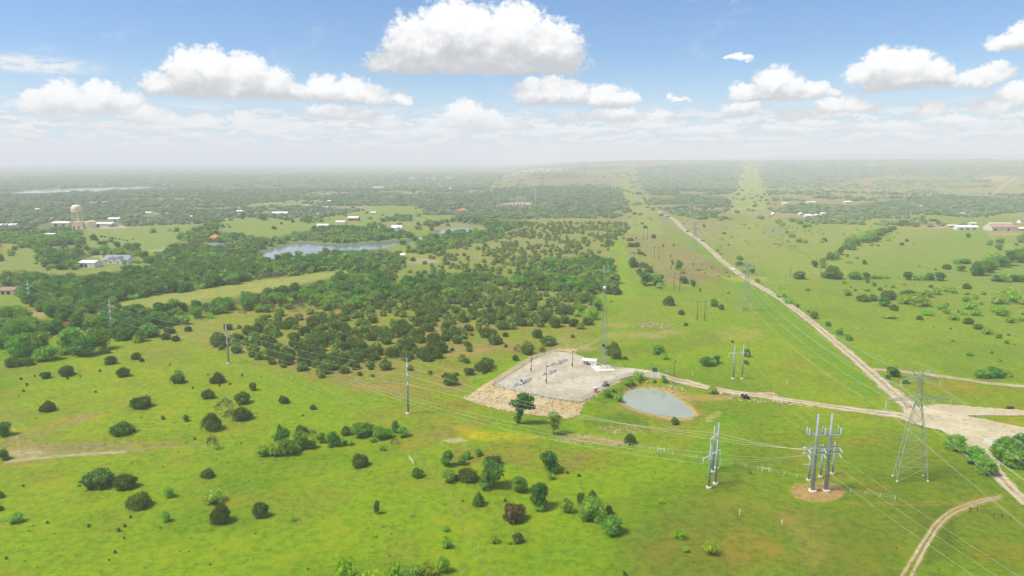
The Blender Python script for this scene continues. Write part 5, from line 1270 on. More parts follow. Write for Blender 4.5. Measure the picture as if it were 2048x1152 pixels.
# --- pairs of poles with a cross arm (steel and wooden)
def h_frame(name, label, bases, tops, arm, m, rad, group, foot=True, ins=3, ins_len=1.6, arm_r=0.16, cat='power pole'):
    """two poles at picture points; arm = (row where it crosses the first pole, reach beyond the poles in m)"""
    P_ = [at(*b_) for b_ in bases]; c = [(P_[0][i] + P_[1][i]) / 2 for i in range(3)]
    t = thing(name, label, cat, c, 0, group); hs = [px_h(p, y) for p, y in zip(P_, tops)]
    loc = [Vector(p) - Vector(c) for p in P_]
    for q, h in zip(loc, hs):
        b = MB(); b.tube([q - Vector((0, 0, .5)), q + Vector((0, 0, h))], [rad, rad * .6], 10); b.build('pole', m, t, True)
        if foot: b = MB(); b.lathe([(rad * 2.0, -.3), (rad * 2.0, .5), (rad * 1.8, .55)], c=q, n=14); b.build('footing', conc, t)
    d = (loc[1] - loc[0]); d.z = 0; L_ = d.length; d.normalize(); z = px_h(P_[0], arm[0])
    a, e = loc[0] - d * arm[1], loc[1] + d * arm[1]; a.z = e.z = z
    n_ = Vector((-d.y, d.x, 0)) * (rad + arm_r)
    b = MB(); b.tube([a + n_, e + n_], arm_r, 8); b.build('cross_arm', steel_l if foot else m, t)
    anc = []
    for k in range(ins):
        q = (a + n_).lerp(e + n_, k / (ins - 1)); b = MB()
        b.tube([q, q - Vector((0, 0, ins_len))], 0.07, 6)
        for j in range(6): b.tube([q - Vector((0, 0, .2 + j * ins_len / 7)), q - Vector((0, 0, .3 + j * ins_len / 7))], 0.17, 8)
        b.build('insulator', porc, t); anc.append(q - Vector((0, 0, ins_len)) + Vector(c))
    tops_ = [q + Vector(c) + Vector((0, 0, h)) for q, h in zip(loc, hs)]
    return t, anc, tops_
hA = h_frame('steel_h_frame', 'front two of four grey poles with white hanging insulators, right of the fence corner', [(1417.5, 976), (1431, 968)], [888, 880], (913, 3.0), steel, .42, 'paired steel poles')
hB = h_frame('steel_h_frame', 'rear two of four grey poles, taller pair close behind the front pair', [(1425, 944), (1433.5, 937)], [852, 845], (876, 1.5), steel, .42, 'paired steel poles')
hC = h_frame('steel_h_frame', 'twin grey poles with one cross arm on the grass beyond the access road', [(1466.5, 758), (1484, 758)], [690, 690], (707, 2.6), steel, .42, 'paired steel poles')
WOODH = []
for i, (b_, tp, lab) in enumerate([
        ([(1394, 641), (1409, 641)], [601, 600], 'nearest pair of brown wooden poles on the strip'),
        ([(1347.5, 580), (1359.5, 579)], [545, 545], 'second pair of brown wooden poles, beside the roadside grove'),
        ([(1308, 519), (1317, 518)], [492, 490], 'third pair of brown wooden poles along the strip'),
        ([(1287, 480), (1294.5, 480)], [455, 455], 'fourth pair of brown wooden poles along the strip'),
        ([(1267.5, 454), (1273.5, 453)], [434, 433], 'farthest pair of thin wooden poles along the strip')]):
    WOODH.append(h_frame('wooden_h_frame', lab, b_, tp, (tp[0] + 3, 1.4), wood_m, .24, 'paired wooden poles', foot=False, ins_len=.8, arm_r=.12))

# --- dead-end structure on the bare mound
p1, p2 = at(1625, 982), at(1652, 981); cD = [(p1[i] + p2[i]) / 2 for i in range(3)]; hD = px_h(p1, 828)
dead = thing('dead_end_structure', 'tall twin-pole steel structure with stacked cross arms on the bare earth mound', 'power pole', cD)
for p in (p1, p2):
    q = Vector(p) - Vector(cD)
    b = MB(); b.tube([q, q + Vector((0, 0, hD * .5)), q + Vector((0, 0, hD))], [.62, .47, .33], 12); b.build('pole', steel, dead, True)
    b = MB(); b.lathe([(1.25, -.4), (1.25, .35), (1.1, .45)], c=q, n=16); b.build('footing', conc, dead)
dd = Vector(p2) - Vector(p1); dd.z = 0; half = dd.length / 2; dd.normalize(); nn = Vector((-dd.y, dd.x, 0)); reach = half + 2.9
D_ANC = []
for li, row in enumerate((869, 896, 907)):
    z = px_h(p1, row) ; b = MB()
    for s in (-1, 1): b.tube([dd * -reach + nn * .75 * s + Vector((0, 0, z)), dd * reach + nn * .75 * s + Vector((0, 0, z))], .17, 8)
    for k in (-1, -.5, 0, .5, 1): b.tube([dd * reach * k - nn * .75 + Vector((0, 0, z)), dd * reach * k + nn * .75 + Vector((0, 0, z))], .1, 6)
    b.build('cross_arm', steel, dead)
    for k in (-1, 0, 1):
        q = dd * reach * k * .98 + Vector((0, 0, z))
        if li == 0:
            for s in (-1, 1):
                b = MB(); a = q + nn * .75 * s
                b.tube([a, a + Vector((0, 0, 2.3))], .1, 6)
                for j in range(8): b.tube([a + Vector((0, 0, .35 + j * .24)), a + Vector((0, 0, .47 + j * .24))], .26, 8)
                b.build('insulator', porc, dead)
        else:
            for s in (-1, 1):
                b = MB(); a = q + nn * .75 * s; e = a + nn * 1.6 * s - Vector((0, 0, .8))
                b.tube([a, e], .09, 6)
                for j in range(6): b.tube([a.lerp(e, .12 + j * .14), a.lerp(e, .18 + j * .14)], .24, 8)
                b.build('insulator', porc, dead)
    D_ANC.append([dd * reach * k * .98 + Vector((0, 0, z)) + Vector(cD) for k in (-1, 0, 1)])
b = MB(); z = px_h(p1, 930); b.tube([dd * -(reach + .3) + Vector((0, 0, z)) + nn * .7, dd * (reach - .4) + Vector((0, 0, z)) + nn * .7], .11, 8); b.build('lower_bar', steel_l, dead)
for (x, y, lab) in ((1617, 961, 'left'), (1641, 954, 'middle'), (1665, 948, 'right')):
    p = at(x, y); t = thing('riser_post', lab + ' of three short grey posts behind the twin-pole structure', 'post', p, 0, 'short posts by the twin-pole structure')
    b = MB(); b.tube([(0, 0, 0), (0, 0, 9.5)], [.34, .26], 10); b.build('pole', steel, t, True)
    b = MB(); b.lathe([(.75, -.3), (.75, .45), (.7, .5)], n=12); b.build('footing', conc, t)
    b = MB(); b.tube([(0, 0, 9.5), (0, 0, 11.2)], .07, 6)
    for j in range(6): b.tube([(0, 0, 9.7 + j * .23), (0, 0, 9.82 + j * .23)], .24, 8)
    b.build('insulator', porc, t)

# --- lattice towers
def lattice_tower(label, feet, Hh, rz=None):
    c = [sum(f[i] for f in feet) / 4 for i in range(3)]
    t = thing('lattice_tower', label, 'pylon', c, 0, 'lattice pylons of the long line')
    F = [Vector(f) - Vector(c) for f in feet]
    hw = sum(math.hypot(f.x, f.y) for f in F) / 4
    def ring(z, s): return [Vector((f.x * s, f.y * s, z)) for f in F]
    zs = [0, .13, .25, .37, .46, .54, .62, .70, .78, .86, .92]; sc = [1, .90, .78, .64, .54, .42, .30, .20, .17, .15, .13]
    b = MB(); rings = [ring(z * Hh, s) for z, s in zip(zs, sc)]
    for r0, r1 in zip(rings, rings[1:]):
        for k in range(4): b.tube([r0[k], r1[k]], .11, 4, False)
    b.build('leg_frame', lattice_m, t)
    b = MB()
    for i, (r0, r1) in enumerate(zip(rings, rings[1:])):
        for k in range(4):
            k2 = (k + 1) % 4
            b.tube([r0[k], r1[k2]], .05, 4, False); b.tube([r0[k2], r1[k]], .05, 4, False); b.tube([r1[k], r1[k2]], .05, 4, False)
    b.build('bracing', lattice_m, t)
    for f in F:
        b = MB(); b.lathe([(.38, -.3), (.38, .3), (.32, .35)], c=f, n=10); b.build('footing', conc, t)
    ang = math.atan2(F[1].y - F[0].y, F[1].x - F[0].x) if rz is None else rz
    ax = Vector((math.cos(ang), math.sin(ang), 0)); ay = Vector((-ax.y, ax.x, 0)); anc = []
    def arm(side, z, L_, depth, up):
        b = MB(); w = .17 * hw * .9
        tip = ax * side * L_ + Vector((0, 0, z)); roots = [ax * side * w + ay * s * w + Vector((0, 0, z)) for s in (-1, 1)]; topr = [ax * side * w + ay * s * w + Vector((0, 0, z + up)) for s in (-1, 1)]
        for q in roots + topr: b.tube([q, tip], .085, 4, False)
        for i in range(1, 5):
            u = i / 5.5
            b.tube([roots[0].lerp(tip, u), roots[1].lerp(tip, u)], .06, 4, False); b.tube([roots[0].lerp(tip, u), topr[0].lerp(tip, max(u - .1, 0))], .06, 4, False); b.tube([roots[1].lerp(tip, u), topr[1].lerp(tip, max(u - .1, 0))], .06, 4, False)
        b.build('cross_arm', lattice_m, t); return tip
    def string(a, L_):
        b = MB(); b.tube([a, a - Vector((0, 0, L_))], .07, 6)
        for j in range(10): b.tube([a - Vector((0, 0, .2 + j * L_ / 11)), a - Vector((0, 0, .3 + j * L_ / 11))], .17, 6)
        b.build('insulator', porc, t); return a - Vector((0, 0, L_))
    for side in (-1, 1):
        anc.append(string(arm(side, Hh * .72, 10.3, 1, 1.9), 3.1) + Vector(c))
    for side in (-1, 1):
        anc.append(string(arm(side, Hh * .90, 6.2, 1, 1.6), 2.2) + Vector(c))
    for side in (-1, 1):
        a = ax * side * 1.1 + Vector((0, 0, Hh * .70)); e = ax * side * 5.2 + Vector((0, 0, Hh * .72)); m_ = ax * side * 3.4 + Vector((0, 0, Hh * .72 - 2.6)); b = MB()
        for q in (a, e):
            b.tube([q, m_], .07, 6)
            for j in range(8): b.tube([q.lerp(m_, .1 + j * .1), q.lerp(m_, .13 + j * .1)], .16, 6)
        b.build('insulator', porc, t); anc.append(m_ + Vector(c))
    for side in (-1, 1):
        b = MB(); tip = ax * side * 3.6 + Vector((0, 0, Hh)); w = .13 * hw
        for s in (-1, 1):
            for z in (.90, .95): b.tube([ax * side * w * .6 + ay * s * w * .6 + Vector((0, 0, Hh * z)), tip], .08, 4, False)
        b.build('earth_peak', lattice_m, t); anc.append(tip + Vector(c))
    b = MB()
    for k in range(4): b.tube([rings[-1][k], Vector((0, 0, Hh))], .1, 4, False)
    b.build('apex', lattice_m, t)
    return anc
f1 = [at(1790, 952.5), at(1850, 952.5), at(1861, 963), at(1801, 963)]
cen = np.mean(np.array(f1), 0); Hh1 = px_h(tuple(cen), 737); s1 = 5.0
TW = [lattice_tower('tall grey lattice pylon with wide arms beside the road junction', [(cen[0] - .8 + a * 4.9 + b_ * .4, cen[1] + b_ * 2.0, cen[2]) for a, b_ in ((-1, 1), (1, 1), (1, -1), (-1, -1))], Hh1, 0.03)]
for (x, y, lab) in ((1490, 622, 'faint lattice pylon on the grass left of the long gravel road'), (1388, 503, 'distant lattice pylon beside the cars on the road'), (1330, 448, 'farthest lattice pylon near the bend of the road')):
    p = at(x, y); TW.append(lattice_tower(lab, [(p[0] + a * 4.0, p[1] + b_ * 2.4, p[2]) for a, b_ in ((-1, 1), (1, 1), (1, -1), (-1, -1))], 34.0, 0.03))
off_end = [Vector((a.x + 4.0, a.y - 330.0, a.z)) for a in TW[0]]
WN = ['lower left arm', 'lower right arm', 'upper left arm', 'upper right arm', 'left inner string', 'right inner string', 'left peak', 'right peak']
for i in range(8):
    for s in ((-.22, .22) if i < 6 else (0,)):
        wire('power_line_wire', 'pale cable strung from the %s of the lattice pylons%s' % (WN[i], '' if i > 5 else ', %s of its pair' % ('left' if s < 0 else 'right')), 'cables on the lattice pylons', [off_end[i] + Vector((s, 0, 0))] + [a[i] + Vector((s, 0, 0)) for a in TW], 0.030, 0.021 if i < 6 else 0.014)
# monopole line: far left, four poles, rear pair of steel poles, twin-pole structure
fl = Vector(at(-120, 575))
for i, nm in enumerate(('top', 'middle', 'bottom')):
    end = hB[1][i] + Vector((0, 0, 1.6))
    wire('power_line_wire', nm + ' cable on the steel monopoles crossing the left pasture', 'cables on the steel monopoles', [fl + Vector((0, i * .5, 21 - i * 3))] + [m_[1][i] for m_ in MONO[::-1]] + [end, D_ANC[1][0] + nn * (i - 1) * .3 + Vector((0, 0, -i * .4))], 0.022, 0.026)
wire('power_line_wire', 'thin earth wire along the tips of the steel monopoles', 'cables on the steel monopoles', [fl + Vector((0, 0, 24))] + [m_[1][3] for m_ in MONO[::-1]] + [hB[2][1]], 0.018, 0.014)
for i, nm in enumerate(('left', 'middle', 'right')):
    wire('power_line_wire', nm + ' cable from the wooden poles past the twin grey poles', 'cables on the wooden poles', [w_[1][i] for w_ in WOODH[::-1]] + [hC[1][i], D_ANC[0][i] + Vector((0, 0, .3))], 0.026, 0.02)
    q = D_ANC[2][i]; wire('power_line_wire', nm + ' cable running from the twin-pole structure towards the viewer', 'cables leaving the twin-pole structure', [q - nn * 2.3 - Vector((0, 0, .8)), Vector((q.x + 62, q.y - 225, q.z + 3))], 0.03, 0.022)
    q = hA[1][i]; wire('power_line_wire', nm + ' cable of the low line through the front pair of poles', 'cables on the front pair of poles', [Vector(at(700, 838)) + Vector((0, i * 3.0, 15)), q, D_ANC[2][0] + Vector((0, 0, -i * .3))], 0.03, 0.018)
# wooden poles with a small cross arm on the right plain
def wood_pole(x, y, top, label, arm=True, group='wooden poles over the right plain', lamp=False, rad=.2):
    p = at(x, y); h = px_h(p, top); t = thing('wooden_pole', label, 'utility pole', p, 0.3, group)
    b = MB(); b.tube([(0, 0, -.3), (0, 0, h)], [rad, rad * .7], 8); b.build('pole', wood_m, t, True)
    if arm:
        b = MB(); b.box((0, -.25, h - .7), (2.6, .16, .18)); b.build('cross_arm', wood_m, t)
        for k in (-1.1, 0, 1.1): b = MB(); b.lathe([(.09, h - .6), (.13, h - .45), (.05, h - .32)], c=(k, -.25, 0), n=8); b.build('insulator', porc, t)
    if lamp:
        b = MB(); b.box((0.35, -.1, h - .3), (.7, .45, .35)); b.build('lamp_head', dark_m, t)
        b = MB(); b.box((-.3, 0, 1.6), (.4, .5, .8)); b.build('switch_box', rust_m, t)
    return t
for x, y, tp, lab in ((1581, 552, 533, 'first wooden pole with cross arm left of the low hedge row'), (1641, 556, 535, 'wooden pole behind the leafy start of the hedge row'), (1632, 531, 513, 'wooden pole by the lower end of the diagonal hedge'), (1671, 510, 496, 'wooden pole in the middle of the diagonal hedge'), (1767, 465, 450, 'wooden pole behind the upper diagonal hedge'), (1792, 456, 440, 'wooden pole by the round bush above the farm field'), (1813, 447, 433, 'farthest wooden pole at the hedge top')): wood_pole(x, y, tp, lab)
wood_pole(1093, 768, 731, 'brown light pole between the pipe manifolds', False, 'light poles of the gravel pad', True, .18)
wood_pole(1145, 735, 702, 'brown light pole near the back corner of the pad', False, 'light poles of the gravel pad', True, .18)
wood_pole(1062.5, 744, 716, 'brown light pole at the left fence of the pad', False, 'light poles of the gravel pad', True, .18)
wood_pole(1348, 755, 721, 'brown light pole beside the access road gate', False, 'light poles of the gravel pad', True, .18)

# --- communication mast on its slab
p = at(1206, 738); Hm = px_h(p, 536)
mast = thing('communication_mast', 'tall slim lattice mast with white dish on a concrete slab', 'mast', p, 0.2)
b = MB(); b.box((0, 0, .2), (9.5, 9.5, .5)); b.build('foundation_slab', conc, mast)
def mast_ring(f): w = 1.9 * (1 - f) ** 1.15 + .32; return [Vector((w * math.cos(a), w * math.sin(a), .4 + f * (Hm - 1.5))) for a in (R(90), R(210), R(330))]
lv = [1 - (1 - i / 26) ** 1.0 for i in range(27)]; rg_ = [mast_ring(f) for f in lv]
b = MB()
for k in range(3): b.tube([r[k] for r in rg_], .085, 5)
b.build('leg_frame', lattice_m, mast)
b = MB()
for r0, r1 in zip(rg_, rg_[1:]):
    for k in range(3): b.tube([r0[k], r1[(k + 1) % 3]], .04, 4, False); b.tube([r0[(k + 1) % 3], r1[k]], .04, 4, False); b.tube([r1[k], r1[(k + 1) % 3]], .035, 4, False)
b.build('bracing', lattice_m, mast)
zd = px_h(p, 575); b = MB(); b.lathe([(.05, -.35), (.5, -.22), (.85, .0), (.9, .12), (.0, .16)], n=18); o = b.build('dish', white_m, mast, True); o.location = (-.3, -.7, zd); o.rotation_euler = (R(90), 0, R(-10))
b = MB(); b.tube([(0, 0, Hm - 2), (0, 0, Hm + 1)], .07, 6); b.build('lightning_rod', steel, mast)
for i, a in enumerate((0, 120, 240)):
    b = MB(); q = Vector((1.3 * math.cos(R(a)), 1.3 * math.sin(R(a)), Hm - 1.5)); b.tube([(0, 0, Hm - 2.2), q], .06, 5); b.tube([q - Vector((0, 0, .6)), q + Vector((0, 0, 2.6))], .09, 6); b.build('antenna', steel_l, mast)
b = MB(); zc = px_h(p, 690); b.box((-.3, -.9, zc), (1.0, .5, 1.2)); b.build('equipment_box', dark_m, mast)
for k, (a, c) in enumerate(((3.2, 1.0), (3.6, -1.5), (2.2, 3.0))): b = MB(); b.tube([(a, c, .4), (a, c, 2.6)], .09, 6); b.box((a, c, 1.9), (.6, .3, .7)); b.build('ground_cabinet', steel, mast)

# --- equipment shelter, cabinet, bin, sign, utility vehicle, manifolds
p = at(1179, 730); t = thing('equipment_shelter', 'white roofed open equipment shelter beside the mast slab', 'shelter', p, R(-16))
b = MB()
pr_ = [(math.cos(R(a)) * 1.75, math.sin(R(a)) * .7 + 2.5) for a in range(0, 181, 20)]
b.add([(-3.6, y, z) for y, z in pr_] + [(3.6, y, z) for y, z in pr_] + [(-3.6, y * .95, z - .14) for y, z in pr_] + [(3.6, y * .95, z - .14) for y, z in pr_], [(i, i + 1, 10 + i + 1, 10 + i) for i in range(9)] + [(20 + i, 30 + i, 30 + i + 1, 20 + i + 1) for i in range(9)] + [(i, 20 + i, 21 + i, 1 + i) for i in range(9)] + [(10 + i, 11 + i, 31 + i, 30 + i) for i in range(9)] + [(0, 10, 30, 20), (9, 29, 39, 19)]); b.build('roof', white_m, t)
for x in (-3.4, -1.2): 
    for y in (-1.55, 1.55): b = MB(); b.tube([(x, y, 0), (x, y, 2.5)], .08, 6); b.build('post', steel, t)
b = MB(); b.box((2.2, 0, 1.25), (2.6, 3.1, 2.5)); b.build('wall', white_m, t)
b = MB(); b.box((1.9, -1.57, 1.05), (.95, .05, 2.0)); b.build('door', steel_l, t)
b = MB(); b.box((-2.6, .6, .9), (.9, .8, 1.8)); b.box((-1.2, .7, .75), (1.0, .7, 1.5)); b.build('cabinet', steel, t)
p = at(1190, 785); t = thing('portable_toilet', 'tan portable toilet with white roof at the pad fence', 'toilet', p, R(25))
b = MB(); b.box((0, 0, 1.15), (1.5, 1.5, 2.2), top=.96); b.build('cabin', tan_m, t)
b = MB(); b.box((0, 0, 2.32), (1.6, 1.6, .16), top=.8); b.build('roof', white_m, t)
b = MB(); b.box((.05, -.79, 1.1), (.9, .05, 1.9)); b.build('door', plain('tan_door', (176, 132, 96)), t)
b = MB(); b.tube([(.2, -.4, 2.3), (.2, -.4, 2.75)], .07, 6); b.build('vent_pipe', white_m, t)
p = at(1309.5, 744); t = thing('utility_box', 'dark green utility box flying a small red flag', 'utility box', p, R(-15))
b = MB(); b.box((0, 0, .85), (2.2, 1.5, 1.7)); b.build('body', green_m, t)
b = MB(); b.box((0, 0, 1.76), (2.35, 1.65, .12)); b.build('lid', plain('dark_green_lid', (38, 62, 46)), t)
b = MB(); b.tube([(1.0, .5, 1.8), (1.0, .5, 3.4)], .05, 6); b.build('flag_pole', steel, t)
b = MB(); b.box((1.45, .5, 3.05), (.85, .04, .6)); b.build('flag', red_m, t)
p = at(1334, 748); t = thing('white_sign_board', 'tilted white board standing by the pad gate', 'sign', p, R(35))
b = MB(); b.box((0, 0, 1.4), (1.7, .06, 1.2)); b.build('panel', white_m, t)
for s in (-.7, .7): b = MB(); b.tube([(s, .07, 0), (s, .07, 2.0)], .05, 6); b.build('post', steel, t)
p = at(1211, 773); t = thing('utility_vehicle', 'small blue off-road buggy with roof parked by the pad fence', 'buggy', p, R(20))
ub = plain('buggy_blue', (40, 62, 104), .08, rough=.3)
b = MB(); b.box((0, 0, .75), (3.0, 1.45, .45), top=.95); b.box((1.05, 0, 1.0), (.9, 1.35, .3), top=.85); b.build('body', ub, t)
b = MB(); b.box((-1.0, 0, 1.08), (1.1, 1.5, .35)); b.build('cargo_bed', steel, t)
b = MB(); b.box((.05, 0, 2.02), (1.7, 1.4, .1), top=.92); b.build('roof', ub, t)
b = MB()
for sx_ in (-.7, .75):
    for sy_ in (-.62, .62): b.tube([(sx_ * 1.1, sy_, .95), (sx_, sy_ * .95, 2.0)], .05, 6)
b.build('roll_cage', dark_m, t)
b = MB(); b.box((0, 0, 1.1), (.6, 1.2, .3)); b.box((-.3, 0, 1.4), (.15, 1.2, .6)); b.build('seat', dark_m, t)
for sx_ in (-1.0, 1.05):
    for sy_ in (-.78, .78):
        b = MB(); b.tube([(sx_, sy_ - .16, .42), (sx_, sy_ + .16, .42)], .42, 14); b.build('wheel', dark_m, t)
for sy_ in (-.5, .5): b = MB(); b.box((1.52, sy_, .92), (.05, .25, .14)); b.build('headlight', white_m, t)
def manifold(a, e, label, vm):
    A, E = at(*a), at(*e); c = [(A[i] + E[i]) / 2 for i in range(3)]; rz = math.atan2(E[1] - A[1], E[0] - A[0]); L_ = math.hypot(E[0] - A[0], E[1] - A[1])
    t = thing('pipe_manifold', label, 'pipework', c, rz, 'pipe manifolds on the gravel pad'); h = L_ / 2
    def bend(pts, r, nm, m=pipe_m): b = MB(); b.tube(pts, r, 10); return b.build(nm, m, t, True)
    bend([(-h, 0, -.1), (-h + .1, 0, .6), (-h + .5, 0, 1.05), (-h + 1.2, 0, 1.2), (h - 1.2, 0, 1.2), (h - .5, 0, 1.05), (h - .1, 0, .6), (h, 0, -.1)], .30, 'main_pipe')
    bend([(-h * .3, 0, 1.2), (-h * .3, -1.2, 1.2), (-h * .3 + .1, -2.2, .9), (-h * .3 + .2, -2.6, .3), (-h * .3 + .2, -2.7, -.1)], .24, 'branch_pipe')
    bend([(h * .4, 0, 1.2), (h * .4, 1.2, 1.2), (h * .4, 2.0, .9), (h * .4, 2.4, .3), (h * .4, 2.5, -.1)], .24, 'branch_pipe')
    bend([(-h * .3, -1.0, 1.2), (h * .55, -1.0, 1.2), (h * .6, -1.0, .6), (h * .6, -1.0, -.1)], .18, 'bypass_pipe')
    for x in (-h * .55, h * .15): b = MB(); b.box((x, 0, .45), (.3, .8, .9)); b.build('support', conc, t)
    b = MB(); b.lathe([(.1, .55), (.5, .7), (.62, 1.2), (.5, 1.7), (.2, 1.85), (.16, 2.2)], c=(-.2, 0, 0), n=14); v = b.build('valve', vm, t, True)
    b = MB(); b.lathe([(.4, 2.18), (.4, 2.26)], c=(-.2, 0, 0), n=14); b.build('handwheel', vm, v)
    for x in (-h * .7, h * .7, -.9, .55): b = MB(); b.tube([(x - .07, 0, 1.2), (x + .07, 0, 1.2)], .44, 14); b.build('flange', pipe_m, t)
    return t
manifold((1023, 776), (1062, 760), 'grey pipe manifold with blue valve nearest the front fence', blue_m)
manifold((1083, 752), (1112, 743), 'middle grey pipe manifold with yellow valve', yellow_m)
manifold((1098, 733), (1134, 722), 'rear grey pipe manifold with yellow valve by the back corner', yellow_m)
pp = at(1145, 768); t = thing('vent_stack', 'thin grey vent pipe standing alone in mid pad', 'pipe', pp)
b = MB(); b.tube([(0, 0, 0), (0, 0, 3.2)], .07, 6); b.build('pipe', steel, t); b = MB(); b.box((0, 0, .1), (.5, .5, .25)); b.build('base', conc, t)

# --- fences
mesh_m, mnt, mout = mat('chain_link')
mt = N(mnt, 'ShaderNodeBsdfTransparent'); md_ = N(mnt, 'ShaderNodeBsdfPrincipled', i_Roughness=.5, i_Metallic=.3); md_.inputs['Base Color'].default_value = (.42, .45, .45, 1)
mgeo = N(mnt, 'ShaderNodeNewGeometry'); mnz = N(mnt, 'ShaderNodeTexNoise', i_Scale=.7); mnt.links.new(mgeo.outputs['Position'], mnz.inputs['Vector'])
mmr = N(mnt, 'ShaderNodeMapRange', i_3=.16, i_4=.34); mnt.links.new(mnz.outputs['Fac'], mmr.inputs[0])
mm_ = N(mnt, 'ShaderNodeMixShader'); mnt.links.new(mmr.outputs[0], mm_.inputs[0])
mnt.links.new(mt.outputs[0], mm_.inputs[1]); mnt.links.new(md_.outputs[0], mm_.inputs[2]); mnt.links.new(mm_.outputs[0], mout.inputs['Surface'])
def resample(pts, step):
    P_ = np.array(pts, float); s = np.concatenate([[0], np.cumsum(np.hypot(*np.diff(P_[:, :2], axis=0).T))]); n = max(2, int(round(s[-1] / step)) + 1); q = np.linspace(0, s[-1], n)
    return [(np.interp(a, s, P_[:, 0]), np.interp(a, s, P_[:, 1])) for a in q]
def fence(name, label, gpts, step, h, pm, rad, mesh=False, wires=(), wr=.012, braces=(), group=None, wm=None):
    q = resample(gpts, step); z = [hz(*a) for a in q]; o = (q[0][0], q[0][1], z[0])
    t = thing(name, label, 'fence', o, 0, group); L_ = [Vector((a[0] - o[0], a[1] - o[1], zz - o[2])) for a, zz in zip(q, z)]
    for i, a in enumerate(L_[:98]): b = MB(); k = 1.5 if i in (0, len(L_) - 1) else 1; b.tube([a - Vector((0, 0, .2)), a + Vector((0, 0, h))], rad * k, 6); b.build('post', pm, t)
    if mesh:
        b = MB()
        for a, c in zip(L_, L_[1:]): b.quad(a + Vector((0, 0, .1)), c + Vector((0, 0, .1)), c + Vector((0, 0, h - .05)), a + Vector((0, 0, h - .05)))
        b.build('wire_mesh', mesh_m, t)
    for w in wires:
        b = MB(); b.tube([a + Vector((0, 0, h * w)) for a in L_], wr, 4); b.build('rail' if mesh else 'strand', wm or pm, t)
    return t
PADR = [at(a, b_)[:2] for a, b_ in [(1322, 757), (1262, 753), (1235, 761), (1192, 789), (1163, 806), (1100, 797), (1035, 783), (986, 770), (1030, 742), (1072, 716), (1112, 704)]]
fence('chain_link_fence', 'grey chain-link fence round the gravel pad', PADR, 3.0, 2.3, steel, .06, True, (1.0,), .04)
fence('wire_fence', 'thin dark wire fence slanting down the open left pasture', gp([(430, 696), (560, 753), (690, 804), (800, 851), (832, 906), (870, 960), (915, 1042), (985, 1165)]), 4.2, 1.3, wood_m, .045, False, (.5, .97), .012, wm=steel)
fence('wire_fence', 'wire fence with white posts below the pond', gp([(1255, 893), (1310, 904), (1420, 922), (1530, 943), (1612, 958), (1700, 985), (1790, 1000)]), 4.0, 1.3, steel_l, .07, False, (.5, .95), .015)
fence('wire_fence', 'wire fence in the lower right corner', gp([(1942, 1024), (1990, 1036), (2060, 1050)]), 4.0, 1.3, wood_m, .08, False, (.5, .95), .02)
fence('pipe_fence', 'rust red pipe fence beyond the white pipe gate', gp([(2014, 879), (2034, 879), (2075, 880)]), 2.4, 1.4, rust_m, .06, False, (.5, .98), .05)
for (x, y, lab, mm2, rz) in ((1322, 904, 'white H-shaped fence brace nearer the pond', white_m, -.15), (1531, 943, 'white H-shaped fence brace nearer the twin-pole structure', white_m, -.15), (1946, 1024, 'dark H-shaped fence brace by the dirt track', wood_m, -.1), (1995, 1036, 'dark H-shaped fence brace nearer the corner', wood_m, -.1)):
    p = at(x, y); t = thing('fence_brace', lab, 'fence brace', p, rz, 'fence braces')
    for s in (-1.1, 1.1): b = MB(); b.tube([(s, 0, -.2), (s, 0, 1.7)], .11, 8); b.build('post', mm2, t)
    b = MB(); b.tube([(-1.1, 0, 1.15), (1.1, 0, 1.15)], .09, 8); b.build('rail', mm2, t)
def pipe_gate(label, a, e, h, m, rails, group=None, rad=.035):
    A, E = Vector(at(*a)), Vector(at(*e)); t = thing('pipe_gate', label, 'gate', A, 0, group); d = E - A
    for u in (0, 1): b = MB(); b.tube([d * u - Vector((0, 0, .2)), d * u + Vector((0, 0, h + .15))], rad * 1.5, 8); b.build('post', m, t)
    for k in range(rails): z = h * (k + 1) / rails; b = MB(); b.tube([Vector((0, 0, z)), d + Vector((0, 0, z))], rad, 6); b.build('rail', m, t)
    b = MB(); b.tube([d * .5 + Vector((0, 0, .1)), d * .5 + Vector((0, 0, h))], rad, 6); b.build('stile', m, t)
pipe_gate('silver field gate standing across the wheel tracks', (818, 918), (828, 930), 1.4, steel_l, 5, 'pipe gates')
pipe_gate('near panel of the white pipe gate by the road', (1968, 886), (1993, 902), 1.8, white_m, 5, 'pipe gates', .06)
pipe_gate('second panel of the white pipe gate, just behind the near one', (1977, 886), (1998, 900), 1.6, white_m, 4, 'pipe gates', .06)
pipe_gate('back panel of the white pipe gate running level', (1968, 884), (1996, 884), 1.3, white_m, 2, 'pipe gates', .07)
pipe_gate('right panel of the white pipe gate by the leafy trees', (1996, 884), (2011, 896), 1.5, white_m, 3, 'pipe gates', .08)
for x, y, h, lab in ((1479, 1031, 2.0, 'white pipeline marker post on the lower meadow'), (1563.5, 1050, 1.6, 'thin white marker post left of the pale bare patch'), (1385, 751, 1.8, 'white marker post right of the access gate'), (1573.5, 768, 1.6, 'white marker post above the access road'), (1715.5, 659, 1.6, 'white marker post on the grass right of the long road'), (1604, 617, 1.6, 'farthest white marker post beside the long road')):
    p = at(x, y); t = thing('marker_post', lab, 'marker', p, 0, 'pipeline marker posts')
    b = MB(); b.tube([(0, 0, -.1), (0, 0, h * .7)], .09, 8); b.build('post', white_m, t); b = MB(); b.lathe([(.16, h * .66), (.16, h * .92), (.02, h)], n=8); b.build('cap', white_m, t)
p = at(2020, 818); t = thing('feed_trough', 'dark green trough on the grass beyond the junction', 'trough', p, .1)
b = MB(); b.box((0, 0, .8), (2.4, 1.1, .7), top=1.1); b.build('tub', green_m, t)
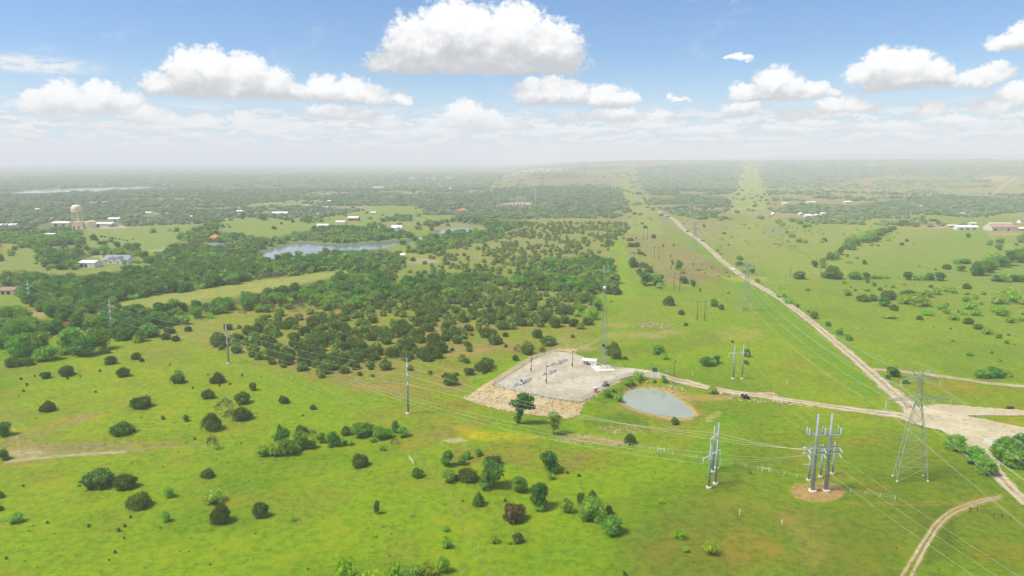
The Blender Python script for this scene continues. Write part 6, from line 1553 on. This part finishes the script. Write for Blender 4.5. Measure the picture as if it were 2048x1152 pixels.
for s in (-1, 1): b = MB(); b.box((s * .9, 0, .25), (.2, .9, .5)); b.build('leg', dark_m, t)
for x, y, lab in ((1489.5, 797.5, 'left'), (1496.5, 798.5, 'right')):
    p = at(x, y); b = MB(); b.lathe([(.75, 0), (.75, 3.4), (.62, 3.4), (.62, .1)], n=16); o = b.build('culvert_pipe', dark_m); o.location = (p[0], p[1] - .3, p[2] + .45); o.rotation_euler = (R(-90), 0, 0); tag(o, lab + ' of the twin culvert pipes under the access road', 'culvert', 'culvert pipes')

# --- loose rock
def rocks(name, label, polys, n, lo, hi, m, inset=0.0):
    V_, F_ = [], []; o = 0; got = 0
    while got < n:
        poly = polys[rng.integers(len(polys))]
        xs = [q[0] for q in poly]; ys = [q[1] for q in poly]; x, y = rng.uniform(min(xs), max(xs)), rng.uniform(min(ys), max(ys))
        if not inside(np.array([x]), np.array([y]), poly)[0]: continue
        s = lo + (hi - lo) * rng.random() ** 2.5; v = ICO_V[:42] * (1 + .35 * (rng.random((42, 1)) - .5)) * np.array([s * rng.uniform(.7, 1.3), s * rng.uniform(.7, 1.3), s * rng.uniform(.45, .8)])
        V_.append(v + np.array([x, y, hz(x, y) + .1 * s])); F_.append(ICO_F + o); o += 42; got += 1
    ob = bpy.data.objects.new(name, np_mesh(name, np.concatenate(V_), np.concatenate(F_), m)); COL.objects.link(ob); tag(ob, label, 'rocks', kind='stuff')
rock_m = noise_mat('limestone', tuple(s2l((226, 204, 160)) * .68), tuple(s2l((170, 146, 106)) * .68), .9, .9)
rocks('bank_rubble', 'limestone rubble on the bank below the pad', [BANK], 900, .18, .75, rock_m)
rocks('pond_rubble', 'pale rubble between the pond and the access road', [gp([(1290, 762), (1340, 764), (1372, 778), (1365, 790), (1320, 772), (1290, 772)]), gp([(1440, 784), (1480, 790), (1540, 797), (1560, 802), (1520, 806), (1470, 800), (1435, 792)]), gp([(1492, 786), (1550, 786), (1556, 792), (1520, 790)]), gp([(1545, 800), (1640, 812), (1640, 816), (1545, 806)])], 360, .2, .8, rock_m)
rocks('rock_heap', 'heap of pale and dark rocks on the grass behind the pad', [gp([(1262, 655), (1280, 645), (1320, 643), (1350, 651), (1330, 658), (1290, 657)])], 150, .3, 1.1, noise_mat('field_stone', tuple(s2l((206, 190, 150)) * .75), tuple(s2l((120, 108, 84)) * .75), .7, .9))
rocks('wash_rubble', 'pale rubble in the dry wash below the pond', [gp([(1110, 880), (1180, 868), (1250, 882), (1230, 892), (1150, 886)]), gp([(1180, 856), (1260, 850), (1290, 862), (1230, 870)])], 160, .12, .5, rock_m)

# --- vehicles on the long road
def car(kind, label, x, y, col, rz, L_=5.4):
    p = at(x, y); t = thing(kind, label, 'truck' if kind == 'pickup_truck' else 'car', (p[0], p[1], p[2] + .15), rz, 'vehicles on the long road'); m = plain(kind + '_paint', col, .04, rough=.25)
    h = L_ / 2; W_ = 1.95
    b = MB(); b.box((0, 0, .72), (L_, W_, .62), top=.97)
    b.box((h * .68, 0, 1.08), (L_ * .30, W_ * .92, .2), top=.9); b.build('body', m, t)
    if kind == 'pickup_truck':
        b = MB(); b.box((.35, 0, 1.45), (L_ * .38, W_ * .92, .75), top=.8); b.build('cab', m, t)
        b = MB(); b.box((.35, 0, 1.46), (L_ * .385, W_ * .93, .42), top=.86); b.build('window', glass_m, t)
        b = MB(); b.box((-h * .62, 0, 1.02), (L_ * .34, W_ * .8, .1)); b.build('bed', dark_m, t)
        for s in (-1, 1): b = MB(); b.box((-h * .62, s * W_ * .46, 1.18), (L_ * .36, .1, .35)); b.build('bed_side', m, t)
    else:
        b = MB(); b.box((-.2, 0, 1.38), (L_ * .58, W_ * .92, .68), top=.78); b.build('cabin', m, t)
        b = MB(); b.box((-.2, 0, 1.36), (L_ * .585, W_ * .93, .38), top=.86); b.build('window', glass_m, t)
    for sx_ in (-.62, .62):
        for s in (-1, 1): b = MB(); b.tube([(sx_ * h, s * W_ * .5 - .12, .38), (sx_ * h, s * W_ * .5 + .12, .38)], .38, 12); b.build('wheel', dark_m, t)
    for s in (-1, 1): b = MB(); b.box((h + .01, s * .7, .82), (.05, .35, .16)); b.build('headlight', white_m, t)
    return t
rd = R(128)
car('pickup_truck', 'white pickup nearest on the long gravel road', 1469, 541, (232, 232, 230), R(-55), 6.0)
car('pickup_truck', 'white pickup leading a dark trailer on the long road', 1398, 480.5, (222, 224, 226), R(-62), 6.4)
car('passenger_car', 'dark car farthest up the long gravel road', 1375, 464, (36, 36, 40), R(-64), 4.8)
p = at(1406, 483); t = thing('cargo_trailer', 'dark low trailer beside the white pickup on the long road', 'trailer', (p[0], p[1], p[2] + .15), R(-62), 'vehicles on the long road')
b = MB(); b.box((0, 0, .8), (5.5, 2.0, .25)); b.build('deck', dark_m, t); b = MB(); b.box((0, 0, 1.3), (3.6, 1.6, .8), top=.8); b.build('load', plain('dark_load', (70, 60, 58)), t)
for s in (-1, 1): b = MB(); b.tube([(-.5, s * .95 - .1, .4), (-.5, s * .95 + .1, .4)], .4, 12); b.build('wheel', dark_m, t)
# ------------------------------------------------------------------ buildings
def bmat(col, var=.06, scale=.4, rough=.7): return plain('building_%d_%d_%d' % col, col, var, scale=scale, rough=rough)
_mc = {}
def BM(col):
    if col not in _mc: _mc[col] = bmat(col)
    return _mc[col]
win_m = glass_m
def gable(b, L_, W_, h0, rise, over=.4, c=(0, 0), th=.22):
    """roof: a closed pitched slab"""
    l, w = L_ / 2 + over, W_ / 2 + over; dz = rise * over / (W_ / 2); x0, y0 = c
    pf = [(-w, h0 - dz), (0, h0 + rise), (w, h0 - dz), (w, h0 - dz + th), (0, h0 + rise + th), (-w, h0 - dz + th)]
    v = [(x0 - l, y0 + y, z) for y, z in pf] + [(x0 + l, y0 + y, z) for y, z in pf]
    f = [(i, (i + 1) % 6, 6 + (i + 1) % 6, 6 + i) for i in range(6)] + [(0, 5, 4, 1), (1, 4, 3, 2), (6, 7, 10, 11), (7, 8, 9, 10)]
    b.add(v, f)
def walls(b, L_, W_, h0, rise, c=(0, 0)):
    l, w = L_ / 2, W_ / 2; x0, y0 = c
    v = []
    for x in (-l, l): v += [(x0 + x, y0 - w, -.4), (x0 + x, y0 + w, -.4), (x0 + x, y0 + w, h0 - .02), (x0 + x, y0, h0 + rise - .02), (x0 + x, y0 - w, h0 - .02)]
    b.add(v, [(0, 1, 2, 3, 4)[::-1], (5, 6, 7, 8, 9), (0, 5, 9, 4), (1, 2, 7, 6), (2, 3, 8, 7), (3, 4, 9, 8), (0, 1, 6, 5)])
def shed(name, label, cat, x, y, wpx, h, rise, W_, wall, roof, rz=0.0, doors=(), windows=(), group=None, wings=(), chimney=False):
    p = at(x, y); m = mpp(p); L_ = wpx * m / max(abs(math.cos(rz)), .5); t = thing(name, label, cat, p, rz, group)
    b = MB(); walls(b, L_, W_, h, rise); b.build('wall', BM(wall), t)
    b = MB(); gable(b, L_, W_, h, rise); r = b.build('roof', BM(roof), t)
    for u, dw, dh in doors: b = MB(); b.box((u * L_, -W_ / 2 - .03, dh / 2 - .05), (dw, .1, dh)); b.build('door', dark_m, t)
    for u, z in windows:
        b = MB(); b.box((u * L_, -W_ / 2 - .03, z), (1.5, .1, 1.2)); f = b.build('window', BM((230, 228, 220)), t); b = MB(); b.box((u * L_, -W_ / 2 - .09, z), (1.3, .04, 1.0)); b.build('pane', glass_m, f)
    for (ux, uy, l2, w2, h2, r2) in wings:   # gabled wing turned across the main roof
        b = MB(); walls(b, l2, w2, h2, r2); o = b.build('wing_wall', BM(wall), t); o.location = (ux * L_, uy, 0); o.rotation_euler = (0, 0, R(90))
        b = MB(); gable(b, l2, w2, h2, r2); o2 = b.build('wing_roof', BM(roof), t); o2.location = (ux * L_, uy, .03); o2.rotation_euler = (0, 0, R(90))
        b = MB(); b.box((-l2 / 2 - .04, 0, 1.5), (.1, 1.6, 1.3)); o3 = b.build('window', glass_m, t); o3.location = (ux * L_, uy, 0); o3.rotation_euler = (0, 0, R(90))
    if chimney: b = MB(); b.box((L_ * .25, .8, h + rise + .3), (.8, .8, 1.6)); b.build('chimney', BM((150, 120, 100)), r)
    return t
def hip(name, label, x, y, wpx, W_, h, rise, wall, roof, rz=0.0):
    p = at(x, y); L_ = wpx * mpp(p); t = thing(name, label, 'house', p, rz, 'houses of the valley')
    b = MB(); b.box((0, 0, h / 2 - .2), (L_, W_, h + .4)); b.build('wall', BM(wall), t)
    l, w = L_ / 2 + .6, W_ / 2 + .6; q = max(l - w, .5)
    b = MB(); b.add([(-l, -w, h + .02), (l, -w, h + .02), (l, w, h + .02), (-l, w, h + .02), (-q, 0, h + rise), (q, 0, h + rise)], [(0, 1, 5, 4), (1, 2, 5), (2, 3, 4, 5), (3, 0, 4), (3, 2, 1, 0)]); b.build('roof', BM(roof), t)
    for u in (-.3, 0.05, .32): b = MB(); b.box((u * L_, -W_ / 2 - .04, 1.6), (1.6, .1, 1.3)); b.build('window', glass_m, t)
    b = MB(); b.box((.18 * L_, -W_ / 2 - .04, 1.1), (1.1, .1, 2.2)); b.build('door', dark_m, t)
    return t
WHT, RF = (206, 204, 196), (214, 214, 210)
# the water tower
p = at(157, 456); wt_ = thing('water_tower', 'cream water tower on tall legs over a round base building', 'water tower', p)
cream = plain('cream_paint', (238, 220, 182), .04, scale=.15, rough=.6); k_ = mpp(p); Ht = px_h(p, 409.5)
r_ = 8.0 * k_; tk = Ht - 12 * k_
b = MB(); b.lathe([(.3, tk - 1.2), (r_ * .7, tk - .8), (r_, tk + .8), (r_, tk + 4.6), (r_ * .93, Ht - 3.0), (r_ * .7, Ht - 1.0), (r_ * .3, Ht - .1), (.2, Ht)], n=28); b.build('tank', cream, wt_, True)
b = MB(); b.lathe([(r_ * 1.02, tk + .5), (r_ * 1.14, tk + .5), (r_ * 1.14, tk + .75), (r_ * 1.02, tk + .75)], n=28); b.build('walkway', cream, wt_)
for i in range(6):
    a = math.pi * i / 3 + .3; b = MB(); b.tube([(r_ * 1.12 * math.cos(a), r_ * 1.12 * math.sin(a), 8), (r_ * .92 * math.cos(a), r_ * .92 * math.sin(a), tk + 1.5)], .3, 8); b.build('leg', cream, wt_, True)
b = MB(); b.tube([(0, 0, 8), (0, 0, tk - .6)], .75, 12); b.build('riser_pipe', cream, wt_, True)
b = MB()
for i in range(6):
    a, c = math.pi * i / 3 + .3, math.pi * (i + 1) / 3 + .3; z = 14.0; q = r_ * 1.06
    b.tube([(q * math.cos(a), q * math.sin(a), z), (q * math.cos(c), q * math.sin(c), z)], .18, 6)
b.build('bracing', cream, wt_)
p = at(164, 457); t = thing('pump_house', 'cream pump house with a round end under the water tower', 'building', p)
b = MB(); b.box((-5.0, 5, 4.6), (16.5, 16, 10.0)); b.build('hall', plain('cream_wall', (226, 204, 164), .04, scale=.2), t)
b = MB(); b.lathe([(8.2, -.4), (8.2, 10.4), (7.9, 10.6), (.3, 11.2)], c=(8.0, 8.0, 0), n=26); b.build('round_tank', cream, t, False)
b = MB(); b.box((-5.0, 5, 9.75), (16.9, 16.4, .3)); b.build('roof', cream, t)
for u in (-10, -3): b = MB(); b.box((u, -3.05, 1.6), (2.4, .1, 3.6)); b.build('door', dark_m, t)
shed('metal_warehouse', 'white metal warehouse just left of the water tower', 'warehouse', 126, 452.5, 28, 5.5, 2.0, 16, WHT, RF, 0.05, doors=((-.25, 4, 4), (.2, 4, 4)), group='white farm and works buildings')
shed('metal_warehouse', 'long low white warehouse just right of the water tower', 'warehouse', 207, 453, 38, 5.0, 1.6, 18, WHT, RF, 0.05, doors=((-.1, 4, 4),), group='white farm and works buildings')
shed('metal_warehouse', 'white building with grey gable behind the long low warehouse', 'warehouse', 230, 442, 18, 4.0, 2.0, 14, (206, 206, 200), (224, 222, 216), 0.1, doors=((.2, 3, 3),), group='white farm and works buildings')
shed('long_barn', 'long white roof at the left edge of the valley', 'barn', 20, 455, 26, 4.0, 2.0, 14, WHT, RF, 0.0, doors=((0, 4, 3),), group='white farm and works buildings')
shed('carport', 'white carport roof above the curved dirt drive', 'carport', 101, 473, 20, 3.5, 1.0, 9, (150, 130, 112), RF, 0.0, doors=((-.2, 5, 2.8), (.2, 5, 2.8)), group='farm sheds')
shed('farm_house', 'small brown house at the end of the curved dirt drive', 'house', 85, 479, 15, 3.0, 2.4, 9, (124, 102, 84), (92, 80, 74), 0.1, doors=((0, 1.2, 2.1),), windows=((-.3, 1.6), (.3, 1.6)), group='houses of the valley')
shed('metal_workshop', 'white workshop with lean-to bay in front of the river wood', 'workshop', 182, 533, 30, 4.4, 1.7, 11, (220, 216, 206), RF, -0.18, doors=((-.3, 3.4, 3.2), (-.05, 3.0, 3.0)), windows=((.3, 1.7),), group='farm sheds')
shed('farm_house', 'white house with grey multi-gabled roof beside the workshop', 'house', 239, 525, 44, 3.4, 4.2, 12, (228, 224, 214), (134, 142, 146), -0.05, doors=((.0, 1.3, 2.2),), windows=((-.4, 1.6), (.42, 1.6)), group='houses of the valley', wings=((-.12, -5.0, 9, 7, 3.2, 3.2), (.2, -5.5, 10, 8, 3.2, 3.8)))
hip('farm_house', 'house with broad dark grey hip roof at the wood edge', 432, 499, 34, 13, 3.0, 5.0, (196, 190, 180), (112, 114, 122))
hip('farm_house', 'house with orange tiled hip roof among the trees', 431, 480, 20, 13, 3.2, 4.4, (214, 190, 164), (196, 118, 76), .2)
hip('farm_house', 'distant house with terracotta hip roof above the lake', 925, 425, 18, 14, 4.2, 5.0, (232, 226, 214), (178, 120, 92), .1)
hip('farm_house', 'low house with brown roof behind the white barn', 545, 422, 18, 10, 2.8, 2.6, (170, 156, 140), (120, 110, 104), 0)
shed('long_barn', 'big white-roofed barn on the green valley field', 'barn', 561, 431, 28, 4.6, 2.4, 16, (216, 212, 204), (240, 236, 228), 0.06, doors=((-.2, 4, 3.6), (.1, 4, 3.6)), group='white farm and works buildings')
shed('metal_workshop', 'white shed with grey gable left of the red barn', 'shed', 647, 455.5, 22, 4.0, 1.8, 11, (222, 220, 212), (226, 224, 218), -0.12, doors=((-.2, 3.5, 3),), group='farm sheds')
shed('farm_house', 'low white house just left of the red barn', 'house', 682, 447.5, 18, 3.2, 1.8, 10, (226, 224, 216), (216, 214, 208), -0.05, windows=((-.2, 1.6), (.2, 1.6)), group='houses of the valley')
shed('red_barn', 'red barn with a pale metal roof', 'barn', 708, 441, 20, 4.6, 2.2, 13, (172, 76, 62), (232, 228, 222), -0.1, doors=((-.1, 4, 3.6),))
shed('farm_house', 'white and grey lakeside house with steep gable', 'house', 794, 461, 20, 4.4, 3.4, 11, (234, 232, 228), (214, 214, 216), 0.1, doors=((.1, 1.4, 2.2),), windows=((-.25, 1.8), (.3, 1.8)), group='houses of the valley', wings=((.2, -4.2, 7, 6, 3.6, 2.6),))
for x, y, w, lab in ((747, 428, 9, 'small pale shed between red barn and oaks'), (659, 404, 7, 'tiny white shed at the edge of the pale field'), (480, 425, 11, 'white cottage under trees at the top of the green field'), (380, 436, 9, 'small white shed left of the green valley field'), (634, 432, 7, 'round white tank-like shed above the white gabled shed'), (613, 414, 12, 'low pale farm roof among the middle woods'), (652, 417, 10, 'low grey farm roof right of the middle woods'), (806, 515, 8, 'pale shed half hidden by the lake wood'), (40, 409, 14, 'row of pale roofs in the far left woods'), (76, 421, 6, 'tiny white roof in the left woods'), (103, 441, 6, 'tiny white roof behind the left warehouse'), (298, 428, 9, 'brown roofed cottage in the woods right of the tower'), (330, 403, 8, 'white roof in the far middle woods'), (184, 437, 6, 'tiny bright roof beside the water tower legs')):
    shed('small_shed', lab, 'shed', x, y, w, 3.0, 1.3, 7, (214, 210, 202), (236, 234, 228), .1, doors=((0, 1.5, 2.2),), group='small pale sheds of the valley')
# right hand farms
shed('long_barn', 'long low white shed in the middle of the right farm', 'barn', 1931, 459, 35, 4.0, 2.0, 11, (206, 206, 200), (240, 240, 236), 0.0, doors=((-.3, 3, 2.5), (0, 3, 2.5), (.3, 3, 2.5)), group='right farm buildings')
t = shed('big_barn', 'big barn with rusty red and white roof at the right farm', 'barn', 1998, 460, 38, 5.0, 5.5, 20, (196, 190, 180), (172, 132, 114), 0.0, doors=((-.35, 3, 3), (.2, 3, 3)), group='right farm buildings')
L_ = 38 * mpp(at(1998, 460)); b = MB(); b.add([(-L_ / 2 - .5, -1.2, 10.1), (L_ / 2 + .5, -1.2, 10.1), (L_ / 2 + .5, 0, 10.9), (-L_ / 2 - .5, 0, 10.9), (-L_ / 2 - .5, 4.5, 8.8), (L_ / 2 + .5, 4.5, 8.8)], [(0, 1, 2, 3), (3, 2, 5, 4)]); b.build('ridge_sheeting', BM(RF), t)
shed('farm_shed', 'open pale shed attached left of the long low white shed', 'shed', 1903, 454, 16, 2.6, .8, 8, (180, 160, 140), (230, 222, 210), 0, doors=((0, 5, 2),), group='right farm buildings')
shed('farm_shed', 'white roofed shelter under the trees above the right farm', 'shed', 1921, 429.5, 11, 2.8, 1.2, 8, (90, 84, 80), (240, 240, 236), 0, doors=((0, 4, 2.2),), group='right farm buildings')
shed('farm_shed', 'pale shed behind the long low white shed', 'shed', 1944, 450, 10, 3.0, 1.2, 8, (196, 196, 190), (214, 214, 210), 0, doors=((0, 2, 2.2),), group='right farm buildings')
shed('farm_house', 'white house cut by the right edge of the view', 'house', 2046, 446, 14, 4.0, 2.2, 9, (226, 226, 222), (150, 110, 90), 0, windows=((-.2, 2),), group='right farm buildings')
shed('farm_shed', 'grey roofed shed in the right corner yard', 'shed', 2044, 461, 14, 3.0, 1.6, 8, (150, 140, 130), (222, 220, 216), 0, doors=((0, 2, 2.2),), group='right farm buildings')
shed('cattle_shelter', 'small dark cattle shelter on the right farm field', 'shelter', 1866, 442, 11, 2.6, .8, 6, (84, 82, 70), (70, 72, 62), 0, doors=((-.25, 3, 2), (.25, 3, 2)))
for x, y, w, rf, lab in ((1616, 434, 13, (240, 240, 238), 'white roofed shed by the red earth yard'), (1631, 433, 5, (232, 232, 228), 'small white tank shed right of the white roofed shed'), (1645, 430, 8, (214, 214, 206), 'pale shed among trees near the dark heap'), (1568, 424, 6, (236, 232, 214), 'round pale roof in the creek trees'), (1569, 409, 10, (232, 228, 214), 'white cottage beyond the creek trees'), (1622, 407, 16, (226, 214, 204), 'long pale roof beyond the creek trees'), (1694, 406, 11, (236, 236, 232), 'white peaked house beside the round trees'), (1545, 430, 4, (240, 240, 236), 'tiny white box left of the creek trees'), (1600, 430, 5, (220, 220, 214), 'tiny pale roof left of the white roofed shed'), (1838, 415, 9, (226, 222, 206), 'pale roof in the creek hedge'), (1860, 414, 8, (230, 226, 210), 'pale roof further along the creek hedge')):
    shed('small_shed', lab, 'shed', x, y, w, 3.2, 1.6, 8, (216, 210, 202), rf, .05, doors=((0, 1.5, 2.2),), group='small pale sheds of the right plain')
shed('rusty_shed', 'weathered shed with rusty roof at the left edge', 'shed', 22, 587, 24, 3.2, 1.8, 8, (198, 192, 182), (150, 114, 98), -0.05, doors=((-.3, 2.6, 2.4), (.1, 2.6, 2.4)))
p = at(1685, 441); 
# far settlement on the ridge and the white works beyond the woods
for x, y, w, h, lab in ((1082, 339, 12, 9, 'largest white hall of the hilltop settlement'), (1068, 341, 7, 7, 'white hall left of the largest one on the hilltop'), (1098, 340, 7, 7, 'white hall right of the largest one on the hilltop'), (1046, 343, 8, 6, 'pale roof at the left end of the hilltop settlement'), (1118, 339, 9, 6, 'pale roof at the right end of the hilltop settlement'), (1268, 334.5, 7, 7, 'lone white hall on the ridge skyline'), (2012, 321, 6, 12, 'lone pale hall on the far right ridge'), (862, 359, 20, 8, 'longest white works hall in the far plain'), (826, 359, 14, 7, 'white works hall left of the longest one'), (897, 358, 11, 7, 'white works hall right of the longest one'), (758, 378, 18, 6, 'pale quarry building in the far woods'), (902, 380, 6, 5, 'small white roof in the far woods')):
    shed('far_hall', lab, 'building', x, y, w, h, 1.5, 30, (228, 224, 216), (240, 238, 232), 0, group='far white halls')
# --- substation among the woods
p = at(1030, 411); k_ = mpp(p); t = thing('electrical_substation', 'substation of pale steel frames on a bare yard among the woods', 'substation', p)
for i, (u, hh) in enumerate(((-14, 17), (-5, 18), (3, 22), (8, 22), (12, 22), (16, 20), (21, 20))):
    for d in (-14, 10): b = MB(); b.tube([(u * k_, d, 0), (u * k_, d, hh)], .35, 6); b.build('frame_leg', steel_l, t)
for i, (u0, u1, z) in enumerate(((3, 12, 20), (3, 12, 15), (12, 21, 18), (-14, -5, 15), (3, 8, 10))):
    for d in (-14, 10): b = MB(); b.tube([(u0 * k_, d, z), (u1 * k_, d, z)], .3, 6); b.build('frame_beam', steel_l, t)
for u in (-16, -9, -2, 5, 11, 18): b = MB(); b.box((u * k_, -20, 2.0), (4.5, 4, 4)); b.lathe([(.5, 4), (.5, 6.5), (.2, 7)], c=(u * k_, -20, 0), n=8); b.build('transformer', BM((112, 116, 116)), t)
for x, y, tp, lab in ((996.5, 409, 392, 'pale steel pole at the left end of the substation yard'), (1071, 404, 377, 'tall pale steel pole at the right end of the substation yard'), (1129.5, 396, 375, 'pale steel pole rising from the dark woods'), (1181.5, 393, 383, 'faint steel pole deep in the dark woods'), (1224, 380, 368, 'left faint steel pole of the far corridor'), (1231, 384, 370, 'right faint steel pole of the far corridor')):
    q = at(x, y); h = px_h(q, tp); t = thing('far_steel_pole', lab, 'power pole', q, 0, 'pale steel poles near the substation')
    b = MB(); b.tube([(0, 0, -1), (0, 0, h)], [.75, .45], 8); b.build('pole', steel_l, t)
    for z in (.95, .86, .77): b = MB(); b.tube([(-2.6, 0, h * z), (2.6, 0, h * z)], .22, 6); b.build('cross_arm', steel_l, t)
